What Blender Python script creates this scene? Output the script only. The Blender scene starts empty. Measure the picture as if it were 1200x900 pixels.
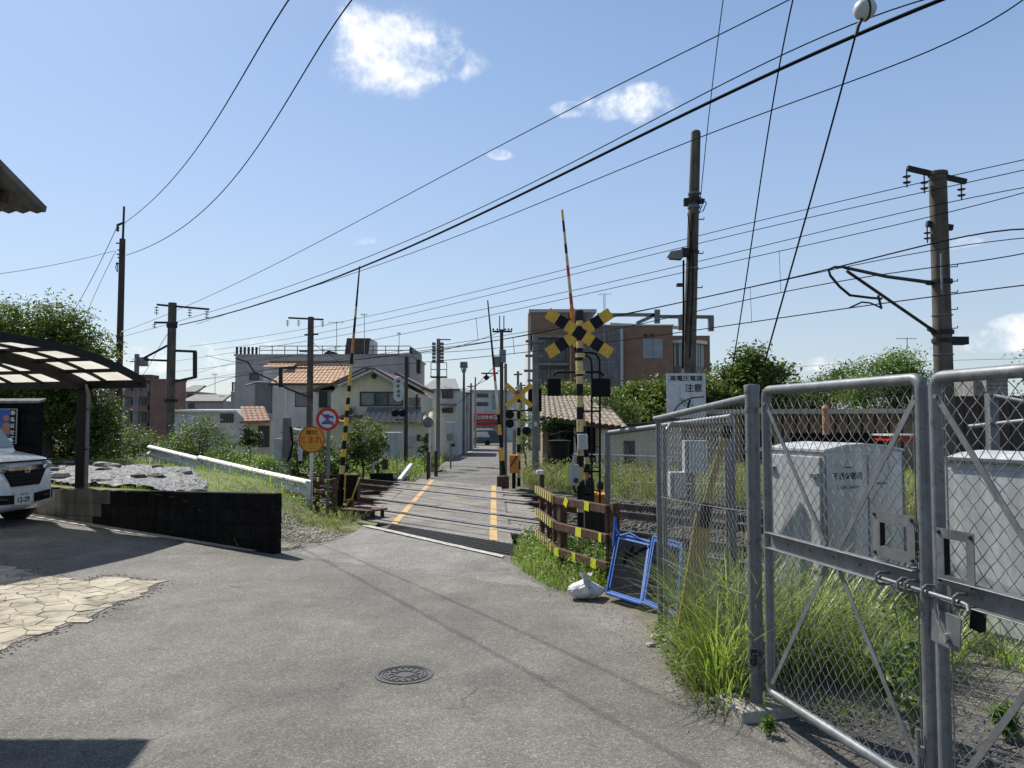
import bpy, math, random
import numpy as np
from mathutils import Vector, Matrix

C = bpy.context.scene.collection
SC = bpy.context.scene
R = random.Random(11)
rng = np.random.default_rng(11)
V = Vector

# ------------------------------------------------------------------ camera
PITCH = math.radians(2.864)
CAMZ = 1.6
cam_d = bpy.data.cameras.new('camera')
cam_d.lens = 27.0
cam_d.sensor_width = 36.0
cam_d.clip_start = 0.05
cam_d.clip_end = 9000
cam = bpy.data.objects.new('camera', cam_d)
C.objects.link(cam)
cam.location = (0, 0, CAMZ)
cam.rotation_euler = (math.radians(90) + PITCH, 0, 0)
SC.camera = cam
SC.render.resolution_x = 1024
SC.render.resolution_y = 768

# ------------------------------------------------------------------ world: daylight sky with small cumulus clouds
SUNV = V((-0.563, 0.619, 1.0)).normalized()          # towards the sun
world = bpy.data.worlds.new('World')
SC.world = world
world.use_nodes = True
wn = world.node_tree.nodes
wl = world.node_tree.links
wn.clear()


def nd(nodes, typ, **kw):
    n = nodes.new(typ)
    for k, v in kw.items():
        setattr(n, k, v)
    return n


def cam_dir(x, y):
    v = (450 - y) / 900
    return V(((x - 600) / 900, math.cos(PITCH) - v * math.sin(PITCH), math.sin(PITCH) + v * math.cos(PITCH)))


sky = nd(wn, 'ShaderNodeTexSky', sky_type='NISHITA')
sky.sun_disc = False
sky.sun_elevation = math.asin(SUNV.z)
sky.sun_rotation = math.atan2(SUNV.x, SUNV.y)
sky.altitude = 0
sky.air_density = 1.0
sky.dust_density = 0.7
sky.ozone_density = 3.2
tc = nd(wn, 'ShaderNodeTexCoord')
# (pixel centre of the cloud, half width, half height as angles, strength)
clouds = [((462, 62), 0.105, 0.055, 1.0), ((425, 35), 0.05, 0.035, .8), ((520, 75), 0.06, 0.03, .8),
          ((735, 125), 0.085, 0.026, .9), ((755, 112), 0.04, 0.02, .7), ((672, 128), 0.04, 0.014, .7), ((585, 181), 0.022, 0.009, .6),
          ((405, 280), 0.045, 0.01, .4), ((160, 420), 0.16, 0.02, .5), ((320, 420), 0.16, 0.03, .55),
          ((1010, 425), 0.12, 0.012, .5), ((1165, 400), 0.06, 0.016, .45), ((1190, 378), 0.03, 0.012, .45),
          ((1120, 285), 0.03, 0.008, .35), ((900, 455), 0.2, 0.012, .4), ((1330, 330), 0.1, 0.04, .8),
          ((-420, 250), 0.16, 0.05, .8), ((1500, 120), 0.15, 0.06, .8), ((-300, 60), 0.15, 0.06, .7)]
nz = nd(wn, 'ShaderNodeTexNoise')
nz.inputs['Scale'].default_value = 9
nz.inputs['Detail'].default_value = 9
nz.inputs['Roughness'].default_value = 0.62
nz.noise_dimensions = '3D'
wl.new(tc.outputs['Generated'], nz.inputs['Vector'])
nz2 = nd(wn, 'ShaderNodeTexNoise')
nz2.inputs['Scale'].default_value = 24
nz2.inputs['Detail'].default_value = 8
nz2.inputs['Roughness'].default_value = 0.6
wl.new(tc.outputs['Generated'], nz2.inputs['Vector'])
prev = None
for (px, hw, hh, st) in clouds:
    d = cam_dir(*px).normalized()
    r = d.cross(V((0, 0, 1))).normalized()
    u = r.cross(d)
    sub = nd(wn, 'ShaderNodeVectorMath', operation='SUBTRACT')
    wl.new(tc.outputs['Generated'], sub.inputs[0])
    sub.inputs[1].default_value = d
    parts = []
    for ax, h in ((r, hw), (u, hh), (d, 0.6)):
        dp = nd(wn, 'ShaderNodeVectorMath', operation='DOT_PRODUCT')
        wl.new(sub.outputs[0], dp.inputs[0])
        dp.inputs[1].default_value = ax / h
        parts.append(dp.outputs['Value'])
    cb = nd(wn, 'ShaderNodeCombineXYZ')
    for i, p in enumerate(parts):
        wl.new(p, cb.inputs[i])
    ln = nd(wn, 'ShaderNodeVectorMath', operation='LENGTH')
    wl.new(cb.outputs[0], ln.inputs[0])
    inv = nd(wn, 'ShaderNodeMath', operation='SUBTRACT')
    inv.inputs[0].default_value = 1.0
    wl.new(ln.outputs['Value'], inv.inputs[1])
    mul = nd(wn, 'ShaderNodeMath', operation='MULTIPLY')
    wl.new(inv.outputs[0], mul.inputs[0])
    mul.inputs[1].default_value = 0.9
    clp = nd(wn, 'ShaderNodeMath', operation='MINIMUM')
    wl.new(mul.outputs[0], clp.inputs[0])
    clp.inputs[1].default_value = 0.55 * st
    if prev is None:
        prev = clp.outputs[0]
    else:
        mx = nd(wn, 'ShaderNodeMath', operation='MAXIMUM')
        wl.new(prev, mx.inputs[0])
        wl.new(clp.outputs[0], mx.inputs[1])
        prev = mx.outputs[0]


def wmath(op, a, b):
    m = nd(wn, 'ShaderNodeMath', operation=op)
    for i, q in enumerate((a, b)):
        if isinstance(q, (int, float)):
            m.inputs[i].default_value = q
        else:
            wl.new(q, m.inputs[i])
    return m.outputs[0]


n1 = wmath('MULTIPLY', wmath('SUBTRACT', nz.outputs['Fac'], 0.5), 2.4)
n2 = wmath('MULTIPLY', wmath('SUBTRACT', nz2.outputs['Fac'], 0.5), 1.2)
dens = wmath('ADD', prev, wmath('ADD', n1, n2))
mr = nd(wn, 'ShaderNodeMapRange', interpolation_type='SMOOTHSTEP')
wl.new(dens, mr.inputs['Value'])
mr.inputs['From Min'].default_value = 0.12
mr.inputs['From Max'].default_value = 0.75
gate = nd(wn, 'ShaderNodeMapRange')
wl.new(prev, gate.inputs['Value'])
gate.inputs['From Min'].default_value = -0.05
gate.inputs['From Max'].default_value = 0.3
cm = wmath('MULTIPLY', wmath('MULTIPLY', mr.outputs[0], gate.outputs[0]), 0.9)
# a thin pale veil over the whole sky, thicker towards the horizon
sepz = nd(wn, 'ShaderNodeSeparateXYZ')
wl.new(tc.outputs['Generated'], sepz.inputs[0])
veil = nd(wn, 'ShaderNodeMapRange', interpolation_type='SMOOTHSTEP')
wl.new(sepz.outputs['Z'], veil.inputs['Value'])
veil.inputs['From Min'].default_value = -0.02
veil.inputs['From Max'].default_value = 1.0
veil.inputs['To Min'].default_value = 0.5
veil.inputs['To Max'].default_value = 0.0
mv = nd(wn, 'ShaderNodeMix', data_type='RGBA')
wl.new(veil.outputs[0], mv.inputs['Factor'])
wl.new(sky.outputs[0], mv.inputs[6])
vr = nd(wn, 'ShaderNodeValToRGB')
vr.color_ramp.elements[0].position = 0.06
vr.color_ramp.elements[0].color = (0.7, 0.79, 0.88, 1)
vr.color_ramp.elements[1].position = 0.42
vr.color_ramp.elements[1].color = (0.5, 0.76, 1.22, 1)
wl.new(sepz.outputs['Z'], vr.inputs[0])
vs_ = nd(wn, 'ShaderNodeVectorMath', operation='SCALE')
vs_.inputs['Scale'].default_value = 10.4
wl.new(vr.outputs[0], vs_.inputs[0])
wl.new(vs_.outputs[0], mv.inputs[7])
mc = nd(wn, 'ShaderNodeMix', data_type='RGBA')
wl.new(cm, mc.inputs['Factor'])
wl.new(mv.outputs[2], mc.inputs[6])
cr_ = nd(wn, 'ShaderNodeValToRGB')
cr_.color_ramp.elements[0].position = 0.4
cr_.color_ramp.elements[0].color = (0.76, 0.81, 0.9, 1)
cr_.color_ramp.elements[1].position = 0.56
cr_.color_ramp.elements[1].color = (1.0, 1.0, 1.0, 1)
wl.new(nz2.outputs['Fac'], cr_.inputs[0])
cs_ = nd(wn, 'ShaderNodeVectorMath', operation='SCALE')
cs_.inputs['Scale'].default_value = 11.6
wl.new(cr_.outputs[0], cs_.inputs[0])
wl.new(cs_.outputs[0], mc.inputs[7])
bg = nd(wn, 'ShaderNodeBackground')
wl.new(mc.outputs[2], bg.inputs['Color'])
bg.inputs['Strength'].default_value = 0.08
wo = nd(wn, 'ShaderNodeOutputWorld')
wl.new(bg.outputs[0], wo.inputs['Surface'])

sun_d = bpy.data.lights.new('sun', 'SUN')
sun_d.energy = 5.0
sun_d.angle = math.radians(0.53)
sun_d.color = (1.0, 0.955, 0.88)
sun = bpy.data.objects.new('sun', sun_d)
C.objects.link(sun)
sun.location = (-20, 20, 40)
sun.rotation_euler = SUNV.to_track_quat('Z', 'Y').to_euler()

SC.view_settings.view_transform = 'Standard'
SC.view_settings.look = 'None'
SC.view_settings.exposure = 0.36
SC.view_settings.gamma = 1.0


# ------------------------------------------------------------------ geometry helpers
def P(x, y, Y):
    """point of the place seen at photo pixel (x, y) when it stands Y metres ahead"""
    d = cam_dir(x, y)
    t = Y / d.y
    return V((d.x * t, Y, CAMZ + d.z * t))


def G(x, y, z=0.0):
    d = cam_dir(x, y)
    t = (z - CAMZ) / d.z
    return V((d.x * t, d.y * t, z))


def wloc(o):
    l = V((0, 0, 0))
    while o is not None:
        l += o.location
        o = o.parent
    return l


def tag(o, label=None, cat=None, group=None, kind=None):
    if label:
        o['label'] = label
    if cat:
        o['category'] = cat
    if group:
        o['group'] = group
    if kind:
        o['kind'] = kind
    return o


def empty(name, loc, label=None, cat=None, group=None):
    o = bpy.data.objects.new(name, None)
    C.objects.link(o)
    o.location = V(loc)
    o.empty_display_size = 0.2
    return tag(o, label, cat, group)


def place(o, parent):
    if parent is not None:
        o.parent = parent
    C.objects.link(o)
    return o


def copy_tree(o, loc=None, parent=None):
    c = o.copy()
    C.objects.link(c)
    c.parent = parent
    for ch in o.children:
        copy_tree(ch, None, c)
    if loc is not None:
        c.location = V(loc)
    return c


class MB:
    def __init__(s):
        s.v = []
        s.f = []
        s.m = []

    def add(s, vs, fs, m=0):
        b = len(s.v)
        s.v += [tuple(p) for p in vs]
        for f in fs:
            s.f.append(tuple(b + i for i in f))
            s.m.append(m)
        return s

    def box(s, c, size, M=None, m=0):
        hx, hy, hz = size[0] / 2, size[1] / 2, size[2] / 2
        vs = [V((x, y, z)) for x in (-hx, hx) for y in (-hy, hy) for z in (-hz, hz)]
        if M is not None:
            vs = [M @ p for p in vs]
        c = V(c)
        vs = [p + c for p in vs]
        return s.add(vs, [(0, 1, 3, 2), (4, 6, 7, 5), (0, 4, 5, 1), (2, 3, 7, 6), (0, 2, 6, 4), (1, 5, 7, 3)], m)

    def bb(s, a, b, m=0):
        a, b = V(a), V(b)
        return s.box((a + b) / 2, [abs(q) for q in (b - a)], None, m)

    def bar(s, p0, p1, w, h, up=(0, 0, 1), m=0):
        p0, p1 = V(p0), V(p1)
        d = (p1 - p0)
        L = d.length
        d.normalize()
        up = V(up)
        r = d.cross(up)
        if r.length < 1e-4:
            r = d.cross(V((0, 1, 0)))
        r.normalize()
        u = r.cross(d)
        M = Matrix((r, d, u)).transposed()
        return s.box((p0 + p1) / 2, (w, L, h), M, m)

    def cyl(s, p0, p1, r0, r1=None, n=12, caps=True, m=0):
        if r1 is None:
            r1 = r0
        p0, p1 = V(p0), V(p1)
        d = (p1 - p0).normalized()
        a = d.cross(V((0, 0, 1)))
        if a.length < 1e-3:
            a = V((1, 0, 0))
        a.normalize()
        b = d.cross(a)
        vs = []
        for k in range(n):
            t = 2 * math.pi * k / n
            o = a * math.cos(t) + b * math.sin(t)
            vs.append(p0 + o * r0)
            vs.append(p1 + o * r1)
        fs = [(2 * k, 2 * k + 1, (2 * k + 3) % (2 * n), (2 * k + 2) % (2 * n)) for k in range(n)]
        if caps:
            fs.append(tuple(2 * k for k in range(n)))
            fs.append(tuple(2 * k + 1 for k in reversed(range(n))))
        return s.add(vs, fs, m)

    def tube(s, pts, r, n=8, m=0, closed=False, caps=True):
        pts = [V(p) for p in pts]
        N = len(pts)
        rs = r if isinstance(r, (list, tuple)) else [r] * N
        vs = []
        prev = None
        for i in range(N):
            if closed:
                d = pts[(i + 1) % N] - pts[i - 1]
            else:
                d = pts[min(i + 1, N - 1)] - pts[max(i - 1, 0)]
            d.normalize()
            if prev is None:
                a = d.cross(V((0, 0, 1)))
                if a.length < 1e-2:
                    a = d.cross(V((0, 1, 0)))
            else:
                a = prev - d * prev.dot(d)
            a.normalize()
            prev = a
            b = d.cross(a)
            for k in range(n):
                t = 2 * math.pi * k / n
                vs.append(pts[i] + (a * math.cos(t) + b * math.sin(t)) * rs[i])
        fs = []
        for i in range(N if closed else N - 1):
            j = (i + 1) % N
            for k in range(n):
                k2 = (k + 1) % n
                fs.append((i * n + k, j * n + k, j * n + k2, i * n + k2))
        if not closed and caps:
            fs.append(tuple(range(n)))
            fs.append(tuple((N - 1) * n + k for k in reversed(range(n))))
        return s.add(vs, fs, m)

    def prism(s, poly, ext, m=0):
        poly = [V(p) for p in poly]
        ext = V(ext)
        n = len(poly)
        vs = poly + [p + ext for p in poly]
        fs = [tuple(range(n)), tuple(n + k for k in reversed(range(n)))]
        fs += [(k, n + k, n + (k + 1) % n, (k + 1) % n) for k in range(n)]
        return s.add(vs, fs, m)

    def lathe(s, c, prof, n=16, ax=(0, 0, 1), m=0):
        c = V(c)
        d = V(ax).normalized()
        a = d.cross(V((0, 0, 1)))
        if a.length < 1e-3:
            a = V((1, 0, 0))
        a.normalize()
        b = d.cross(a)
        vs = []
        for (r, z) in prof:
            for k in range(n):
                t = 2 * math.pi * k / n
                vs.append(c + d * z + (a * math.cos(t) + b * math.sin(t)) * max(r, 1e-4))
        fs = []
        for i in range(len(prof) - 1):
            for k in range(n):
                k2 = (k + 1) % n
                fs.append((i * n + k, i * n + k2, (i + 1) * n + k2, (i + 1) * n + k))
        fs.append(tuple(range(n)))
        fs.append(tuple((len(prof) - 1) * n + k for k in range(n)))
        return s.add(vs, fs, m)

    def sphere(s, c, r, n=10, m=0, sz=1.0):
        prof = [(r * math.sin(math.pi * i / n), -r * sz * math.cos(math.pi * i / n)) for i in range(n + 1)]
        return s.lathe(c, prof, max(8, n), m=m)

    def build(s, name, mats, parent=None, smooth=False, bevel=0.0, kind=None, label=None, seg=2):
        me = bpy.data.meshes.new(name)
        off = wloc(parent) if parent is not None else V((0, 0, 0))
        if parent is None and s.v:
            xs, ys, zs = zip(*s.v)
            off = V(((min(xs) + max(xs)) / 2, (min(ys) + max(ys)) / 2, min(zs)))
        me.from_pydata([(p[0] - off.x, p[1] - off.y, p[2] - off.z) for p in s.v], [], s.f)
        if not isinstance(mats, (list, tuple)):
            mats = [mats]
        for q in mats:
            me.materials.append(q)
        if len(mats) > 1:
            me.polygons.foreach_set('material_index', s.m)
        import bmesh
        bm = bmesh.new()
        bm.from_mesh(me)
        bmesh.ops.recalc_face_normals(bm, faces=bm.faces)
        bm.to_mesh(me)
        bm.free()
        if smooth:
            me.polygons.foreach_set('use_smooth', [True] * len(me.polygons))
            try:
                me.set_sharp_from_angle(angle=math.radians(40))
            except Exception:
                pass
        o = bpy.data.objects.new(name, me)
        if parent is None:
            o.location = off
        place(o, parent)
        if bevel:
            bv = o.modifiers.new('bevel', 'BEVEL')
            bv.width = bevel
            bv.segments = seg
            bv.limit_method = 'ANGLE'
        if kind:
            o['kind'] = kind
        if label:
            o['label'] = label
        return o


def raw(name, vs, fs, mat, parent=None, kind=None, smooth=False, fmat=None):
    """numpy mesh: vs (N,3), fs (M,k) all the same k"""
    me = bpy.data.meshes.new(name)
    off = np.array(wloc(parent)) if parent is not None else np.zeros(3)
    vs = np.asarray(vs, dtype=np.float32) - off.astype(np.float32)
    fs = np.asarray(fs, dtype=np.int32)
    M_, k = fs.shape
    me.vertices.add(len(vs))
    me.vertices.foreach_set('co', vs.ravel())
    me.loops.add(M_ * k)
    me.loops.foreach_set('vertex_index', fs.ravel())
    me.polygons.add(M_)
    me.polygons.foreach_set('loop_start', np.arange(0, M_ * k, k, dtype=np.int32))
    me.polygons.foreach_set('loop_total', np.full(M_, k, dtype=np.int32))
    for q in (mat if isinstance(mat, (list, tuple)) else [mat]):
        me.materials.append(q)
    if fmat is not None:
        me.polygons.foreach_set('material_index', np.asarray(fmat, dtype=np.int32))
    if smooth:
        me.polygons.foreach_set('use_smooth', np.ones(M_, dtype=bool))
    me.update(calc_edges=True)
    o = bpy.data.objects.new(name, me)
    place(o, parent)
    if kind:
        o['kind'] = kind
    return o


def text(body, c, right, up, height, mat, parent, name='lettering', width=None, off=0.004, bold=0.0):
    right, up = V(right).normalized(), V(up).normalized()
    nrm = right.cross(up)
    cu = bpy.data.curves.new('t', 'FONT')
    cu.body = body
    cu.size = 1
    cu.offset = bold
    cu.resolution_u = 2
    o = bpy.data.objects.new('t', cu)
    C.objects.link(o)
    dg = bpy.context.evaluated_depsgraph_get()
    me = bpy.data.meshes.new_from_object(o.evaluated_get(dg))
    bpy.data.objects.remove(o)
    vs = [v.co.copy() for v in me.vertices]
    fs = [tuple(p.vertices) for p in me.polygons]
    x0, x1 = min(v.x for v in vs), max(v.x for v in vs)
    y0, y1 = min(v.y for v in vs), max(v.y for v in vs)
    s = height / (y1 - y0)
    sx = s if width is None else width / (x1 - x0)
    c = V(c)
    mb = MB()
    mb.add([c + right * ((v.x - (x0 + x1) / 2) * sx) + up * ((v.y - (y0 + y1) / 2) * s) + nrm * off for v in vs], fs)
    return mb.build(name, mat, parent)


# ------------------------------------------------------------------ materials
def mk(name):
    m = bpy.data.materials.new(name)
    m.use_nodes = True
    n, l = m.node_tree.nodes, m.node_tree.links
    b = n['Principled BSDF']
    return m, n, l, b


def noise(n, l, vec, scale, detail=4, rough=0.55):
    t = n.new('ShaderNodeTexNoise')
    t.inputs['Scale'].default_value = scale
    t.inputs['Detail'].default_value = detail
    t.inputs['Roughness'].default_value = rough
    l.new(vec, t.inputs['Vector'])
    return t.outputs['Fac']


def ramp(n, l, fac, stops):
    r = n.new('ShaderNodeValToRGB')
    e = r.color_ramp.elements
    while len(e) < len(stops):
        e.new(0.5)
    for q, (p, c) in zip(e, stops):
        q.position = p
        if isinstance(c, (int, float)):
            c = (c, c, c)
        q.color = (*c[:3], 1)
    l.new(fac, r.inputs[0])
    return r.outputs[0]


def mixc(n, l, fac, a, b, mode='MIX'):
    m = n.new('ShaderNodeMix')
    m.data_type = 'RGBA'
    m.blend_type = mode
    for i, q in ((0, fac), (6, a), (7, b)):
        if isinstance(q, (int, float)):
            m.inputs[i].default_value = q
        elif isinstance(q, tuple):
            m.inputs[i].default_value = (*q[:3], 1)
        else:
            l.new(q, m.inputs[i])
    return m.outputs[2]


def fmath(n, l, op, a, b=0.0):
    m = n.new('ShaderNodeMath')
    m.operation = op
    for i, q in enumerate((a, b)):
        if isinstance(q, (int, float)):
            m.inputs[i].default_value = q
        else:
            l.new(q, m.inputs[i])
    return m.outputs[0]


def bumpn(n, l, h, strength, dist, b):
    q = n.new('ShaderNodeBump')
    q.inputs['Strength'].default_value = strength
    q.inputs['Distance'].default_value = dist
    l.new(h, q.inputs['Height'])
    l.new(q.outputs[0], b.inputs['Normal'])
    return q


def mat(name, c1, c2=None, rough=0.65, metal=0.0, scale=6, lo=0.35, hi=0.65, bump=0.0, bscale=60, bdist=0.01, rand=0.0,
        streak=0.0, coat=0.0, grime=None, spec=None):
    m, n, l, b = mk(name)
    g = n.new('ShaderNodeNewGeometry')
    pos = g.outputs['Position']
    c2 = c2 or tuple(q * 0.82 for q in c1)
    f = noise(n, l, pos, scale, 6)
    col = ramp(n, l, f, [(lo, c1), (hi, c2)])
    f2 = noise(n, l, pos, scale * 9, 4)
    col = mixc(n, l, 0.25, col, ramp(n, l, f2, [(0.35, 0.75), (0.65, 1.15)]), 'MULTIPLY')
    if streak:
        mp = n.new('ShaderNodeMapping')
        mp.inputs['Scale'].default_value = (9, 9, 0.7)
        l.new(pos, mp.inputs['Vector'])
        f3 = noise(n, l, mp.outputs[0], 1.0, 5)
        col = mixc(n, l, streak, col, ramp(n, l, f3, [(0.38, 0.45), (0.6, 1.05)]), 'MULTIPLY')
    if grime:
        f4 = noise(n, l, pos, scale * 2.3, 7, 0.65)
        col = mixc(n, l, ramp(n, l, f4, [(0.52, 0.0), (0.68, 1.0)]), col, grime)
    if rand:
        oi = n.new('ShaderNodeObjectInfo')
        rr = fmath(n, l, 'ADD', fmath(n, l, 'MULTIPLY', oi.outputs['Random'], rand * 2), 1 - rand)
        hs = n.new('ShaderNodeHueSaturation')
        l.new(rr, hs.inputs['Value'])
        l.new(col, hs.inputs['Color'])
        col = hs.outputs[0]
    l.new(col, b.inputs['Base Color'])
    rr = ramp(n, l, f2, [(0.3, max(rough - 0.08, 0.03)), (0.7, min(rough + 0.1, 1))])
    l.new(rr, b.inputs['Roughness'])
    b.inputs['Metallic'].default_value = metal
    if coat:
        b.inputs['Coat Weight'].default_value = coat
    if spec is not None:
        b.inputs['Specular IOR Level'].default_value = spec
    if bump:
        bumpn(n, l, noise(n, l, pos, bscale, 5), bump, bdist, b)
    return m


def leafmat(name, cols, trans=0.35, rough=0.5, scale=2.0):
    m, n, l, b = mk(name)
    g = n.new('ShaderNodeNewGeometry')
    f = g.outputs['Random Per Island']
    col = ramp(n, l, f, [(i / (len(cols) - 1), c) for i, c in enumerate(cols)])
    f2 = noise(n, l, g.outputs['Position'], scale, 3)
    col = mixc(n, l, 0.5, col, ramp(n, l, f2, [(0.3, 0.7), (0.7, 1.25)]), 'MULTIPLY')
    l.new(col, b.inputs['Base Color'])
    b.inputs['Roughness'].default_value = rough
    b.inputs['Specular IOR Level'].default_value = 0.35
    tr = n.new('ShaderNodeBsdfTranslucent')
    tcl = mixc(n, l, 1.0, col, (1.2, 1.3, 0.6), 'MULTIPLY')
    l.new(tcl, tr.inputs['Color'])
    ms = n.new('ShaderNodeMixShader')
    ms.inputs[0].default_value = trans
    l.new(b.outputs[0], ms.inputs[1])
    l.new(tr.outputs[0], ms.inputs[2])
    l.new(ms.outputs[0], n['Material Output'].inputs['Surface'])
    return m


def asphalt(name, base, dark, lightc, patch_scale=0.45, agg=85.0, extra=None):
    m, n, l, b = mk(name)
    g = n.new('ShaderNodeNewGeometry')
    pos = g.outputs['Position']
    big = noise(n, l, pos, patch_scale, 5, 0.6)
    col = ramp(n, l, big, [(0.32, dark), (0.5, base), (0.7, lightc)])
    mid = noise(n, l, pos, 4.0, 6, 0.65)
    col = mixc(n, l, 0.35, col, ramp(n, l, mid, [(0.35, 0.72), (0.68, 1.2)]), 'MULTIPLY')
    vo = n.new('ShaderNodeTexVoronoi')
    vo.inputs['Scale'].default_value = agg
    l.new(pos, vo.inputs['Vector'])
    sp = n.new('ShaderNodeSeparateColor')
    l.new(vo.outputs['Color'], sp.inputs[0])
    col = mixc(n, l, 0.85, col, ramp(n, l, sp.outputs[0], [(0.0, 0.55), (0.55, 0.95), (0.86, 1.15), (0.97, 1.9)]), 'MULTIPLY')
    vo2 = n.new('ShaderNodeTexVoronoi')
    vo2.inputs['Scale'].default_value = agg * 0.37
    l.new(pos, vo2.inputs['Vector'])
    sp2 = n.new('ShaderNodeSeparateColor')
    l.new(vo2.outputs['Color'], sp2.inputs[0])
    col = mixc(n, l, 0.5, col, ramp(n, l, sp2.outputs[1], [(0.0, 0.8), (0.8, 1.03), (0.98, 1.45)]), 'MULTIPLY')
    st = noise(n, l, pos, 1.3, 7, 0.7)
    col = mixc(n, l, ramp(n, l, st, [(0.56, 0.0), (0.68, 0.32)]), col, tuple(q * 0.6 for q in dark))
    st2 = noise(n, l, pos, 0.9, 8, 0.72)
    col = mixc(n, l, ramp(n, l, st2, [(0.5, 0.0), (0.68, 0.24)]), col, tuple(min(q * 1.45, 1) for q in lightc))
    mps = n.new('ShaderNodeMapping')
    mps.inputs['Scale'].default_value = (2.6, 0.22, 1)
    mps.inputs['Rotation'].default_value = (0, 0, 0.1)
    l.new(pos, mps.inputs['Vector'])
    stp = noise(n, l, mps.outputs[0], 1.0, 5)
    col = mixc(n, l, 0.4, col, ramp(n, l, stp, [(0.38, 0.86), (0.62, 1.1)]), 'MULTIPLY')
    # hairline cracks
    vc = n.new('ShaderNodeTexVoronoi')
    vc.feature = 'DISTANCE_TO_EDGE'
    vc.inputs['Scale'].default_value = 0.55
    wp = n.new('ShaderNodeVectorMath')
    wp.operation = 'ADD'
    nzv = n.new('ShaderNodeTexNoise')
    nzv.inputs['Scale'].default_value = 2.5
    nzv.inputs['Detail'].default_value = 6
    l.new(pos, nzv.inputs['Vector'])
    l.new(pos, wp.inputs[0])
    l.new(nzv.outputs['Color'], wp.inputs[1])
    l.new(wp.outputs[0], vc.inputs['Vector'])
    crk = ramp(n, l, vc.outputs['Distance'], [(0.0, 1.0), (0.009, 0.0)])
    gatef = ramp(n, l, noise(n, l, pos, 0.8, 3), [(0.48, 0.0), (0.6, 0.5)])
    cf = fmath(n, l, 'MULTIPLY', crk, gatef)
    col = mixc(n, l, cf, col, (0.02, 0.02, 0.019))
    l.new(col, b.inputs['Base Color'])
    b.inputs['Roughness'].default_value = 0.85
    b.inputs['Specular IOR Level'].default_value = 0.35
    h = fmath(n, l, 'SUBTRACT', fmath(n, l, 'ADD', vo.outputs['Distance'], fmath(n, l, 'MULTIPLY', mid, 0.6)), fmath(n, l, 'MULTIPLY', cf, 1.5))
    bumpn(n, l, h, 0.75, 0.008, b)
    return m


MT = {}
MT['yard'] = asphalt('yard asphalt', (0.185, 0.175, 0.155), (0.13, 0.123, 0.11), (0.225, 0.213, 0.19), 0.45, 150)
MT['yard_dark'] = asphalt('dark gravelly asphalt', (0.085, 0.082, 0.078), (0.06, 0.058, 0.055), (0.13, 0.12, 0.105), 1.1, 60)
MT['road'] = asphalt('lane asphalt', (0.16, 0.153, 0.14), (0.12, 0.115, 0.105), (0.2, 0.19, 0.175), 0.8, 110)
MT['deckas'] = asphalt('crossing asphalt', (0.215, 0.2, 0.175), (0.155, 0.145, 0.125), (0.29, 0.265, 0.225), 1.2, 110)
MT['apron'] = asphalt('apron asphalt', (0.23, 0.22, 0.2), (0.18, 0.172, 0.155), (0.26, 0.25, 0.225), 1.0, 130)
MT['yard_dark2'] = asphalt('darker asphalt', (0.15, 0.142, 0.128), (0.1, 0.095, 0.086), (0.2, 0.19, 0.17), 1.5, 90)
MT['creambed'] = mat('cream mortar dust', (0.34, 0.3, 0.225), (0.2, 0.175, 0.135), 0.95, scale=6, grime=(0.12, 0.11, 0.09))
MT['dirt'] = mat('dry dirt', (0.2, 0.165, 0.12), (0.1, 0.085, 0.06), 0.95, scale=3.5, bump=0.8, bscale=40, bdist=0.02, grime=(0.08, 0.075, 0.04))
MT['soil'] = mat('weedy soil', (0.11, 0.1, 0.06), (0.055, 0.065, 0.03), 0.95, scale=1.2, bump=0.8, bscale=25, bdist=0.03, grime=(0.16, 0.14, 0.085))
MT['gravelbed'] = mat('ballast bed', (0.1, 0.085, 0.07), (0.05, 0.042, 0.036), 0.95, scale=9, bump=0.9, bscale=45, bdist=0.03)
MT['stone'] = mat('ballast stone', (0.2, 0.175, 0.15), (0.1, 0.085, 0.075), 0.9, scale=11)
MT['palestone'] = mat('pale gravel', (0.4, 0.37, 0.32), (0.22, 0.2, 0.17), 0.9, scale=13)
MT['cream'] = mat('cracked cream concrete', (0.46, 0.41, 0.31), (0.3, 0.265, 0.2), 0.9, scale=3, bump=0.5, bscale=60, bdist=0.008, grime=(0.16, 0.14, 0.11), rand=0.12)
MT['conc'] = mat('grey concrete', (0.3, 0.29, 0.27), (0.2, 0.195, 0.18), 0.9, scale=3, bump=0.3, bscale=70, bdist=0.004, streak=0.5)
MT['conc_lt'] = mat('pale concrete', (0.45, 0.43, 0.38), (0.3, 0.28, 0.24), 0.9, scale=5, bump=0.4, bscale=60, grime=(0.18, 0.16, 0.13))
MT['polec'] = mat('weathered pole concrete', (0.15, 0.132, 0.108), (0.09, 0.08, 0.066), 0.9, scale=3, streak=0.6, bump=0.2, bscale=60, bdist=0.004, spec=0.2)
MT['polec_lt'] = mat('grey pole concrete', (0.24, 0.23, 0.21), (0.16, 0.153, 0.14), 0.9, scale=3, streak=0.5)
MT['poled'] = mat('dark brown pole', (0.085, 0.06, 0.05), (0.05, 0.037, 0.031), 0.85, scale=3, streak=0.6)
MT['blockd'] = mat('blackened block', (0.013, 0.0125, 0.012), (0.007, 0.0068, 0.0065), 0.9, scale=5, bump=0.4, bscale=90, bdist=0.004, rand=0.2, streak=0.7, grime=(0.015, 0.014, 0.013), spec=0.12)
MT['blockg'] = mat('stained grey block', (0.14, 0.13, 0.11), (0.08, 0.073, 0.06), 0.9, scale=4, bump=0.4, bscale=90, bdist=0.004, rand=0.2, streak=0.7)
MT['mortar'] = mat('mortar', (0.01, 0.0095, 0.009), rough=0.95, scale=5, spec=0.1)
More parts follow.
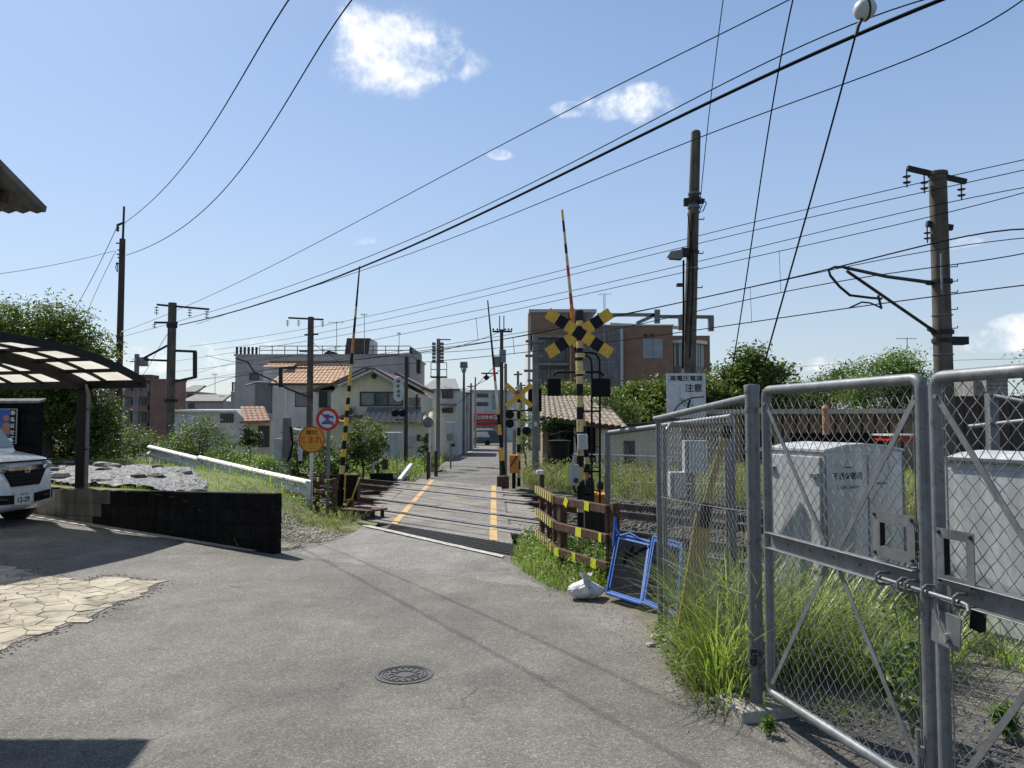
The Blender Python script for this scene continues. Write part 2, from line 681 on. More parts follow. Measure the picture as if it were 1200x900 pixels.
MT['turf'] = mat('short turf', (0.15, 0.17, 0.055), (0.085, 0.1, 0.035), 0.95, scale=2, bump=0.8, bscale=40, bdist=0.02, grime=(0.2, 0.18, 0.09))
MT['galv'] = mat('galvanised steel', (0.2, 0.215, 0.225), (0.15, 0.163, 0.172), 0.5, 0.35, scale=14, streak=0.35, grime=(0.12, 0.12, 0.115))
MT['galvwire'] = mat('galvanised wire', (0.3, 0.31, 0.31), (0.2, 0.2, 0.2), 0.45, 0.6, scale=20)
MT['white'] = mat('white paint', (0.72, 0.72, 0.69), (0.55, 0.55, 0.52), 0.45, scale=4, streak=0.3)
MT['whiteworn'] = mat('worn white road paint', (0.52, 0.5, 0.45), (0.34, 0.32, 0.28), 0.85, scale=12, lo=.42, hi=.58, grime=(0.2, 0.19, 0.17))
MT['grail'] = mat('guardrail paint', (0.8, 0.8, 0.77), (0.66, 0.66, 0.63), 0.5, scale=5, streak=0.4, grime=(0.3, 0.28, 0.24))
MT['cab'] = mat('cabinet grey paint', (0.5, 0.52, 0.52), (0.42, 0.44, 0.44), 0.5, scale=2.5, streak=0.5, grime=(0.34, 0.34, 0.32))
MT['signw'] = mat('sign white', (0.62, 0.64, 0.65), (0.52, 0.54, 0.55), 0.5, scale=5, streak=0.2)
MT['yellow'] = mat('safety yellow', (0.74, 0.43, 0.03), (0.6, 0.35, 0.035), 0.5, scale=9, streak=0.2, grime=(0.42, 0.26, 0.06))
MT['cream_y'] = mat('faded yellow band', (0.62, 0.5, 0.22), (0.5, 0.4, 0.18), 0.55, scale=9, grime=(0.3, 0.24, 0.12))
MT['fluo'] = mat('fluorescent yellow tape', (0.75, 0.78, 0.03), (0.62, 0.66, 0.04), 0.4, scale=9)
MT['yline'] = mat('orange yellow road paint', (0.6, 0.37, 0.12), (0.44, 0.3, 0.14), 0.85, scale=16, lo=0.42, hi=0.58, grime=(0.24, 0.2, 0.15))
MT['black'] = mat('black paint', (0.006, 0.006, 0.007), (0.01, 0.0095, 0.01), 0.55, scale=9, spec=0.15)
MT['navy'] = mat('black navy band', (0.006, 0.007, 0.014), (0.01, 0.01, 0.016), 0.5, scale=9, spec=0.18)
MT['red'] = mat('red paint', (0.5, 0.02, 0.015), (0.38, 0.02, 0.015), 0.5, scale=9)
MT['cover'] = mat('worn cover iron', (0.09, 0.09, 0.092), (0.06, 0.06, 0.062), 0.6, 0.2, scale=30, spec=0.4)
MT['orange'] = mat('orange paint', (0.62, 0.22, 0.03), (0.5, 0.16, 0.025), 0.5, scale=9, grime=(0.3, 0.12, 0.03))
MT['signo'] = mat('amber sign face', (0.6, 0.3, 0.015), (0.52, 0.25, 0.015), 0.4, scale=9)
MT['blue'] = mat('blue sign print', (0.02, 0.09, 0.36), rough=0.5, scale=9)
MT['rust'] = mat('rusted rail steel', (0.1, 0.052, 0.032), (0.05, 0.027, 0.018), 0.85, 0.1, scale=12, bump=0.4, bscale=80, bdist=0.003, grime=(0.17, 0.085, 0.045))
MT['railtop'] = mat('polished rail head', (0.75, 0.76, 0.78), (0.6, 0.6, 0.62), 0.2, 1.0, scale=20)
MT['wood'] = mat('weathered plank', (0.26, 0.235, 0.2), (0.17, 0.15, 0.125), 0.9, scale=9, bump=0.5, bscale=60, bdist=0.005, rand=0.14)
MT['wooddk'] = mat('dark sleeper', (0.07, 0.05, 0.038), (0.04, 0.03, 0.024), 0.9, scale=9, bump=0.5, bscale=60, bdist=0.005, rand=0.2)
MT['ywood'] = mat('yellow painted old plank', (0.45, 0.31, 0.09), (0.33, 0.23, 0.08), 0.8, scale=9, streak=0.5)
MT['grate'] = mat('dark ribbed rubber', (0.035, 0.034, 0.034), (0.05, 0.048, 0.046), 0.8, scale=9)
MT['iron'] = mat('cast iron', (0.035, 0.035, 0.038), (0.022, 0.023, 0.026), 0.6, 0.2, scale=30, spec=0.25)
MT['bluef'] = mat('bright blue painted tube', (0.007, 0.1, 0.42), (0.006, 0.08, 0.33), 0.5, scale=12)
MT['netd'] = mat('dark debris net', (0.008, 0.01, 0.017), (0.013, 0.015, 0.022), 0.95, scale=20, bump=0.3, bscale=300, spec=0.05)
MT['bag'] = mat('thin white plastic', (0.68, 0.66, 0.65), (0.55, 0.53, 0.52), 0.5, scale=12)
MT['tarp'] = mat('grey weed sheet', (0.03, 0.03, 0.037), (0.014, 0.014, 0.019), 0.42, scale=2.5, bump=0.9, bscale=14, bdist=0.06, grime=(0.09, 0.085, 0.075), spec=0.4)
MT['bark'] = mat('bark', (0.1, 0.075, 0.05), (0.06, 0.045, 0.03), 0.95, scale=8, bump=0.6, bscale=30)
MT['cpmetal'] = mat('dark bronze aluminium', (0.008, 0.0078, 0.009), (0.006, 0.006, 0.007), 0.5, 0.0, scale=6, spec=0.25)
MT['pipe'] = mat('grey down pipe', (0.13, 0.13, 0.13), rough=0.5, scale=6)
MT['corr'] = mat('old corrugated sheet', (0.17, 0.16, 0.15), (0.1, 0.095, 0.09), 0.8, scale=5, streak=0.5)
MT['glassd'] = mat('dark window glass', (0.03, 0.036, 0.042), (0.05, 0.056, 0.06), 0.12, scale=0.7)
MT['glassb'] = mat('pale blue window glass', (0.2, 0.27, 0.31), (0.14, 0.19, 0.23), 0.12, scale=0.7)
MT['curtain'] = mat('frosted window glass', (0.22, 0.25, 0.24), (0.16, 0.18, 0.18), 0.35, scale=3)
MT['frame'] = mat('dark window frame', (0.03, 0.028, 0.026), rough=0.5, scale=6)
MT['alu'] = mat('aluminium trim', (0.42, 0.43, 0.43), (0.33, 0.34, 0.34), 0.5, 0.3, scale=6)
MT['wire'] = mat('black cable', (0.01, 0.01, 0.012), rough=0.9, scale=6, spec=0.08)
MT['insul'] = mat('insulator glaze', (0.05, 0.04, 0.045), rough=0.25, scale=6)
MT['wallg'] = mat('grey rendered wall', (0.36, 0.345, 0.345), (0.29, 0.28, 0.285), 0.9, scale=1.2, streak=0.12)
MT['wallb'] = mat('cream rendered wall', (0.68, 0.62, 0.46), (0.58, 0.53, 0.4), 0.9, scale=0.8, streak=0.1)
MT['wallb2'] = mat('old beige wall', (0.58, 0.53, 0.4), (0.45, 0.41, 0.31), 0.9, scale=1.2, streak=0.15)
MT['wallw'] = mat('pale grey wall', (0.6, 0.6, 0.585), (0.46, 0.46, 0.45), 0.9, scale=1.2, streak=0.2)
MT['wallbr'] = mat('brown tile wall', (0.25, 0.155, 0.105), (0.205, 0.125, 0.085), 0.85, scale=1.5, streak=0.08)
MT['wallrb'] = mat('red brown wall', (0.25, 0.14, 0.115), (0.2, 0.11, 0.09), 0.9, scale=1.2, streak=0.15)
MT['clad'] = mat('grey metal cladding', (0.22, 0.22, 0.23), (0.165, 0.165, 0.17), 0.6, scale=1.2, streak=0.5)
MT['darkbrown'] = mat('dark brown sheet fence', (0.055, 0.035, 0.028), (0.04, 0.026, 0.022), 0.7, scale=2, streak=0.3)
MT['tileo'] = mat('orange clay tile', (0.52, 0.29, 0.15), (0.36, 0.2, 0.11), 0.75, scale=4, grime=(0.2, 0.13, 0.09))
MT['tiler'] = mat('red brown clay tile', (0.3, 0.145, 0.08), (0.2, 0.1, 0.06), 0.75, scale=4, grime=(0.1, 0.07, 0.05))
MT['tilep'] = mat('pale weathered tile', (0.33, 0.27, 0.2), (0.2, 0.16, 0.12), 0.85, scale=4, grime=(0.12, 0.1, 0.08))
MT['tilew'] = mat('cream tile', (0.46, 0.4, 0.28), (0.36, 0.31, 0.22), 0.7, scale=4)
MT['tileb'] = mat('brown roof tile', (0.15, 0.1, 0.07), (0.1, 0.07, 0.05), 0.8, scale=4)
MT['carw'] = mat('pearl white car paint', (0.72, 0.73, 0.75), (0.7, 0.71, 0.73), 0.25, scale=1, coat=0.8)
MT['chrome'] = mat('chrome', (0.7, 0.7, 0.7), rough=0.12, metal=1.0, scale=3)
MT['plate'] = mat('number plate', (0.75, 0.75, 0.7), rough=0.4, scale=3)
MT['tyre'] = mat('tyre rubber', (0.015, 0.015, 0.015), rough=0.85, scale=9)
MT['vanblue'] = mat('dark teal van paint', (0.012, 0.07, 0.12), rough=0.3, scale=3, coat=0.5)
MT['hill'] = mat('hazy far hill', (0.12, 0.17, 0.2), (0.1, 0.15, 0.17), 0.95, scale=0.01)
MT['brick'] = mat('terracotta', (0.45, 0.22, 0.14), (0.36, 0.17, 0.11), 0.9, scale=9)
MT['plank_brown'] = mat('brown facade board', (0.36, 0.27, 0.18), (0.26, 0.2, 0.135), 0.9, scale=4, streak=0.4)

MT['leaf'] = leafmat('broad green leaf', [(0.045, 0.08, 0.02), (0.08, 0.13, 0.032), (0.14, 0.2, 0.055), (0.1, 0.15, 0.035)], 0.32)
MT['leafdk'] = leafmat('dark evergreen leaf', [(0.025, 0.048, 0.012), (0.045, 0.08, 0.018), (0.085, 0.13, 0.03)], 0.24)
MT['leaflt'] = leafmat('yellow green leaf', [(0.11, 0.15, 0.035), (0.17, 0.21, 0.05), (0.22, 0.25, 0.075), (0.09, 0.14, 0.03)], 0.35)
MT['grass'] = leafmat('grass blade', [(0.15, 0.23, 0.055), (0.23, 0.33, 0.085), (0.31, 0.41, 0.13), (0.42, 0.42, 0.2)], 0.45, 0.4)
MT['drygrass'] = leafmat('dry grass', [(0.3, 0.26, 0.13), (0.22, 0.22, 0.08), (0.36, 0.31, 0.18), (0.14, 0.18, 0.05)], 0.3, 0.6)
MT['olive'] = leafmat('olive dry weed', [(0.16, 0.17, 0.06), (0.24, 0.23, 0.1), (0.12, 0.15, 0.05), (0.3, 0.26, 0.14)], 0.3, 0.6)
MT['weed'] = leafmat('weed leaf', [(0.07, 0.13, 0.025), (0.12, 0.2, 0.04), (0.17, 0.25, 0.06)], 0.35, 0.45)


def polycarb():
    m, n, l, b = mk('smoked polycarbonate')
    g = n.new('ShaderNodeNewGeometry')
    f = noise(n, l, g.outputs['Position'], 3, 5)
    col = ramp(n, l, f, [(0.3, (0.78, 0.76, 0.7)), (0.7, (0.86, 0.84, 0.78))])
    l.new(col, b.inputs['Base Color'])
    b.inputs['Roughness'].default_value = 0.3
    tr = n.new('ShaderNodeBsdfTranslucent')
    l.new(col, tr.inputs['Color'])
    ms = n.new('ShaderNodeMixShader')
    ms.inputs[0].default_value = 0.8
    l.new(b.outputs[0], ms.inputs[1])
    l.new(tr.outputs[0], ms.inputs[2])
    l.new(ms.outputs[0], n['Material Output'].inputs['Surface'])
    return m


MT['poly'] = polycarb()
# ================================================================== THE SETTING
NX, NY = 0.722, 0.692           # across the tracks (away from the camera)
DX, DY = 0.692, -0.722          # along the tracks (to the right, towards the camera)


def UC(u, c, z=0.0):
    return V((DX * u + NX * c, DY * u + NY * c, z))


def cu(x, y):
    return DX * x + DY * y, NX * x + NY * y


def sm(t):
    t = np.clip(t, 0, 1)
    return t * t * (3 - 2 * t)


def drop(Y):
    return -(np.clip(Y, 25, 90) - 25) * 0.017


def vnoise(x, y, s=1.0, seed=0):
    """cheap smooth value noise"""
    r = np.random.default_rng(seed)
    tab = r.random((64, 64))
    X, Y = np.asarray(x) / s, np.asarray(y) / s
    xi, yi = np.floor(X).astype(int), np.floor(Y).astype(int)
    fx, fy = sm(X - xi), sm(Y - yi)
    a = tab[xi % 64, yi % 64]
    b = tab[(xi + 1) % 64, yi % 64]
    c_ = tab[xi % 64, (yi + 1) % 64]
    d = tab[(xi + 1) % 64, (yi + 1) % 64]
    return (a * (1 - fx) + b * fx) * (1 - fy) + (c_ * (1 - fx) + d * fx) * fy - 0.5


def gridmesh(name, A, B, fn, mat_, keep=None, smooth=True, kind='structure', parent=None):
    """A, B 1-D arrays; fn(a, b) -> x, y, z"""
    a, b = np.meshgrid(A, B, indexing='ij')
    x, y, z = fn(a, b)
    vs = np.stack([x.ravel(), y.ravel(), z.ravel()], 1)
    na, nb = len(A), len(B)
    i, j = np.meshgrid(np.arange(na - 1), np.arange(nb - 1), indexing='ij')
    q = (i * nb + j).ravel()
    fs = np.stack([q, q + 1, q + nb + 1, q + nb], 1)
    # keep the normal up
    p0, p1, p3 = vs[fs[0, 0]], vs[fs[0, 1]], vs[fs[0, 3]]
    if np.cross(p1 - p0, p3 - p0)[2] < 0:
        fs = fs[:, ::-1]
    if keep is not None:
        k = keep(x, y).ravel()
        fs = fs[k[fs].any(axis=1)]
    return raw(name, vs, fs, mat_, parent, kind, smooth)


cl = np.concatenate([[-3000, -800, -200, -60, -20, 0, 4], np.arange(5, 16, 0.25), [17, 19, 22, 26, 32, 40, 55, 80, 120, 200, 500, 1200, 3000]])
ul = np.concatenate([[-3000, -1000, -400, -150, -90, -60], np.arange(-40, 20, 0.5), [25, 40, 80, 200, 800, 3000]])


def ground_fn(u, c):
    x, y = DX * u + NX * c, DY * u + NY * c
    bed = -0.2
    z = np.where(c < 5.3, -0.3, np.where(c < 13.2, bed, bed + (0.2 - 0.02) * sm((c - 13.2) / 0.9)))
    near = (np.abs(u) < 45) & (c < 60) & (c > 5)
    z = z + np.where(near, 0.05 * vnoise(x, y, 0.8, 3) + 0.03 * vnoise(x, y, 0.3, 4), 0)
    z = z + np.where(c > 14, drop(y), 0)
    return x, y, z


gridmesh('ground', ul, cl, ground_fn, MT['soil'])


def yard_z(x, y):
    ramp_ = 0.15 * np.clip((-2.9 - x) / 3.5, 0, 1.5) * sm((y - 3.0) / 4)
    return ramp_ + 0.012 * vnoise(x, y, 1.6, 9) + 0.004 * vnoise(x, y, 0.35, 10)


def yz(x, y):
    return float(yard_z(np.array(x), np.array(y)))


def yard_fn(u, c):
    x, y = DX * u + NX * c, DY * u + NY * c
    return x, y, yard_z(x, y)


gridmesh('yard', np.arange(-22, 16, 0.2), np.linspace(-14, 6.42, 104), yard_fn, MT['yard'])


# --- verge on the right, with an irregular edge lying over the asphalt
def seg_dist(x, y, pts):
    best = np.full(x.shape, 1e9)
    for (a, b) in zip(pts[:-1], pts[1:]):
        ax, ay, bx, by = a[0], a[1], b[0], b[1]
        t = np.clip(((x - ax) * (bx - ax) + (y - ay) * (by - ay)) / ((bx - ax) ** 2 + (by - ay) ** 2), 0, 1)
        best = np.minimum(best, np.hypot(x - ax - t * (bx - ax), y - ay - t * (by - ay)))
    return best


def inside(x, y, poly):
    r = np.zeros(np.shape(x), dtype=bool)
    n = len(poly)
    for i in range(n):
        x0, y0 = poly[i][0], poly[i][1]
        x1, y1 = poly[(i + 1) % n][0], poly[(i + 1) % n][1]
        if y0 == y1:
            continue
        cond = ((y0 > y) != (y1 > y)) & (x < (x1 - x0) * (y - y0) / (y1 - y0) + x0)
        r ^= cond
    return r


edge_px = [(597, 645), (604, 665), (640, 690), (700, 708), (752, 735), (768, 765), (790, 803), (850, 838), (875, 822), (905, 800), (960, 785), (1040, 775), (1150, 768), (1330, 770)]
VE = [G(*p) for p in edge_px]
VP_ = [tuple(p[:2]) for p in VE] + [(12, 4.1), (12, 12), tuple(UC(2.0, 7.4)[:2]), (0.12, 10.3), (0.03, 9.4)]


def verge_h(x, y):
    ins = inside(x, y, VP_)
    d = seg_dist(x, y, [tuple(p[:2]) for p in VE]) + 0.1 * vnoise(x, y, 0.3, 5) + 0.06 * vnoise(x, y, 0.12, 6)
    sd = np.where(ins, d, -d)
    u_, c_ = cu(x, y)
    z = -0.02 + 0.075 * sm((sd + 0.05) / 0.5) + 0.03 * vnoise(x, y, 0.5, 7) * sm(sd / 0.4)
    z = z - 0.28 * sm((c_ - 7.0) / 0.6)
    return z, sd


def verge_fn(x, y):
    z, sd = verge_h(x, y)
    return x, y, z


gridmesh('verge', np.arange(-0.2, 9, 0.07), np.arange(2.4, 10.6, 0.07), verge_fn, MT['dirt'], keep=lambda x, y: verge_h(x, y)[1] > -0.05)

# --- dark gravelly ground of the fenced yard
ENC = [tuple(G(*p)[:2]) for p in [(868, 835), (960, 900)]] + [(1.75, 2.2), (2.0, 1.0), (6, 1.0), (6, 4.3), (2.2, 4.4)]


def enc_fn(x, y):
    ins = inside(x, y, ENC)
    d = seg_dist(x, y, ENC + ENC[:1]) + 0.08 * vnoise(x, y, 0.2, 33)
    return x, y, yard_z(x, y) - 0.01 + 0.02 * sm((np.where(ins, d, -d) + 0.04) / 0.2) + 0.008 * vnoise(x, y, 0.25, 31) * ins


gridmesh('enclosure_paving', np.arange(1.1, 6.2, 0.1), np.arange(0.9, 4.9, 0.1), enc_fn, MT['yard_dark'], keep=lambda x, y: inside(x, y, ENC) | (seg_dist(x, y, ENC + ENC[:1]) < 0.12))

# --- embankment on the left (behind the block wall), sloping down to gravel by the crossing
WA, WB = V((-2.88, 9.47, 0)), V((-6.65, 11.55, 0))
WD = (WB - WA).normalized()


def emb_h(x, y):
    u_, c_ = cu(x, y)
    # signed distance behind the wall line
    w = (x - WA.x) * WD.y * 1 - (y - WA.y) * WD.x
    w = -(w) if False else w
    lf = sm((-3.05 - x) / 1.5)
    cf = 1 - sm((c_ - 6.1) / 1.4)
    pl = (0.6 + 0.012 * np.clip(-x - 4, 0, 12)) * lf * cf
    pl = pl - 0.24 * sm((c_ - 7.0) / 0.5)
    return pl + 0.012 + 0.04 * vnoise(x, y, 0.6, 12) + 0.02 * vnoise(x, y, 0.2, 13)


def behind(x, y):
    """metres behind the wall line / gravel edge (positive = behind)"""
    nx, ny = -WD.y, WD.x
    if nx * 0 + ny * 1 < 0:
        nx, ny = -nx, -ny
    return (x - WA.x) * nx + (y - WA.y) * ny


GE = [(-2.86, 9.5), tuple(G(345, 646)[:2]), tuple(G(400, 634)[:2]), tuple(G(428, 620)[:2]), tuple(G(438, 611)[:2]), (-2.45, 13.3)]
EP = GE + [(-14, 26), (-34, 44), (-40, 30), (-16, 16.95), tuple((WA + WD * 9)[:2])]


def emb_fn(x, y):
    ins = inside(x, y, EP)
    d = seg_dist(x, y, GE) + 0.07 * vnoise(x, y, 0.25, 15)
    z = emb_h(x, y)
    k = sm((np.where(ins, d, -d) + 0.04) / 0.25)
    near = (x > -3.4)
    z = np.where(near, -0.03 * (1 - k) + z * k, z)
    return x, y, z


gridmesh('embankment', np.arange(-18, -2.0, 0.12), np.arange(9.3, 24, 0.12), emb_fn, MT['turf'], keep=lambda x, y: inside(x, y, EP) & (behind(x, y) > 0.0))


def ez(x, y):
    return float(emb_h(np.array(x), np.array(y)))


# paler resurfaced apron before the crossing and a darker strip by the wall
for (nm_, poly, m_) in (('asphalt_patch', [(348, 649), (372, 641), (402, 631), (423, 619), (425, 617.5), (506, 636), (588, 655.5), (596, 664), (612, 676), (636, 689), (585, 684), (530, 676), (470, 668), (410, 660), (372, 655)], 'apron'),
                       ('asphalt_patch', [(0, 606), (60, 604), (120, 612), (215, 626), (300, 645), (330, 655), (250, 652), (190, 652), (130, 645), (70, 662), (0, 668)], 'yard_dark2')):
    mb = MB()
    vs, cx_, cy_ = [], 0, 0
    pp = [G(a, b, .03 if a < 200 and nm_ and m_ != 'apron' else 0.0) for (a, b) in poly]
    fine = []
    for i in range(len(pp)):
        for t in np.arange(0, 1, .1):
            q = pp[i].lerp(pp[(i + 1) % len(pp)], t)
            fine.append(V((q.x + R.uniform(-.012, .012), q.y + R.uniform(-.02, .02), 0)))
    c_ = sum(pp, V((0, 0, 0))) / len(pp)
    rings_ = 7
    n_ = len(fine)
    for r_ in range(rings_ + 1):
        for q in fine:
            w = c_.lerp(q, r_ / rings_)
            vs.append((w.x, w.y, yz(w.x, w.y) + (.006 if r_ < rings_ else .001)))
    fs = [(r_ * n_ + k, r_ * n_ + (k + 1) % n_, (r_ + 1) * n_ + (k + 1) % n_, (r_ + 1) * n_ + k) for r_ in range(rings_) for k in range(n_)]
    mb.add(vs, fs)
    mb.build(nm_, MT[m_], kind='structure')

# --- lane beyond the crossing
lane = [(20.0, -2.3, -0.42), (30, -2.75, -0.5), (45, -3.5, -0.75), (60, -4.1, -1.1), (90, -5.2, -1.8), (99, -14, 12), (104, -14, 12)]
mb = MB()
pts = []
for (Y, xl, xr) in lane:
    z = float(drop(np.array(Y))) + 0.035
    pts += [(xl, Y, z), (xr, Y, z)]
c0 = 13.28
L0 = (-2.35, (c0 + NX * 2.35) / NY, 0.0)
R0 = (-0.3, (c0 + NX * 0.3) / NY, 0.0)
pts = [L0, R0] + pts[2:]
mb.add(pts, [(2 * i, 2 * i + 1, 2 * i + 3, 2 * i + 2) for i in range(len(pts) // 2 - 1)])
mb.build('lane', MT['road'], kind='structure')
mb = MB()
for (xa, ya, xb, yb) in [(536, 534, 545, 530.5), (546, 530, 552, 527.3), (574, 523.6, 581, 523.6), (560, 523.6, 566, 523.6), (512, 566, 514, 563)]:
    p, q = G(xa, ya, float(drop(np.array(60))) * 0.6), G(xb, yb, float(drop(np.array(60))) * 0.6)
    for o_ in (p, q):
        o_.z = float(drop(np.array(o_.y))) + 0.041
    mb.bar(p, q + V((0.01, 0.3, 0)), 0.22, 0.006)
mb.build('lane_marking', MT['whiteworn'], kind='structure')

# --- crossing deck between and beside the rails
RAILS = [8.03, 9.10, 11.0, 12.07]
xl_at = lambda Y: -2.38 - (Y - 12) * 0.028
xr_at = lambda Y: 0.02 - (Y - 10) * 0.03


def u_left(c, dx=0.0):
    # where x = left edge
    y = 14
    for _ in range(20):
        x = xl_at(y) + dx
        y = (c - NX * x) / NY
    return cu(x, y)[0]


def u_right(c, dx=0.0):
    y = 12
    for _ in range(20):
        x = xr_at(y) + dx
        y = (c - NX * x) / NY
    return cu(x, y)[0]


deck = empty('crossing_deck', UC(0, 10, 0))
deck['kind'] = 'structure'
inter = [(7.08, 7.94), (8.13, 9.0), (9.2, 10.9), (11.1, 11.97), (12.17, 13.26)]
for k, (a, b) in enumerate(inter):
    a2 = a if k == 0 else a + 0.2
    b2 = b if k == 4 else b - 0.2
    mb = MB()
    q = [UC(u_left(a2), a2, 0), UC(u_right(a2), a2, 0), UC(u_right(b2), b2, 0), UC(u_left(b2), b2, 0)]
    # subdivide a little so the surface is not dead flat
    mb.prism(q, (0, 0, -0.14))
    mb.build('asphalt_panel', MT['deckas'], deck, bevel=0.01)
    rows = ([] if k == 0 else [a + 0.095]) + ([] if k == 4 else [b - 0.095])
    for c_ in rows:
        ua, ub = u_left(c_, -0.25 - 0.25 * R.random()), u_right(c_, 0.3 + 0.25 * R.random())
        n_ = 2
        cut = ua + (ub - ua) * (0.45 + 0.1 * R.random())
        for (p, q) in ((ua, cut - 0.006), (cut + 0.006, ub)):
            m2 = MB()
            m2.bar(UC(p, c_, -0.048 + R.uniform(-.004, .006)), UC(q, c_, -0.048 + R.uniform(-.004, .006)), 0.185, 0.1)
            m2.build('timber_plank', MT['wood'], deck, bevel=0.006)
    # extra planks left and right of the asphalt
    c_ = a + 0.32
    while c_ < b - 0.28 and k > 0 and k < 4:
        for side in (0, 1):
            if side == 0:
                p, q = u_left(c_, -0.12 - 0.35 * R.random()), u_left(c_, -0.01)
            else:
                p, q = u_right(c_, 0.012), u_right(c_, 0.42 + 0.2 * R.random())
            m2 = MB()
            m2.bar(UC(p, c_, -0.05 + R.uniform(-.008, .004)), UC(q, c_, -0.05 + R.uniform(-.008, .004)), 0.115, 0.09)
            m2.build('timber_plank', MT['wood'], deck, bevel=0.006)
        c_ += 0.13
# dark ribbed strip in front of the near rail
strip = MB()
ga, gb = 6.44, 7.06
q = [UC(u_left(ga, 0.22), ga, 0.002), UC(u_right(ga, 0.06), ga, 0.002), UC(u_right(gb, 0.02), gb, 0.002), UC(u_left(gb, 0.5), gb, 0.002)]
strip.prism(q, (0, 0, -0.1))
strip.build('rubber_mat', MT['grate'], deck)
ua, ub = u_left(ga, 0.5), u_right(ga, 0.0)
ribs = MB()
for i in range(17):
    c_ = ga + 0.02 + i * 0.035
    ribs.bar(UC(u_left(c_, .5), c_, 0.006), UC(u_right(c_, 0.02), c_, 0.006), 0.016, 0.01)
ribs.build('rib', MT['black'], deck, kind='stuff')
ribs = MB()
u_ = ua
while u_ < ub:
    ribs.bar(UC(u_, ga + .01, 0.0065), UC(u_ + 0.02, gb - .01, 0.0065), 0.02, 0.011)
    u_ += 0.105
ribs.build('cross_rib', MT['grate'], deck, kind='stuff')

# stop line and yellow edge lines
mb = MB()
sq = [G(424, 616.8), G(589, 654.8), G(590.5, 652.3), G(428, 615.2)]
vs, fs = [], []
for k in range(31):
    for (a, b) in ((0, 1), (3, 2)):
        p = sq[a].lerp(sq[b], k / 30)
        vs.append((p.x, p.y, yz(p.x, p.y) + .0125 + R.uniform(-.001, .001)))
for k in range(30):
    fs.append((2 * k, 2 * k + 2, 2 * k + 3, 2 * k + 1))
mb.add(vs, fs)
mb.build('stop_line', MT['whiteworn'], kind='structure')
yl = empty('edge_line', UC(0, 9, 0))
yl['kind'] = 'structure'
lpx = [V((-1.86, 12.2, 0)), V((-2.2, 21.2, 0))]
rpx = [V((-0.235, 9.8, 0)), V((-0.47, 19.9, 0))]
for (p, q) in (lpx, rpx):
    for (a, b) in inter:
        a = max(a, 7.1)
        b = min(b, 13.2)
        w = 0.055
        fs = []
        for xo in (-w, w):
            for c_ in (a, b):
                # intersection of the line with the c value
                cp, cq = cu(p.x + xo, p.y)[1], cu(q.x + xo, q.y)[1]
                t = (c_ - cp) / (cq - cp)
                pt = p.lerp(q, t) + V((xo, 0, 0))
                pt.z = 0.006
                fs.append(pt)
        m2 = MB()
        m2.add([fs[0], fs[2], fs[3], fs[1]], [(0, 1, 2, 3)])
        m2.build('painted_segment', MT['yline'], yl)

# --- rails and sleepers
track = empty('railway_track', UC(0, 10, -0.15))
track['kind'] = 'structure'
for c_ in RAILS:
    mb = MB()
    u0, u1 = -34, 13.5
    mb.bar(UC(u0, c_, -0.012), UC(u1, c_, -0.012), 0.068, 0.036, m=0)
    mb.bar(UC(u0, c_, -0.07), UC(u1, c_, -0.07), 0.016, 0.08, m=1)
    mb.bar(UC(u0, c_, -0.118), UC(u1, c_, -0.118), 0.11, 0.016, m=1)
    mb.bar(UC(u0, c_, 0.0075), UC(u1, c_, 0.0075), 0.066, 0.006, m=2)
    mb.build('rail', [MT['rust'], MT['rust'], MT['railtop']], track)
for cc in (8.565, 11.535):
    for i in range(64):
        u_ = -22 + i * 0.55
        mb = MB()
        if u_left(cc, -.3) - 0.1 < u_ < u_right(cc, .3) + 0.1:
            continue
        mb.bar(UC(u_, cc - 0.95, -0.165), UC(u_ + 0.01, cc + 0.95, -0.165), 0.2, 0.09)
        mb.build('sleeper', MT['wooddk'], track)


# --- scattered low-poly stones
def stones(name, pts, smin, smax, mat_, kind='stuff', flat=0.65):
    base = np.array([(0, 0, 1), (1, 0, .1), (.3, .95, -.1), (-.8, .55, .15), (-.75, -.6, -.1), (.35, -.9, .1), (0, 0, -1)], dtype=float)
    fc = np.array([(0, 1, 2), (0, 2, 3), (0, 3, 4), (0, 4, 5), (0, 5, 1), (6, 2, 1), (6, 3, 2), (6, 4, 3), (6, 5, 4), (6, 1, 5)])
    n = len(pts)
    s = rng.uniform(smin, smax, (n, 1, 1)) * rng.uniform(0.6, 1.2, (n, 1, 3)) * np.array([1, 1, flat])
    v = base[None] * s * rng.uniform(.75, 1.25, (n, 7, 1))
    a = rng.uniform(0, 6.28, n)
    ca, sa = np.cos(a)[:, None], np.sin(a)[:, None]
    x = v[:, :, 0] * ca - v[:, :, 1] * sa
    y = v[:, :, 0] * sa + v[:, :, 1] * ca
    v = np.stack([x, y, v[:, :, 2] + rng.uniform(-.25, .25, (n, 1)) * x], 2) + np.asarray(pts)[:, None, :]
    f = (fc[None] + (np.arange(n) * 7)[:, None, None]).reshape(-1, 3)
    return raw(name, v.reshape(-1, 3), f, mat_, None, kind)


n = 26000
u_ = rng.uniform(-12, 6.5, n)
c_ = rng.uniform(7.0, 13.5, n)
x, y = DX * u_ + NX * c_, DY * u_ + NY * c_
keepm = ~((x > xl_at(y) - 0.1) & (x < xr_at(y) + 0.3) & (c_ < 13.2)) & (np.min(np.abs(c_[:, None] - np.array(RAILS)), 1) > 0.06)
x, y = x[keepm], y[keepm]
stones('ballast', np.stack([x, y, -0.13 + rng.uniform(-.03, .02, len(x))], 1), 0.022, 0.05, MT['stone'])
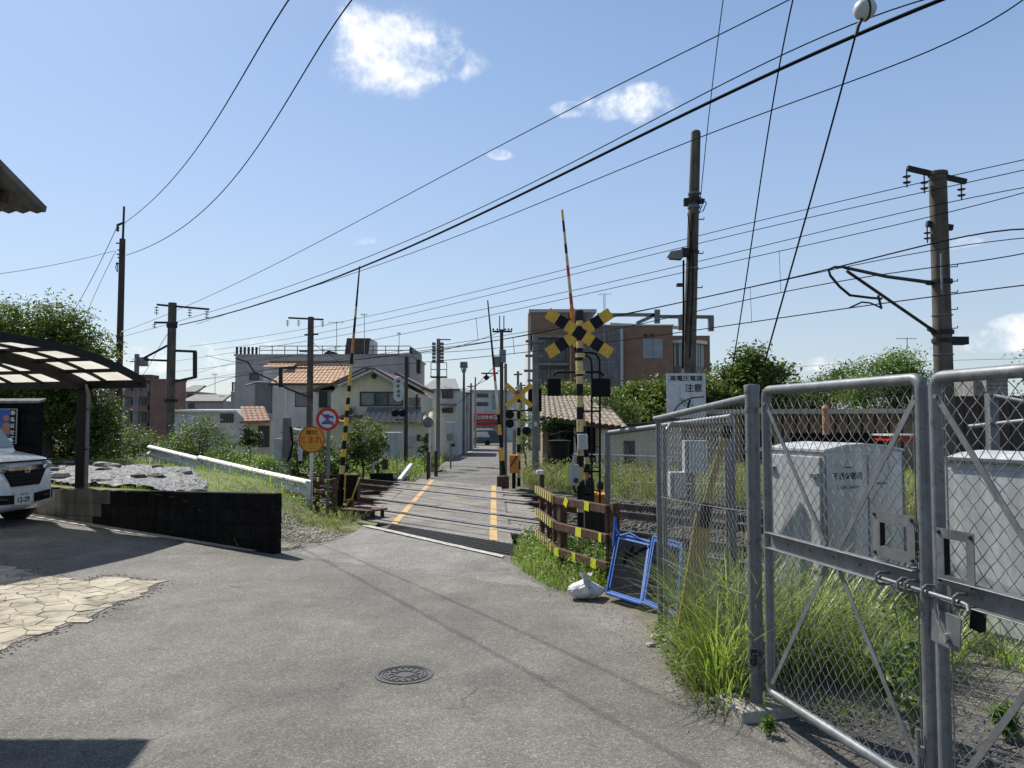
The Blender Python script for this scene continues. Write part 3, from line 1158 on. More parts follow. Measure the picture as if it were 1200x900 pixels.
# gravel by the wall end
n = 6000
x = rng.uniform(-3.6, -2.1, n)
y = rng.uniform(9.5, 12.4, n)
k = inside(x, y, EP) & (behind(x, y) > 0.1) & (cu(x, y)[1] < 5.9)
x, y = x[k], y[k]
_, _, z = emb_fn(x, y)
stones('gravel', np.stack([x, y, z + 0.004], 1), 0.008, 0.028, MT['palestone'])
# loose grit along the yard edge
n = 1300
t = rng.uniform(0, 1, n)
ei = rng.integers(1, 8, n)
A_ = np.array([tuple(p) for p in VE])
p0, p1 = A_[ei], A_[ei + 1]
pp = p0 + (p1 - p0) * t[:, None]
pp[:, 0] += -np.abs(rng.normal(0, 0.16, n)) + 0.06
pp[:, 1] += rng.normal(0, 0.08, n)
pp[:, 2] = yard_z(pp[:, 0], pp[:, 1]) + 0.004
stones('grit', pp, 0.0015, 0.0065, MT['palestone'])

n = 1400
pp = np.stack([rng.uniform(1.5, 3.6, n), rng.uniform(1.8, 4.4, n), np.zeros(n)], 1)
pp = pp[inside(pp[:, 0], pp[:, 1], ENC)]
pp[:, 2] = yard_z(pp[:, 0], pp[:, 1]) + 0.014
stones('grit', pp, 0.004, 0.013, MT['stone'])

# --- patch of cracked cream concrete: Voronoi fragments
patch_px = [(-60, 662), (0, 671), (40, 679), (105, 687), (116, 680), (138, 678), (182, 683), (172, 691), (160, 698), (140, 704), (105, 722), (60, 738), (15, 752), (0, 760), (-60, 775)]
PP = [tuple(G(*p, 0.03)[:2]) for p in patch_px]


def clip(poly, a, b):
    """keep the side nearer to a than b"""
    mx, my = (a[0] + b[0]) / 2, (a[1] + b[1]) / 2
    dx, dy = b[0] - a[0], b[1] - a[1]
    out = []
    for i in range(len(poly)):
        p, q = poly[i], poly[(i + 1) % len(poly)]
        sp = (p[0] - mx) * dx + (p[1] - my) * dy
        sq = (q[0] - mx) * dx + (q[1] - my) * dy
        if sp <= 0:
            out.append(p)
        if sp * sq < 0:
            t = sp / (sp - sq)
            out.append((p[0] + (q[0] - p[0]) * t, p[1] + (q[1] - p[1]) * t))
    return out


pr = random.Random(5)
xs = [p[0] for p in PP]
ys = [p[1] for p in PP]
seeds = []
while len(seeds) < 520:
    p = (pr.uniform(min(xs) - .2, max(xs) + .2), pr.uniform(min(ys) - .2, max(ys) + .2))
    if all((p[0] - q[0]) ** 2 + (p[1] - q[1]) ** 2 > 0.085 ** 2 * (9 if p[1] > 7.55 and p[0] > -4.35 else 1) for q in seeds) or len(seeds) > 480:
        seeds.append(p)
patch = empty('concrete_patch', (-3.8, 6.8, 0.01))
patch['kind'] = 'structure'
for s in seeds:
    if not bool(inside(np.array(s[0]), np.array(s[1]), PP)):
        continue
    near = sorted(seeds, key=lambda q: (q[0] - s[0]) ** 2 + (q[1] - s[1]) ** 2)[1:16]
    poly = [(s[0] - .3, s[1] - .3), (s[0] + .3, s[1] - .3), (s[0] + .3, s[1] + .3), (s[0] - .3, s[1] + .3)]
    for q in near:
        poly = clip(poly, s, q)
        if len(poly) < 3:
            break
    if len(poly) < 3:
        continue
    cx, cy = sum(p[0] for p in poly) / len(poly), sum(p[1] for p in poly) / len(poly)
    g = 0.001 + 0.003 * pr.random() ** 2
    out = []
    # rough, slightly chipped outline
    for i in range(len(poly)):
        p, q = poly[i], poly[(i + 1) % len(poly)]
        for t in (0, 0.33, 0.67):
            xx, yy = p[0] + (q[0] - p[0]) * t, p[1] + (q[1] - p[1]) * t
            L = max(math.hypot(xx - cx, yy - cy), 1e-3)
            k = max(1 - (g + pr.uniform(0, 0.006)) / L, 0.3)
            out.append((cx + (xx - cx) * k, cy + (yy - cy) * k))
    tilt = (pr.uniform(-.02, .02), pr.uniform(-.02, .02))
    h = 0.0065 + pr.uniform(0, 0.004)
    mb = MB()
    mb.prism([(a, b, yz(a, b) + h + (a - cx) * tilt[0] + (b - cy) * tilt[1]) for (a, b) in out], (0, 0, -0.05))
    mb.build('concrete_fragment', MT['cream'], patch)

n = 1500
ei = rng.integers(0, len(PP), n)
A_, B__ = np.array(PP)[ei], np.array(PP)[(ei + 1) % len(PP)]
pp = A_ + (B__ - A_) * rng.uniform(0, 1, (n, 1)) + rng.normal(0, .06, (n, 2))
stones('loose_chips', np.stack([pp[:, 0], pp[:, 1], yard_z(pp[:, 0], pp[:, 1]) + .003], 1), .003, .014, MT['palestone'])
psh = MB()
psh.add([(a, b, yz(a, b) + 0.005) for (a, b) in PP], [tuple(range(len(PP)))])
psh.build('patch_bed', MT['creambed'], patch)

# --- manhole cover
mc_ = G(474, 791)
man = empty('manhole_cover', (mc_.x, mc_.y, yz(mc_.x, mc_.y)), 'small round cast iron manhole cover set in the grey asphalt yard', 'manhole cover')
z0 = man.location.z
mb = MB()
mb.cyl((mc_.x, mc_.y, z0 - 0.03), (mc_.x, mc_.y, z0 + 0.003), 0.155, n=40)
mb.build('cover_plate', MT['cover'], man)
mb = MB()
mb.lathe((mc_.x, mc_.y, z0), [(0.163, -0.02), (0.163, 0.006), (0.183, 0.006), (0.187, -0.02)], 40)
mb.build('rim', MT['cover'], man)
for rr in (0.14, 0.118, 0.06):
    mb = MB()
    nseg = 36
    for k in range(nseg):
        if rr == 0.118 and k % 2:
            continue
        a0, a1 = 2 * math.pi * k / nseg, 2 * math.pi * (k + 0.8) / nseg
        mb.bar((mc_.x + rr * math.cos(a0), mc_.y + rr * math.sin(a0), z0 + 0.005), (mc_.x + rr * math.cos(a1), mc_.y + rr * math.sin(a1), z0 + 0.005), 0.007, 0.006)
    mb.build('raised_ring', MT['cover'], man)
mb = MB()
for k in range(12):
    a0 = 2 * math.pi * k / 12
    mb.bar((mc_.x + .07 * math.cos(a0), mc_.y + .07 * math.sin(a0), z0 + 0.005), (mc_.x + .1 * math.cos(a0 + .15), mc_.y + .1 * math.sin(a0 + .15), z0 + 0.005), 0.012, 0.006)
mb.build('raised_pattern', MT['cover'], man)

# --- pale concrete strip along the foot of the wall
# --- low block wall on the left
wall = empty('block_wall', (WA.x, WA.y, 0), 'low blackened concrete block wall bounding the yard beside the carport', 'wall')
wn_ = V((WD.y, -WD.x, 0))
if wn_.y > 0:
    wn_ = -wn_
bl, bh, jt = 0.4, 0.19, 0.005
Lw = 7.0
slope = -0.03
mb = MB()
mb.bar(WA + V((0, 0, 0.3)) - wn_ * 0.0, WA + WD * Lw + V((0, 0, 0.3 + slope * Lw)), 0.1, 0.83)
mb.build('mortar_core', MT['mortar'], wall)
for row in range(4):
    x = -0.02 - (bl / 2 if row % 2 else 0)
    while x < Lw:
        a, b = max(x, -0.02), min(x + bl - jt, Lw)
        if b - a > 0.05:
            p, q = WA + WD * a, WA + WD * b
            zc = 0.732 - bh * (row + 0.5)
            m2 = MB()
            pr_ = R.uniform(-.001, .001)
            m2.bar(p + V((0, 0, zc + slope * a)) + wn_ * pr_, q + V((0, 0, zc + slope * b)) + wn_ * pr_, 0.13, bh - jt + (jt if row == 0 else 0))
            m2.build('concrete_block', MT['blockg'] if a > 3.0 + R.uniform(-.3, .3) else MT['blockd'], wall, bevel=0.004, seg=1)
        x += bl

# pale gutter strip along the foot of the wall
mb = MB()
vs, fs = [], []
for k in range(29):
    a = 0.25 + k * 0.24
    p = WA + WD * a
    w = 0.09 + 0.1 * min(1, a / 2.5)
    for o_ in (0.05, w + .06):
        q = p + wn_ * o_
        vs.append((q.x, q.y, yz(q.x, q.y) + 0.016))
for k in range(28):
    fs.append((2 * k, 2 * k + 1, 2 * k + 3, 2 * k + 2))
mb.add(vs, fs)
mb.build('kerb_strip', MT['conc_lt'], kind='structure')
# ================================================================== THE NEAR RIGHT: POSTS, GATES AND MESH FENCES
def chain(parent, A, B, zb0, zb1, zt0, zt1, pitch=0.07, r=0.0016, name='wire_mesh', wob=0.003):
    """woven diamond mesh in the vertical plane A-B, bottom and top heights given at both ends"""
    A, B = V((A[0], A[1], 0)), V((B[0], B[1], 0))
    L = (B - A).length
    d = (B - A).normalized()
    nrm = np.array((-d.y, d.x, 0))
    dd = np.array(d)
    A3 = np.array(A)
    P0, P1 = [], []
    H = max(zt0, zt1)
    h0 = min(zb0, zb1)
    W = pitch * 0.92
    n = int((L + H) / W) + 4
    step = pitch / 2
    for sgn in (1, -1):
        for i in range(-n, n + 1):
            s_off = i * W
            hs = np.arange(h0, H, step)
            ks = np.arange(len(hs))
            s0 = s_off + sgn * ks * W / 2
            s1 = s_off + sgn * (ks + 1) * W / 2
            ha, hb = hs, hs + step
            smid = (s0 + s1) / 2
            t = smid / L
            lo = zb0 + (zb1 - zb0) * t
            hi = zt0 + (zt1 - zt0) * t
            ok = (smid > 0) & (smid < L) & ((ha + hb) / 2 > lo) & ((ha + hb) / 2 < hi)
            par = (ks % 2) * 2 - 1
            o0 = sgn * par * wob
            o1 = -sgn * par * wob
            bow = 0.006 * np.sin(s0 * 5 + 1.3) * np.sin(ha * 3)
            bow1 = 0.006 * np.sin(s1 * 5 + 1.3) * np.sin(hb * 3)
            a = A3 + s0[:, None] * dd + (o0 + bow)[:, None] * nrm + ha[:, None] * np.array((0, 0, 1))
            b = A3 + s1[:, None] * dd + (o1 + bow1)[:, None] * nrm + hb[:, None] * np.array((0, 0, 1))
            P0.append(a[ok])
            P1.append(b[ok])
    P0, P1 = np.concatenate(P0), np.concatenate(P1)
    D = P1 - P0
    D /= np.linalg.norm(D, axis=1)[:, None]
    P0 = P0 - D * r
    P1 = P1 + D * r
    e1 = np.tile(nrm, (len(D), 1))
    e2 = np.cross(D, e1)
    vs = []
    for k in range(4):
        a = math.pi / 2 * k + 0.4
        off = (e1 * math.cos(a) + e2 * math.sin(a)) * r
        vs += [P0 + off, P1 + off]
    vs = np.stack(vs, 1)
    base = np.array([(0, 1, 3, 2), (2, 3, 5, 4), (4, 5, 7, 6), (6, 7, 1, 0)])
    fs = (base[None] + (np.arange(len(D)) * 8)[:, None, None]).reshape(-1, 4)
    return raw(name, vs.reshape(-1, 3), fs, MT['galvwire'], parent, None)


def pipe(parent, pts, r, name, m='galv', n=12):
    mb = MB()
    mb.tube(pts, r, n)
    return mb.build(name, MT[m], parent, smooth=True)


def wirep(parent, p, q, r=0.002, sag=0.01, name='tension_wire', m='galvwire'):
    p, q = V(p), V(q)
    mb = MB()
    mb.tube([p.lerp(q, t) + V((0, 0, -sag * 4 * t * (1 - t))) for t in (0, .25, .5, .75, 1)], r, 5)
    return mb.build(name, MT[m], parent)


def arc(c, p, q, n=5):
    """quarter bend from p to q about corner c"""
    c, p, q = V(c), V(p), V(q)
    o = p + q - c
    return [o + (p - o) * math.cos(t) + (q - o) * math.sin(t) for t in [math.pi / 2 * k / n for k in range(n + 1)]]


GA = V((P(900, 620, 4.2).x, 4.2, 0))
GB = V((P(1084, 620, 3.06).x, 3.06, 0))
GD = (GB - GA).normalized()
GN = V((GD.y, -GD.x, 0))
if GN.x > 0:
    GN = -GN          # towards the street
GB2 = GB + GD * 0.075
GE2 = GB2 + GD * 1.17


def z3(p, z):
    return V((p.x, p.y, z))


def make_leaf(A, B, label, hand):
    root = empty('gate_leaf', (A.x, A.y, 0.1), label, 'gate', 'leaves of the double mesh gate')
    d = (B - A).normalized()
    L = (B - A).length
    zt, zb, r = 1.775, 0.155, 0.0245
    rr = 0.042
    a, b = A, B
    loop = []
    loop += [z3(a, zb + rr)] + [z3(a, 0.6), z3(a, 1.2)]
    loop += arc(z3(a, zt), z3(a, zt - rr), z3(a + d * rr, zt))
    loop += arc(z3(b, zt), z3(b - d * rr, zt), z3(b, zt - rr))
    loop += [z3(b, 1.2), z3(b, 0.6)]
    loop += arc(z3(b, zb), z3(b, zb + rr), z3(b - d * rr, zb))
    loop += arc(z3(a, zb), z3(a + d * rr, zb), z3(a, zb + rr))[:-1]
    mb = MB()
    mb.tube(loop, r, 14, closed=True)
    mb.build('frame', MT['galv'], root, smooth=True)
    # channel shaped mid rail
    mb = MB()
    p, q = a + d * 0.03, b - d * 0.03
    zc, hh = 0.97, 0.084
    mb.bar(z3(p, zc) + GN * 0.004, z3(q, zc) + GN * 0.004, 0.004, hh)
    mb.bar(z3(p, zc + hh / 2 - .002) + GN * 0.022, z3(q, zc + hh / 2 - .002) + GN * 0.022, 0.036, 0.004)
    mb.bar(z3(p, zc - hh / 2 + .002) + GN * 0.022, z3(q, zc - hh / 2 + .002) + GN * 0.022, 0.036, 0.004)
    mb.build('mid_rail', MT['galv'], root, bevel=0.001, seg=1)
    m = (a + b) / 2 + d * 0.0
    for (s, e) in ((z3(a + d * .02, 1.70), z3(m - d * .05, 1.02)), (z3(b - d * .02, 1.70), z3(m + d * .05, 1.02)),
                   (z3(m - d * .05, 0.92), z3(a + d * .03, 0.2)), (z3(m + d * .05, 0.92), z3(b - d * .03, 0.2))):
        mb = MB()
        mb.bar(s + GN * 0.012, e + GN * 0.012, 0.004, 0.026, up=GN.cross((e - s)))
        mb.build('brace', MT['galv'], root)
    for (s, e) in ((z3(a + d * .02, 1.70), 0), (z3(b - d * .02, 1.70), 0)):
        mb = MB()
        mb.cyl(s + GN * 0.01, s + GN * 0.024, 0.009, n=8)
        mb.build('brace_bolt', MT['galv'], root)
    chain(root, a + d * 0.045, b - d * 0.045, zb + .02, zb + .02, zt - 0.02, zt - 0.02, 0.07, 0.0017)
    for s in (a + d * .047, b - d * .047):
        mb = MB()
        mb.cyl(z3(s, zb + .03), z3(s, zt - .03), 0.0035, n=6)
        mb.build('tension_rod', MT['galv'], root)
    for k in range(5):
        s = a + d * (0.2 + 0.19 * k)
        mb = MB()
        mb.cyl(z3(s, zc) + GN * 0.004, z3(s, zc) + GN * 0.012, 0.006, n=6)
        mb.build('rivet', MT['galv'], root)
    return root


leaf1 = make_leaf(GA, GB, 'left mesh gate leaf hung on the stout post with a concrete foot', 1)
leaf2 = make_leaf(GB2, GE2, 'right mesh gate leaf carrying the padlock plate, cut by the photo edge', 2)


def window_plate(root, s0, s1, z0, z1, d, P0, t=0.03, closed=True):
    o = GN * 0.03
    mb = MB()
    q = lambda s, z: P0 + d * s + V((0, 0, z)) + o
    mb.bar(q(s0, z1 - t / 2), q(s1, z1 - t / 2), 0.004, t)
    mb.bar(q(s0, z0 + t / 2), q(s1, z0 + t / 2), 0.004, t)
    mb.bar(q(s0 + t / 2, z0 + t), q(s0 + t / 2, z1 - t), 0.004, t, up=d)
    mb.bar(q(s1 - t / 2, z0 + t), q(s1 - t / 2, z1 - t), 0.004, t, up=d)
    f = mb.build('hand_hole_plate', MT['galv'], root)
    # folded box behind the opening
    for (a_, b_) in ((q(s0 + t, z0 + t), q(s0 + t, z1 - t)), (q(s1 - t, z0 + t), q(s1 - t, z1 - t)), ):
        mb = MB()
        mb.bar(a_ - GN * 0.012, b_ - GN * 0.012, 0.022, 0.003, up=d)
        mb.build('reveal', MT['black'], root)
    for (s, z) in ((s0 + .014, z1 - .015), (s1 - .014, z1 - .015), (s0 + .014, z0 + .015), (s1 - .014, z0 + .015)):
        mb = MB()
        mb.lathe(q(s, z), [(0.009, 0), (0.009, 0.004), (0.006, 0.009), (0.0, 0.010)], 8, ax=GN)
        mb.build('bolt', MT['iron'], root)


LL = (GB - GA).length
window_plate(leaf1, LL - 0.27, LL - 0.02, 1.035, 1.225, GD, V((GA.x, GA.y, 0)), 0.045)
window_plate(leaf2, 0.02, 0.2, 0.99, 1.2, GD, V((GB2.x, GB2.y, 0)), 0.036)
# sliding bolt with its staples, and the plate with the padlock hasp
o = GN * 0.055
sb = empty('gate_bolt', z3(GB, 0.94) + o, 'galvanised sliding bolt across the middle of the two gate leaves', 'bolt')
mb = MB()
p0, p1 = GB - GD * 0.22, GB2 + GD * 0.17
mb.tube([z3(p0, 0.952) + o, z3(p1, 0.947) + o, z3(p1 + GD * .02, 0.944) + o, z3(p1 + GD * .035, 0.925) + o + GN * .01], 0.0085, 10)
mb.build('rod', MT['galv'], sb, smooth=True)
for s in (-0.2, -0.07, -0.03, 0.065, 0.22):
    c_ = GB + GD * s
    mb = MB()
    loop = [z3(c_, 0.97) + GN * 0.015, z3(c_, 0.975) + GN * 0.055, z3(c_, 0.965) + GN * 0.072, z3(c_, 0.94) + GN * 0.075, z3(c_, 0.928) + GN * 0.06, z3(c_, 0.925) + GN * 0.015]
    mb.tube(loop, 0.0065, 8)
    mb.build('staple', MT['galv'], sb, smooth=True)
hp = empty('hasp_plate', z3(GB2, 0.8), 'steel hasp plate with twisted wire and padlock under the gate bolt', 'hasp')
mb = MB()
c_ = GB2 + GD * 0.05
mb.bar(z3(c_ - GD * .06, 0.83) + GN * 0.036, z3(c_ + GD * .075, 0.82) + GN * 0.036, 0.005, 0.13)
mb.build('plate', MT['galv'], hp, bevel=0.002)
mb = MB()
mb.bar(z3(c_ + GD * .03, 0.84) + GN * 0.05, z3(c_ + GD * .1, 0.835) + GN * 0.05, 0.005, 0.11)
mb.build('hasp', MT['galv'], hp, bevel=0.002)
mb = MB()
mb.cyl(z3(c_ + GD * .03, 0.8) + GN * 0.04, z3(c_ + GD * .03, 0.8) + GN * 0.07, 0.02, n=12)
mb.build('padlock', MT['chrome'], hp, smooth=True)
mb = MB()
mb.tube([z3(c_ - GD * .03, 0.93) + GN * 0.045, z3(c_ - GD * .01, 0.86) + GN * 0.055, z3(c_ + GD * .02, 0.82) + GN * 0.06, z3(c_ + GD * .05, 0.78) + GN * 0.055], 0.004, 6)
mb.tube([z3(c_ - GD * .02, 0.93) + GN * 0.045, z3(c_ + GD * .005, 0.87) + GN * 0.058, z3(c_ + GD * .01, 0.8) + GN * 0.06], 0.003, 6)
mb.build('wire_tie', MT['galvwire'], hp)
mb = MB()
mb.bar(z3(c_ + GD * .1, 0.885), z3(c_ + GD * .15, 0.88), 0.03, 0.07)
mb.build('lock_box', MT['black'], hp, bevel=0.006)
# drop rod on the first leaf
dr = empty('drop_rod', z3(GB - GD * 0.03, 0.05) + GN * 0.04, 'short drop rod clamped low on the meeting stile of the gate', 'drop rod')
mb = MB()
mb.cyl(z3(GB - GD * .02, 0.12) + GN * 0.04, z3(GB - GD * .02, 0.4) + GN * 0.04, 0.008, n=8)
mb.build('rod', MT['galv'], dr)
for z in (0.2, 0.3):
    mb = MB()
    mb.cyl(z3(GB - GD * .02, z) + GN * 0.03, z3(GB - GD * .02, z + .03) + GN * 0.03, 0.02, n=10)
    mb.build('clamp', MT['galv'], dr)

# stout gate post on its concrete foot
PP1 = P(884, 640, 4.33)
PP1 = V((PP1.x, PP1.y, 0))
gp = empty('gate_post', (PP1.x, PP1.y, 0), 'thick galvanised gate post on a pale concrete foot, grass round it', 'post')
mb = MB()
mb.cyl((PP1.x, PP1.y, 0.0), (PP1.x, PP1.y, 1.8), 0.039, n=20)
mb.build('tube', MT['galv'], gp, smooth=True)
mb = MB()
mb.lathe((PP1.x, PP1.y, 1.79), [(0.043, -0.02), (0.044, 0.01), (0.04, 0.022), (0.0, 0.026)], 20)
mb.build('cap', MT['galv'], gp, smooth=True)
for z in (1.66, 1.44, 0.93, 0.32, 0.25):
    mb = MB()
    mb.cyl((PP1.x, PP1.y, z), (PP1.x, PP1.y, z + 0.022), 0.0425, n=20)
    mb.bar((PP1.x, PP1.y, z + .011), V((GA.x, GA.y, z + .011)), 0.012, 0.022)
    mb.build('hinge_clamp', MT['galv'], gp)
mb = MB()
mb.box((PP1.x - .03, PP1.y - 0.04, 0.315), (0.03, 0.03, 0.09))
mb.cyl((PP1.x - .03, PP1.y - .07, 0.34), (PP1.x - .03, PP1.y - .07, 0.29), 0.012, n=8)
mb.build('latch', MT['iron'], gp)
mb = MB()
mb.box((PP1.x - 0.01, PP1.y + 0.02, 0.01), (0.32, 0.3, 0.1), Matrix.Rotation(0.25, 3, 'Z'))
mb.build('concrete_foot', MT['conc_lt'], gp, bevel=0.015)

# side fence from the gate post to the thin post, running away beside the street
P2 = P(773, 640, 5.76)
P2 = V((P2.x, P2.y, 0))
sf = empty('mesh_fence', (P2.x, P2.y, 0), 'mesh fence panel beside the street with tall grass growing through it', 'fence')
mb = MB()
mb.cyl((P2.x, P2.y, -0.02), (P2.x, P2.y, 1.6), 0.021, n=14)
mb.cyl((P2.x + .045, P2.y + .02, 0.0), (P2.x + .045, P2.y + .02, 1.57), 0.014, n=12)
mb.build('post', MT['galv'], sf, smooth=True)
pipe(sf, [z3(P2, 1.625) - V((0.02, -.04, 0)), z3(P2, 1.63), z3(PP1, 1.745)], 0.022, 'top_rail')
pipe(sf, [z3(P2, 0.06), z3(PP1, 0.07)], 0.02, 'bottom_rail')
chain(sf, P2 + (PP1 - P2) * 0.03, P2 + (PP1 - P2) * 0.97, 0.06, 0.07, 1.62, 1.73, 0.056, 0.0016)
for (za, zb_) in ((0.6, 0.62), (1.05, 1.1)):
    wirep(sf, z3(P2, za), z3(PP1, zb_))
for z in (0.5, 1.05):
    mb = MB()
    mb.cyl((P2.x, P2.y, z), (P2.x, P2.y, z + .015), 0.025, n=12)
    mb.build('clip', MT['galv'], sf)

# trackside fence behind
P3 = P(712, 560, 8.6)
P3 = V((P3.x, P3.y, 0))
PQ = P(858, 560, 6.9)
PQ = V((PQ.x, PQ.y, 0))
tf = empty('mesh_fence', (P3.x, P3.y, 0), 'galvanised mesh fence parallel to the tracks behind the blue frames', 'fence')
for (p, zt) in ((P3, 1.5), (PQ, 1.66)):
    mb = MB()
    mb.cyl((p.x, p.y, 0), (p.x, p.y, zt), 0.032, n=14)
    mb.build('post', MT['galv'], tf, smooth=True)
for (za, zb_) in ((1.48, 1.65), (1.36, 1.56)):
    if za > 1.4:
        pipe(tf, [z3(P3, za), z3(PQ, zb_)], 0.028, 'rail')
chain(tf, P3, PQ, 0.05, 0.05, 1.45, 1.62, 0.056, 0.0014)
wirep(tf, z3(P3, .95), z3(PQ, 1.05))
# swung-back inner leaf
IA, IB = V((P(779, 560, 5.95).x, 5.95, 0)), V((P(852, 560, 6.35).x, 6.35, 0))
il = empty('gate_leaf', (IA.x, IA.y, 0), 'small mesh gate leaf swung open inside the yard behind the thin post', 'gate')
pipe(il, [z3(IA, .1), z3(IA, 1.52), z3(IA + (IB - IA) * .1, 1.585), z3(IB, 1.6), z3(IB, .1), z3(IA, .1)], 0.018, 'frame')
chain(il, IA, IB, .12, .12, 1.53, 1.58, 0.056, 0.0014)
wirep(il, z3(IA, .9), z3(IB, .92))

# post with two small relay boxes behind the mesh
rb = P(812, 560, 7.1)
rbx = empty('relay_post', (rb.x, rb.y, 0), 'thin post with two small pale equipment boxes seen through the mesh', 'equipment post')
mb = MB()
mb.cyl((rb.x, rb.y, 0), (rb.x, rb.y, 1.5), 0.02, n=10)
mb.build('post', MT['galv'], rbx)
for (xa, ya, xb, yb) in ((801, 516, 828, 554), (784, 553, 803, 583)):
    p, q = P(xa, yb, 7.05), P(xb, ya, 7.05)
    mb = MB()
    mb.bb((p.x, 7.0, p.z), (q.x, 7.12, q.z))
    bx = mb.build('equipment_box', MT['cab'], rbx, bevel=0.008)
    mb = MB()
    mb.bb((p.x + .015, 6.992, p.z + .02), (p.x + 0.035, 7.0, q.z - .02))
    mb.build('hinge', MT['galv'], bx)

# old yellow painted plank leaning on the fence
pl = empty('leaning_plank', P(806, 735, 5.25), 'weathered yellow plank leaning inside the mesh in the grass', 'plank')
mb = MB()
mb.bar(P(852, 498, 5.75), P(824, 604, 5.5), 0.012, 0.045, up=(1, 0, 0))
mb.build('thin_end', MT['ywood'], pl)
mb = MB()
mb.bar(P(825, 604, 5.49), P(804, 738, 5.25), 0.03, 0.12, up=(1, 0, 0))
mb.build('board', MT['ywood'], pl)
for (a, b) in (((829, 590), (824, 618)), ((853, 500), (850, 512))):
    mb = MB()
    mb.bar(P(*a, 5.48), P(*b, 5.46), 0.04, 0.07, up=(1, 0, 0))
    mb.build('tape_band', MT['black'], pl)

# ------------------------------------------------------------------ signalling cabinets in the yard
def cabinet(name, C0, dl, dr, Lw, Lr, H, peak, label, cat):
    """C0: near corner, dl/Lw along the left face, dr/Lr along the right face"""
    root = empty(name, (C0.x, C0.y, 0), label, cat)
    mb = MB()
    a, b, c_, d_ = C0, C0 + dl * Lw, C0 + dl * Lw + dr * Lr, C0 + dr * Lr
    mb.prism([z3(a, 0.08), z3(b, 0.08), z3(c_, 0.08), z3(d_, 0.08)], (0, 0, H - 0.08))
    mb.build('body', MT['cab'], root, bevel=0.008)
    mb = MB()
    mb.prism([z3(a - dl * .03 - dr * .03, -.05), z3(b + dl * .03 - dr * .03, -.05), z3(c_ + dl * .03 + dr * .03, -.05), z3(d_ - dl * .03 + dr * .03, -.05)], (0, 0, 0.13))
    mb.build('plinth', MT['conc'], root, bevel=0.01)
    # shallow gabled lid, ridge running along dl
    e = 0.012
    A0 = z3(a - dl * e - dr * e, H)
    prof = [A0, A0 + dr * (Lr + 2 * e) * .25 + V((0, 0, peak * .75)), A0 + dr * (Lr + 2 * e) * 0.5 + V((0, 0, peak)), A0 + dr * (Lr + 2 * e) * .75 + V((0, 0, peak * .75)), A0 + dr * (Lr + 2 * e)]
    pts_ = prof + [p + V((0, 0, 0.02)) for p in reversed(prof)]
    mb = MB()
    mb.prism(pts_, dl * (Lw + 2 * e))
    mb.build('lid', MT['cab'], root)
    mb = MB()
    mb.prism([z3(a + dl * .01, H - .002)] + [p - V((0, 0, .0)) + dl * (e + .01) for p in prof[1:-1]] + [z3(d_ + dl * .01, H - .002)], dl * (Lw - .02))
    mb.build('gable', MT['cab'], root)
    return root, a, b, d_


cdl = V((-0.3, 0.954, 0))
cdr = V((0.954, 0.3, 0))
K = P(967, 600, 6.2)
K = V((K.x, K.y, 0))
cab1, a, b, d_ = cabinet('signal_cabinet', K, cdl, cdr, 0.72, 0.79, 1.36, 0.05, 'large pale grey railway signalling cabinet with lettering, behind the mesh gate', 'cabinet')
nl = -cdr
nr = -cdl
mb = MB()
mb.bar(z3(a + cdl * .03, .72) + nl * .012, z3(b - cdl * .03, .72) + nl * .012, 0.022, 1.2)
door = mb.build('door', MT['cab'], cab1, bevel=0.005)
for (s, z) in ((0.08, 1.17), (0.63, 1.2), (0.08, .4), (.63, .4)):
    mb = MB()
    mb.bar(z3(a + cdl * (s - .04), z) + nl * .035, z3(a + cdl * (s + .04), z) + nl * .035, 0.03, 0.035)
    mb.build('latch', MT['galv'], door, bevel=0.004)
for s in (0.0, 0.42, 0.78):
    mb = MB()
    mb.bar(z3(a + cdr * (s + .01), 0.15) + nr * 0.003, z3(a + cdr * (s + .01), 1.33) + nr * 0.003, 0.006, 0.015, up=cdr)
    mb.build('seam', MT['galv'], cab1)
mb = MB()
mb.bar(z3(a + cdr * .52, 1.1) + nr * 0.012, z3(a + cdr * .6, 1.1) + nr * 0.012, 0.02, 0.012)
mb.build('handle', MT['galv'], cab1)
tc_ = a + cdr * 0.225
text('不退寺踏切', z3(tc_, 1.165), cdr, (0, 0, 1), 0.062, MT['iron'], cab1, width=0.285, bold=0.01)
text('122K264M', z3(tc_, 1.075), cdr, (0, 0, 1), 0.028, MT['iron'], cab1, width=0.21)
mb = MB()
mb.bar(z3(a + cdr * .19, 1.235) + nr * .004, z3(a + cdr * .27, 1.235) + nr * .004, 0.008, 0.006)
mb.build('name_clip', MT['iron'], cab1)

K2 = P(1107, 600, 5.75)
K2 = V((K2.x, K2.y, 0))
ddl = V((0.37, -0.93, 0)).normalized()
ddr = V((0.93, 0.37, 0)).normalized()
cab2, a, b, d_ = cabinet('signal_cabinet', K2, ddl, ddr, 1.5, 0.8, 1.31, 0.06, 'low wide pale grey cabinet behind the right gate leaf, cut by the photo edge', 'cabinet')
mb = MB()
mb.bar(z3(a + ddl * .02, 1.335) - ddr * .02, z3(b, 1.335) - ddr * .02, 0.05, 0.02)
mb.build('drip_edge', MT['galv'], cab2)
mb = MB()
mb.bar(z3(a + ddl * .03, .7) - ddr * .008, z3(a + ddl * .9, .7) - ddr * .008, 0.014, 1.12)
mb.build('door', MT['cab'], cab2, bevel=0.004)

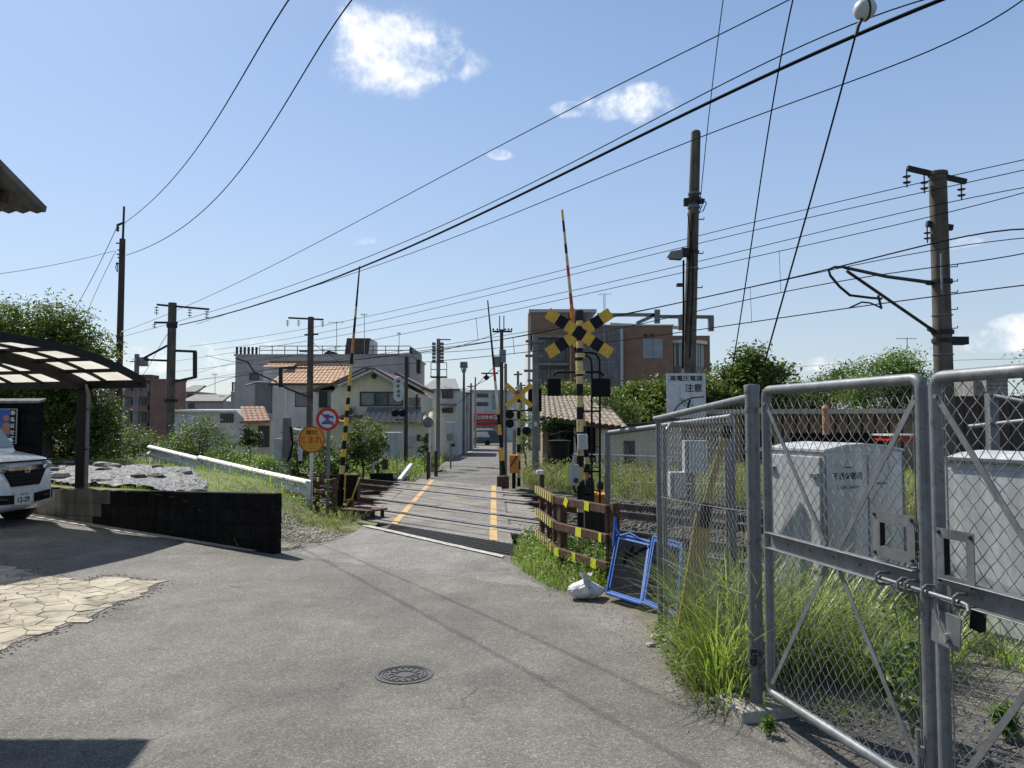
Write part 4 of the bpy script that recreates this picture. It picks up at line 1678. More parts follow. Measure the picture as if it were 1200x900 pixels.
# ------------------------------------------------------------------ blue frames with dark netting
def tarp_frame(px4, Ys, label):
    TL, TR, BR, BL = [P(x, y, Y) for ((x, y), Y) in zip(px4, Ys)]
    root = empty('net_frame', BL, label, 'frame', 'blue framed dark net screens')
    t = 0.014
    mb = MB()
    mb.tube([TL, TR], t, 8)
    mb.tube([BL, BR], t, 8)
    mb.tube([TL, BL], t, 8)
    mb.tube([TR, BR], t, 8)
    mb.build('frame', MT['bluef'], root, smooth=True)
    ey = V((0, -0.012, 0.0))
    e1 = lambda p, c: p + (c - p) * 0.0
    mb = MB()
    # blue hem band just inside the tube
    cen = (TL + TR + BR + BL) / 4
    ins_ = [p + (cen - p) * 0.13 for p in (TL, TR, BR, BL)]
    outs = [TL, TR, BR, BL]
    mb.add([p + ey * .2 for p in outs] + [p + ey * .2 for p in ins_], [(0, 1, 5, 4), (1, 2, 6, 5), (2, 3, 7, 6), (3, 0, 4, 7)])
    o_ = mb.build('hem', MT['bluef'], root)
    sd = o_.modifiers.new('t', 'SOLIDIFY')
    sd.thickness = 0.004
    # sagging net
    vs, fs = [], []
    N = 8
    for i in range(N + 1):
        for j in range(N + 1):
            s, t_ = i / N, j / N
            p = TL.lerp(TR, s).lerp(BL.lerp(BR, s), t_)
            p = p + V((0, 0.03 * math.sin(math.pi * s) * math.sin(math.pi * t_) + R.uniform(-.004, .004), 0))
            vs.append(p)
    for i in range(N):
        for j in range(N):
            fs.append((i * (N + 1) + j, i * (N + 1) + j + 1, (i + 1) * (N + 1) + j + 1, (i + 1) * (N + 1) + j))
    mb = MB()
    mb.add(vs, fs)
    o_ = mb.build('net', MT['netd'], root, smooth=True)
    sd = o_.modifiers.new('t', 'SOLIDIFY')
    sd.thickness = 0.003
    return root


f1 = tarp_frame([(724, 626), (762, 635), (752, 708), (711, 695)], (7.25, 6.95, 6.55, 6.95), 'blue framed dark net screen nearest the rusty barrier, left one')
f2 = tarp_frame([(766, 629), (800, 638), (794, 723), (753, 706)], (6.85, 6.5, 6.15, 6.52), 'blue framed dark net screen half behind the mesh fence post')
mb = MB()
mb.tube([P(721, 608, 7.2), P(722, 620, 7.15), P(727, 628, 7.1), P(738, 625, 7.05), P(750, 632, 6.98), P(761, 636, 6.9)], 0.011, 7)
mb.tube([P(721, 606, 7.2), P(719, 640, 7.1), P(722, 628, 7.15)], 0.012, 7)
tag(mb.build('blue_rope', MT['bluef'], smooth=True), 'blue rope draped along the top of the net screens', 'rope')

# ------------------------------------------------------------------ rusty rail barrier with yellow reflective tape
def barrier(root, p, q, zs, h, posts, tapes, step=None):
    """rails from p to q; posts: fractions; tapes: list per rail of (fraction, width, tilt)"""
    d = (q - p).normalized()
    nrm = V((d.y, -d.x, 0))
    if nrm.y > 0:
        nrm = -nrm
    for z, tp in zip(zs, tapes):
        mb = MB()
        mb.bar(z3(p, z), z3(q, z), 0.05, h)
        rail_ = mb.build('rail', MT['rust'], root, bevel=0.006)
        for (f, w, tilt) in tp:
            c_ = z3(p.lerp(q, f), z) + nrm * 0.0285
            M_ = Matrix((d, nrm, V((0, 0, 1)))).transposed() @ Matrix.Rotation(tilt, 3, 'Y')
            m2 = MB()
            m2.box(c_, (w, 0.003, h * 1.08), M_)
            m2.build('reflective_tape', MT['fluo'], rail_)
    for (f, r_, zt) in posts:
        c_ = p.lerp(q, f) - nrm * 0.055
        mb = MB()
        mb.box((c_.x, c_.y, (zt - 0.15) / 2), (r_, r_, zt + 0.15), Matrix.Rotation(math.atan2(d.y, d.x), 3, 'Z'))
        mb.build('post', MT['rust'], root, bevel=0.008)


Cn, Rn, Ln = G(652, 672), G(713, 694), V((P(629, 569, 9.6).x, 9.6, 0))
rbar = empty('rail_barrier', (Cn.x, Cn.y, 0), 'rusty barrier of old rails with yellow tape right of the crossing', 'barrier')
barrier(rbar, Cn, Rn, (0.775, 0.50, 0.235), 0.082, [(0.03, 0.085, 0.8), (0.93, 0.05, 0.79), (1.03, 0.075, 0.84)],
        [[(.25, .07, .5), (.66, .085, .12)], [(.5, .11, .05), (.9, .05, .05)], [(.05, .1, -.05), (.4, .08, 0), (.78, .1, .08)]])
st = [(0.06 + 0.115 * k, 0.055, 0.0) for k in range(8)]
barrier(rbar, Ln, Cn - (Cn - Ln).normalized() * 0.04, (0.775, 0.50, 0.235), 0.082, [(0.05, 0.06, 0.79), (0.45, 0.06, 0.79), (0.75, 0.05, 0.79)], [st, st, st])

lb0, lb1 = G(368, 601, 0.03), G(388, 606, 0.03)
lbar = empty('rail_barrier', (lb0.x, lb0.y, 0), 'narrow rusty two-post barrier with yellow tape at the guardrail end', 'barrier')
tp = [(.3, .07, .3), (.75, .06, 0)]
barrier(lbar, lb0, lb1, (0.62, 0.42, 0.2), 0.06, [(0.0, 0.07, 0.68), (1.0, 0.08, 0.67)], [tp, [(.15, .06, 0), (.8, .07, .1)], tp])

# white tied plastic bag
bc = G(686, 702)
bc.z = 0.03
bagr = empty('plastic_bag', bc, 'small knotted white plastic bag lying by the rusty barrier', 'bag')
N, Mr = 26, 14
vs, fs = [], []
for j in range(Mr + 1):
    t = j / Mr
    if t < 0.68:
        tt = t / 0.68
        r_ = 0.135 * (math.sin(math.pi * (0.2 + 0.78 * tt)) ** 0.7)
        z = 0.15 * tt
    elif t < 0.8:
        r_ = 0.022
        z = 0.15 + 0.02 * (t - .68) / .12
    else:
        r_ = 0.02 + 0.03 * (t - .8) / .2
        z = 0.17 + 0.035 * (t - .8) / .2
    for i in range(N):
        a_ = 2 * math.pi * i / N
        k = 1 + 0.13 * math.sin(a_ * 5 + j * .5) * (1 if t > .25 else .3) + 0.12 * math.sin(a_ * 2 + 1) + R.uniform(-.05, .05)
        vs.append(V((bc.x + r_ * k * math.cos(a_) * 1.1, bc.y + r_ * k * math.sin(a_) * .8, bc.z - 0.01 + z + (0.012 * math.sin(a_ * 3) if t > .8 else 0))))
for j in range(Mr):
    for i in range(N):
        fs.append((j * N + i, j * N + (i + 1) % N, (j + 1) * N + (i + 1) % N, (j + 1) * N + i))
fs.append(tuple(range(N)))
mb = MB()
mb.add(vs, fs)
mb.build('sack', MT['bag'], bagr, smooth=False)

# ================================================================== THE LEFT: CARPORT, CAR, GUARDRAIL
E0 = P(168, 447, 11.3)
ce = V((-0.30, -0.954, 0)).normalized()
cp_ = V((-0.954, 0.30, 0)).normalized()
cpt = empty('carport', (E0.x, E0.y, 0.1), 'dark framed carport with arched translucent roof over the white car', 'carport')


def arcp(along, s, lift=0.0):
    """point of the roof: along = metres left of the open end, s = metres from the far eave towards the camera"""
    z = 2.2 + 0.43 * (1 - abs(1 - s / 2.75) ** 2.7) + lift
    p = V((E0.x, E0.y, 0)) + cp_ * along + ce * s
    return z3(p, z)


sp = [0.0, 0.42, 0.88, 1.42, 2.05, 2.75, 3.45, 4.08, 4.62, 5.5]
al = [0.0, 0.66, 1.28, 1.9, 2.52, 3.14, 3.76]
for j in range(len(al)):
    pts_ = [arcp(al[j], 5.5 * k / 22) for k in range(23)]
    w, h = (0.055, 0.1) if j == 0 else (0.035, 0.05)
    mb = MB()
    for (p, q) in zip(pts_[:-1], pts_[1:]):
        mb.bar(p, q + (q - p) * .02, w, h)
    mb.build('end_arch' if j == 0 else 'rafter', MT['cpmetal'], cpt)
for s in sp[1:-1]:
    mb = MB()
    mb.bar(arcp(0, s, -.012), arcp(al[-1], s, -.012), 0.05, 0.05)
    mb.build('purlin', MT['cpmetal'], cpt)
for s in (0.0, 5.5):
    mb = MB()
    mb.bar(arcp(-.03, s, -.03), arcp(al[-1], s, -.03), 0.07, 0.12)
    mb.build('gutter', MT['cpmetal'], cpt, bevel=0.01)
for j in range(len(al) - 1):
    for (s0, s1) in zip(sp[:-1], sp[1:]):
        mb = MB()
        n_ = 4
        vs = []
        for k in range(n_ + 1):
            s = s0 + (s1 - s0) * k / n_
            vs += [arcp(al[j] + .01, s, .012), arcp(al[j + 1] - .01, s, .012)]
        vs += [p + V((0, 0, 0.006)) for p in vs]
        m_ = 2 * (n_ + 1)
        fs = []
        for k in range(n_):
            fs += [(2 * k, 2 * k + 1, 2 * k + 3, 2 * k + 2), (m_ + 2 * k, m_ + 2 * k + 2, m_ + 2 * k + 3, m_ + 2 * k + 1)]
        mb.add(vs, fs)
        mb.build('roof_panel', MT['poly'], cpt)
# main bearer and posts
for al_ in (1.02, 3.6):
    pts_ = [arcp(al_, 5.5 * k / 22, -0.09) for k in range(23)]
    mb = MB()
    for (p, q) in zip(pts_[:-1], pts_[1:]):
        mb.bar(p, q + (q - p) * .02, 0.11, 0.15)
    mb.build('bearer', MT['cpmetal'], cpt)
    pb = arcp(al_, 0.1)
    mb = MB()
    mb.bar((pb.x, pb.y, 0.02), (pb.x, pb.y, 2.16), 0.115, 0.115, up=(0, 1, 0))
    mb.build('post', MT['cpmetal'], cpt, bevel=0.008)
    if al_ < 2:
        mb = MB()
        px_ = pb + V((0.1, -0.03, 0))
        mb.tube([(px_.x, px_.y, 0.03), (px_.x, px_.y, 2.0), (px_.x - .02, px_.y, 2.08), (px_.x - .06, px_.y + .02, 2.16)], 0.027, 10)
        mb.build('downpipe', MT['pipe'], cpt, smooth=True)
        for z in (0.5, 1.2, 1.8):
            mb = MB()
            mb.box((px_.x - .03, px_.y, z), (0.1, 0.07, 0.02))
            mb.build('pipe_clip', MT['cpmetal'], cpt)

# ------------------------------------------------------------------ white kei car
CN = P(30, 560, 10.75)
carc = V((CN.x, CN.y, 0.175))
car = empty('parked_car', carc - V((1.5, 0, 0)), 'white boxy small car parked nose out under the carport', 'car')
W2 = 0.66          # half width
# local frame: x forward (to the right of the picture), y across, z up; nose at x = 0
yawc = math.radians(-3)
MC = Matrix.Rotation(yawc, 3, 'Z')


def cl_(x, y, z):
    return carc + MC @ V((x, y, z))


def carloft(secs, name, m, smooth=True, bevel=0.0):
    """secs: list of (x, [(y, z)...]) closed rings with equal counts"""
    mb = MB()
    vs, fs = [], []
    n_ = len(secs[0][1])
    for (x, ring) in secs:
        vs += [cl_(x if not isinstance(x, (list, tuple)) else x[i], yz_[0], yz_[1]) for i, yz_ in enumerate(ring)]
    for s in range(len(secs) - 1):
        for k in range(n_):
            fs.append((s * n_ + k, s * n_ + (k + 1) % n_, (s + 1) * n_ + (k + 1) % n_, (s + 1) * n_ + k))
    fs.append(tuple(range(n_)))
    fs.append(tuple((len(secs) - 1) * n_ + k for k in range(n_)))
    mb.add(vs, fs)
    return mb.build(name, m, car, smooth=smooth, bevel=bevel)


def ring(w, zb, zt, sh=0.06):
    return [(-w, zb), (w, zb), (w * 1.0, zb + (zt - zb) * .35), (w * .985, zb + (zt - zb) * .8), (w * .93, zt - sh * .3), (w * .8, zt), (0, zt + .015), (-w * .8, zt), (-w * .93, zt - sh * .3), (-w * .985, zb + (zt - zb) * .8), (-w, zb + (zt - zb) * .35)]


carloft([(-0.01, ring(W2 * .86, .3, .62)), (-.05, ring(W2 * .93, .24, .86)), (-.13, ring(W2 * .98, .2, .93)), (-.3, ring(W2, .18, .965)), (-.62, ring(W2, .18, 1.02)),
         (-.7, ring(W2, .18, 1.04)), (-3.1, ring(W2, .18, 1.06)), (-3.2, ring(W2 * .97, .22, 1.0))], 'body', MT['carw'])


def cabr(w0, w1, zb, zt):
    return [(-w0, zb), (w0, zb), (w1, zt - .05), (w1 - .06, zt), (-w1 + .06, zt), (-w1, zt - .05)]


carloft([(-.6, cabr(W2 * .96, W2 * .95, 1.0, 1.04)), (-.95, cabr(W2 * .97, W2 * .88, 1.0, 1.52)), (-1.15, cabr(W2 * .97, W2 * .86, 1.0, 1.66)), (-3.05, cabr(W2 * .96, W2 * .85, 1.0, 1.68)), (-3.18, cabr(W2 * .95, W2 * .86, 1.0, 1.5))], 'cabin', MT['carw'])
mb = MB()
mb.add([cl_(-.615, -W2 * .86, 1.07), cl_(-.615, W2 * .86, 1.07), cl_(-.93, W2 * .8, 1.515), cl_(-.93, -W2 * .8, 1.515)], [(0, 1, 2, 3)])
mb.prism([cl_(-.60, -W2 * .86, 1.06), cl_(-.60, W2 * .86, 1.06), cl_(-.945, W2 * .8, 1.53), cl_(-.945, -W2 * .8, 1.53)], (MC @ V((.012, 0, 0.006))))
mb.build('windscreen', MT['glassb'], car)
for s in (-1, 1):
    for (x0, x1) in ((-1.05, -1.75), (-1.83, -2.6)):
        mb = MB()
        mb.prism([cl_(x0 + .1, s * (W2 * .965 + .004), 1.08), cl_(x1, s * (W2 * .965 + .004), 1.08), cl_(x1, s * (W2 * .885 + .006), 1.56), cl_(x0, s * (W2 * .885 + .006), 1.56)], MC @ V((0, s * .006, 0)))
        mb.build('side_window', MT['glassd'], car)
    # wheels
    for x in (-.52, -2.75):
        wc = cl_(x, s * (W2 - .1), .25)
        ax = MC @ V((0, s, 0))
        mb = MB()
        mb.lathe(wc, [(0.15, -.08), (.24, -.085), (.262, -.06), (.262, .05), (.24, .075), (.16, .07)], 24, ax=ax)
        wh = mb.build('wheel', MT['tyre'], car, smooth=True)
        mb = MB()
        mb.lathe(wc, [(0.02, .05), (.155, .075), (.165, .07), (.165, .03), (.05, .02)], 16, ax=ax)
        mb.build('rim', MT['chrome'], wh, smooth=True)
    # mirror
    mb = MB()
    mb.box(cl_(-.85, s * (W2 + .09), 1.12), (.09, .17, .13), MC)
    mb.build('mirror', MT['carw'], car, bevel=.02)
# bonnet shut line, grille, lamps, bumper openings, plate
mb = MB()
mb.box(cl_(-.035, 0, .885), (.05, 2 * W2 * .93, .018), MC)
mb.build('bonnet_gap', MT['black'], car)
mb = MB()
mb.box(cl_(-.02, 0, .795), (.085, 2 * W2 * .52, .07), MC)
for s in (-1, 1):
    mb.bar(cl_(.005, s * W2 * .5, .79), cl_(-.07, s * W2 * .95, .83), 0.03, 0.04)
mb.build('chrome_bar', MT['chrome'], car, bevel=.008)
mb = MB()
mb.prism([cl_(.012, -W2 * .62, .76), cl_(.012, W2 * .62, .76), cl_(.016, W2 * .42, .55), cl_(.016, -W2 * .42, .55)], MC @ V((-.06, 0, 0)))
gr = mb.build('grille', MT['black'], car)
for z in (.6, .65, .7):
    mb = MB()
    mb.box(cl_(.014, 0, z), (.01, W2 * (.8 + (z - .6) * 2.5), .008), MC)
    mb.build('grille_bar', MT['iron'], gr)
# maker's emblem: an H in a rounded square
mb = MB()
ec = cl_(.022, 0, .775)
ey_, ez_ = MC @ V((0, 1, 0)), V((0, 0, 1))
q4 = [ec + ey_ * a_ + ez_ * b_ for (a_, b_) in ((-.055, .04), (.055, .04), (.045, -.045), (-.045, -.045))]
mb.tube(q4, .006, 6, closed=True)
mb.bar(ec + ey_ * -.028 + ez_ * .036, ec + ey_ * -.018 - ez_ * .04, .008, .014)
mb.bar(ec + ey_ * .028 + ez_ * .036, ec + ey_ * .018 - ez_ * .04, .008, .014)
mb.bar(ec + ey_ * -.02, ec + ey_ * .02, .008, .014)
mb.build('emblem', MT['chrome'], car)
for s in (-1, 1):
    mb = MB()
    mb.prism([cl_(.0, s * W2 * .62, .85), cl_(-.09, s * W2 * .99, .87), cl_(-.1, s * W2 * 1.0, .73), cl_(.002, s * W2 * .6, .745)], MC @ V((-.05, 0, 0)))
    hl = mb.build('headlight', MT['glassb'], car, bevel=.01)
    mb = MB()
    mb.cyl(cl_(.004, s * W2 * .76, .8), cl_(-.02, s * W2 * .76, .8), .035, n=12)
    mb.build('projector', MT['chrome'], hl)
    mb = MB()
    mb.prism([cl_(.02, s * W2 * .3, .43), cl_(-.015, s * W2 * .92, .46), cl_(-.015, s * W2 * .92, .33), cl_(.02, s * W2 * .3, .31)], MC @ V((-.05, 0, 0)))
    vt = mb.build('bumper_vent', MT['black'], car)
    mb = MB()
    mb.bar(cl_(.016, s * W2 * .55, .385), cl_(.0, s * W2 * .86, .4), .014, .02)
    mb.build('fog_lamp', MT['chrome'], vt)
mb = MB()
mb.box(cl_(.03, -W2 * .12, .385), (.012, .33, .165), MC)
pt = mb.build('number_plate', MT['plate'], car)
pc = cl_(.036, -W2 * .12, .365)
text('12-29', pc, MC @ V((0, 1, 0)), (0, 0, 1), .075, MT['black'], pt, width=.24, off=.006, bold=.02)
text('奈良 580', cl_(.036, -W2 * .12, .44), MC @ V((0, 1, 0)), (0, 0, 1), .03, MT['black'], pt, width=.16, off=.006)

# ------------------------------------------------------------------ corrugated roof corner at the upper left, and the shed it belongs to
tip = P(52, 250, 6.0)
shed = empty('corrugated_shed', (tip.x - 1.5, tip.y - 2, 0), 'shed with an old corrugated roof, one eave corner in view at the upper left', 'shed')
rise = 0.33
N = 90
vs, fs = [], []
for i in range(N + 1):
    x = tip.x - 0.0 - i * 0.028
    zz = 0.010 * math.cos(i * math.pi / 2 * 1.0)
    for (y, dz) in ((0, 0), (-3.0, 3.0 * rise), (-5.6, .4 * rise)):
        vs.append((x, tip.y + y, tip.z + dz + zz + (0.012 if y == 0 else 0.012)))
n3 = 3
for i in range(N):
    for k in range(2):
        fs.append((i * n3 + k, i * n3 + k + 1, (i + 1) * n3 + k + 1, (i + 1) * n3 + k))
mb = MB()
mb.add(vs, fs)
rf = mb.build('corrugated_roof', MT['corr'], shed, smooth=True)
sd = rf.modifiers.new('t', 'SOLIDIFY')
sd.thickness = 0.006
mb = MB()
mb.bar((tip.x + .0, tip.y, tip.z + .03), (tip.x + .0, tip.y - 3, tip.z + 3 * rise + .03), .03, .05)
mb.build('verge_trim', MT['corr'], shed)
for yy in (0.28, 0.95, 1.7, 2.5):
    mb = MB()
    mb.bar((tip.x - .12, tip.y - yy, tip.z + yy * rise - .05), (tip.x - 2.5, tip.y - yy, tip.z + yy * rise - .05), .06, .07)
    mb.build('purlin', MT['poled'], shed)
mb = MB()
mb.bar((tip.x - .32, tip.y - .2, tip.z - .02), (tip.x - .32, tip.y - 3, tip.z + 2.8 * rise - .02), .1, .12)
mb.build('rafter', MT['poled'], shed)
mb = MB()
mb.bb((tip.x - 2.5, tip.y - 5.2, -.1), (tip.x - .75, tip.y - .65, tip.z))
mb.build('wall', MT['wallb2'], shed)

# ------------------------------------------------------------------ guardrail
g0, g1 = V((P(175, 528, 19.6).x, 19.6, 0)), V((P(363, 568, 13.4).x, 13.4, 0))
grl = empty('guardrail', (g1.x, g1.y, 0), 'weathered white steel guardrail along the track embankment', 'guardrail')
gd = (g1 - g0).normalized()
gn = V((gd.y, -gd.x, 0))
if gn.y > 0:
    gn = -gn
ztop0, ztop1 = 1.02, 0.6


def w_beam(p, q, za, zb, n=1):
    prof = [(-.0, 0), (.06, -.035), (.07, -.06), (.045, -.08), (-.005, -.105), (-.005, -.16), (.045, -.195), (.07, -.225), (.06, -.27), (0, -.31)]
    mb = MB()
    vs = []
    for (pp_, z) in ((p, za), (q, zb)):
        for (o_, dz) in prof:
            vs.append(z3(pp_, z + dz) + gn * o_)
    for (pp_, z) in ((p, za), (q, zb)):
        for (o_, dz) in prof:
            vs.append(z3(pp_, z + dz) + gn * (o_ - .008))
    m_ = len(prof)
    fs = []
    for k in range(m_ - 1):
        fs += [(k, k + 1, m_ + k + 1, m_ + k), (2 * m_ + k, 3 * m_ + k, 3 * m_ + k + 1, 2 * m_ + k + 1)]
    fs += [(0, m_, 3 * m_, 2 * m_), (m_ - 1, 3 * m_ - 1, 4 * m_ - 1, 2 * m_ - 1)]
    for k in range(m_ - 1):
        fs += [(k, 2 * m_ + k, 2 * m_ + k + 1, k + 1), (m_ + k, m_ + k + 1, 3 * m_ + k + 1, 3 * m_ + k)]
    mb.add(vs, fs)
    return mb.build('beam', MT['grail'], grl)


Lg = (g1 - g0).length
cuts = [0, .4, .72, 1.0]
for k in range(3):
    a_, b_ = cuts[k], cuts[k + 1]
    jog = [0.0, .0, 0.0][k]
    dz = [-.02, 0.02, 0.0][k]
    w_beam(g0.lerp(g1, a_) + gn * (0.004 * k), g0.lerp(g1, b_) + gd * .05 + gn * (0.004 * k), ztop0 + (ztop1 - ztop0) * a_ + dz + (.03 if k == 0 else 0), ztop0 + (ztop1 - ztop0) * b_ + dz * (1 if k == 0 else 0))
mb = MB()
mb.bar(z3(g1 - gd * .02, ztop1 - .15) + gn * .075, z3(g1 + gd * .17, ztop1 - .165) + gn * .075, 0.012, 0.31)
mb.build('end_plate', MT['grail'], grl, bevel=.01)
for f in (0.03, .28, .42, .7, .985):
    p = g0.lerp(g1, f) - gn * .06
    zt = ztop0 + (ztop1 - ztop0) * f
    mb = MB()
    mb.cyl((p.x, p.y, -.2), (p.x, p.y, zt - .02), .055, n=12)
    mb.build('post', MT['grail'], grl, smooth=True)
    mb = MB()
    mb.cyl(z3(p, zt - .13) + gn * .06, z3(p, zt - .13) + gn * .08, .014, n=8)
    mb.build('bolt', MT['iron'], grl)

# ------------------------------------------------------------------ poster wall and its poster
pa, pb_ = P(-70, 560, 14.6), P(45, 558, 14.3)
pa.z = pb_.z = 0
pw = empty('block_wall', (pb_.x, pb_.y, .5), 'dark tall block wall with a ridged coping and a poster, behind the car', 'wall')
dirw = (pb_ - pa).normalized()
hw = 1.98
mb = MB()
mb.bar(z3(pa, 1.2) + V((0, .02, 0)), z3(pb_ - dirw * .01, 1.2) + V((0, .02, 0)), .1, hw * .75)
mb.build('mortar_core', MT['mortar'], pw)
rows = 7
for r_ in range(rows):
    x = -(0.2 if r_ % 2 else 0)
    Lp = (pb_ - pa).length
    while x < Lp:
        a_, b_ = max(0, x), min(Lp, x + .39)
        if b_ - a_ > .04:
            mb = MB()
            mb.bar(z3(pa + dirw * a_, hw - .1 - r_ * .2), z3(pa + dirw * b_, hw - .1 - r_ * .2), .14, .19)
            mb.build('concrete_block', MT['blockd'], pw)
        x += .4
mb = MB()
x = 0
while x < Lp:
    mb.cyl(z3(pa + dirw * (x + .03), hw + .02) + V((0, -.11, -.02)), z3(pa + dirw * (x + .03), hw + .03) + V((0, .11, .02)), .027, n=8)
    x += .05
mb.build('coping_tiles', MT['conc'], pw, kind='stuff')
ps = empty('poster', P(5, 520, 14.2), 'blue portrait poster with bold white vertical lettering on dark block wall', 'poster')
TLp, BRp = P(-14, 479, 14.19), P(18.5, 520, 14.2)
mb = MB()
mb.bb((TLp.x, 14.205, BRp.z), (BRp.x, 14.225, TLp.z))
mb.build('backing', MT['signw'], ps)
mb = MB()
mb.bb((TLp.x, 14.195, BRp.z + .01), (BRp.x - .12, 14.204, TLp.z - .01))
pr1 = mb.build('picture', MT['blue'], ps)
mb = MB()
mb.bb((BRp.x - .115, 14.195, BRp.z + .01), (BRp.x - .01, 14.204, TLp.z - .01))
mb.build('text_band', MT['navy'], ps)
hc = P(7, 490, 14.185)
mb = MB()
mb.lathe((hc.x, 14.192, hc.z), [(0.0, 0), (.06, 0.001), (.06, .003), (0, .0035)], 14, ax=(0, -1, 0))
mb.add([(hc.x - .09, 14.191, hc.z - .3), (hc.x + .09, 14.191, hc.z - .3), (hc.x + .06, 14.191, hc.z - .09), (hc.x - .06, 14.191, hc.z - .09)], [(0, 1, 2, 3)])
mb.build('portrait', MT['brick'], ps)
for i, ch in enumerate('幸な以せ工'):
    text(ch, (BRp.x - .0625, 14.19, TLp.z - .075 - i * .12), (1, 0, 0), (0, 0, 1), .085, MT['white'], ps, width=.085, bold=.04)
# ================================================================== CROSSING GEAR
def crossbuck(root, c, L, w, ang=33, facing=-1, mats=('yellow', 'navy'), front=True):
    """two crossed banded boards, seven bands each"""
    for k, a in enumerate((ang, -ang)):
        a = math.radians(a)
        d = V((math.cos(a), 0, math.sin(a)))
        up = V((-math.sin(a), 0, math.cos(a)))
        yo = c.y - 0.012 - 0.009 * k
        mb = MB()
        cuts_ = [-.5, -.365, -.25, -.09, .09, .25, .365, .5]
        cuts_ = [-.5, -.345, -.205, -.075, .075, .205, .345, .5]
        for i in range(7):
            p, q = c + d * cuts_[i] * L, c + d * cuts_[i + 1] * L
            p.y = q.y = yo
            h = w / 2
            quad = [p - up * h, q - up * h, q + up * h, p + up * h]
            mb.prism(quad, (0, 0.006, 0), m=i % 2)
        mb.build('sign_board', [MT[mats[0]], MT[mats[1]]], root)
    mb = MB()
    for dx in (-.035, .035):
        mb.cyl((c.x + dx * L, c.y - .022, c.z), (c.x + dx * L, c.y - .03, c.z), 0.006 * L, n=8)
    mb.build('bolt', MT['iron'], root)


def banded(root, p0, p1, r, cuts_, cols, name='pole', n=16):
    """vertical tube with painted bands: cuts_ are z values"""
    mb = MB()
    for i in range(len(cuts_) - 1):
        z0_, z1_ = cuts_[i], cuts_[i + 1]
        t0, t1 = (z0_ - p0.z) / (p1.z - p0.z), (z1_ - p0.z) / (p1.z - p0.z)
        mb.cyl(p0.lerp(p1, t0), p0.lerp(p1, t1), r, n=n, m=i % len(cols))
    return mb.build(name, [MT[q] for q in cols], root, smooth=True)


YS = 9.0
S = lambda x, y, dy=0.0: P(x, y, YS + dy)
ps0 = S(680, 560)
sg = empty('crossing_signal', (ps0.x, YS, 0), 'near crossing signal with a big yellow and black crossbuck and hooded lamps', 'crossing signal', 'crossing signals')
zc = [S(680, y).z for y in (655, 640, 620, 600, 585, 565, 547, 534, 522, 506, 491.6, 477, 464, 450, 441, 434, 423, 408, 372)]
banded(sg, V((ps0.x, YS, zc[0])), V((ps0.x, YS, zc[-1])), 0.039, zc, ['navy', 'cream_y'])
cX = S(678.3, 391.2)
crossbuck(sg, V((cX.x, YS - .05, cX.z)), 0.885, 0.135)
mb = MB()
q = S(678.7, 369)
mb.lathe((q.x, YS, q.z - .07), [(.045, 0), (.055, .02), (.055, .09), (.05, .12), (.02, .135), (0, .137)], 16)
mb.build('bell', MT['iron'], sg, smooth=True)
mb = MB()
mb.bar((q.x - .07, YS + .02, q.z - .12), (q.x + .06, YS + .02, q.z - .1), .04, .03)
mb.build('bell_bracket', MT['galv'], sg)
mb = MB()
q = S(680, 416)
mb.cyl((q.x, YS, q.z - .03), (q.x, YS, q.z + .02), .055, n=14)
mb.cyl((q.x, YS, S(680, 436).z - .025), (q.x, YS, S(680, 436).z + .015), .06, n=14)
mb.build('collar', MT['cream_y'], sg)
# cross arm with lamps
mb = MB()
a_, b_ = S(649, 436), S(706, 436)
mb.tube([S(649, 441), S(650, 437.5), S(654, 436), S(680, 436), S(702, 436), S(706, 438), S(707, 441)], .014, 8)
mb.build('lamp_arm', MT['black'], sg, smooth=True)
for (x0, x1, y0, y1, dd) in ((641.5, 657.3, 443.5, 464, .02), (693, 715.5, 443.5, 465, -.05)):
    p, q = S(x0, y1, dd), S(x1, y0, dd)
    mb = MB()
    mb.bb((p.x, YS + dd, p.z), (q.x, YS + dd + .05, q.z))
    lb = mb.build('lamp_back', MT['black'], sg, bevel=.006)
    for k in range(5):
        xx = p.x + (q.x - p.x) * (k + .5) / 5
        m2 = MB()
        m2.bb((xx - .006, YS + dd - .012, p.z + .015), (xx + .006, YS + dd, q.z - .015))
        m2.build('cooling_fin', MT['black'], lb)
    m2 = MB()
    cx_, cz_ = (p.x + q.x) / 2, (p.z + q.z) / 2
    m2.lathe((cx_, YS + dd + .05, cz_), [(.075, 0), (.075, .02), (.06, .035), (0, .045)], 18, ax=(0, 1, 0))
    m2.build('lens', MT['red'], lb)
    m2 = MB()
    m2.tube([(cx_ + .085 * math.cos(t), YS + dd + .1, cz_ + .085 * math.sin(t)) for t in [math.pi * k / 10 for k in range(11)]], .012, 6)
    m2.build('hood', MT['black'], lb)
# side frame: two black pipes with rungs, bent over to the pole at the top
mb = MB()
mb.tube([S(682, 413.5), S(692, 413), S(699, 415), S(702.6, 422), S(703, 440)] + [S(703, y) for y in (480, 520, 560, 600, 655)], .013, 8)
mb.build('ladder_pipe', MT['black'], sg, smooth=True)
mb = MB()
mb.tube([S(682, 417.5), S(688, 417), S(692, 420), S(693.4, 427)] + [S(693.5, y) for y in (450, 480, 520, 560, 600, 655)], .012, 8)
mb.build('ladder_pipe', MT['black'], sg, smooth=True)
for y, r_, xa in ((447, .005, 693), (478, .006, 693), (482, .012, 680), (523.6, .006, 693), (547.6, .006, 693), (552.5, .012, 680), (575, .006, 693)):
    mb = MB()
    mb.tube([S(xa, y), S(703, y)], r_, 6)
    mb.build('rung', MT['black'], sg)
mb = MB()
mb.tube([S(681, 535), S(683, 547), S(687, 552.5)], .012, 6)
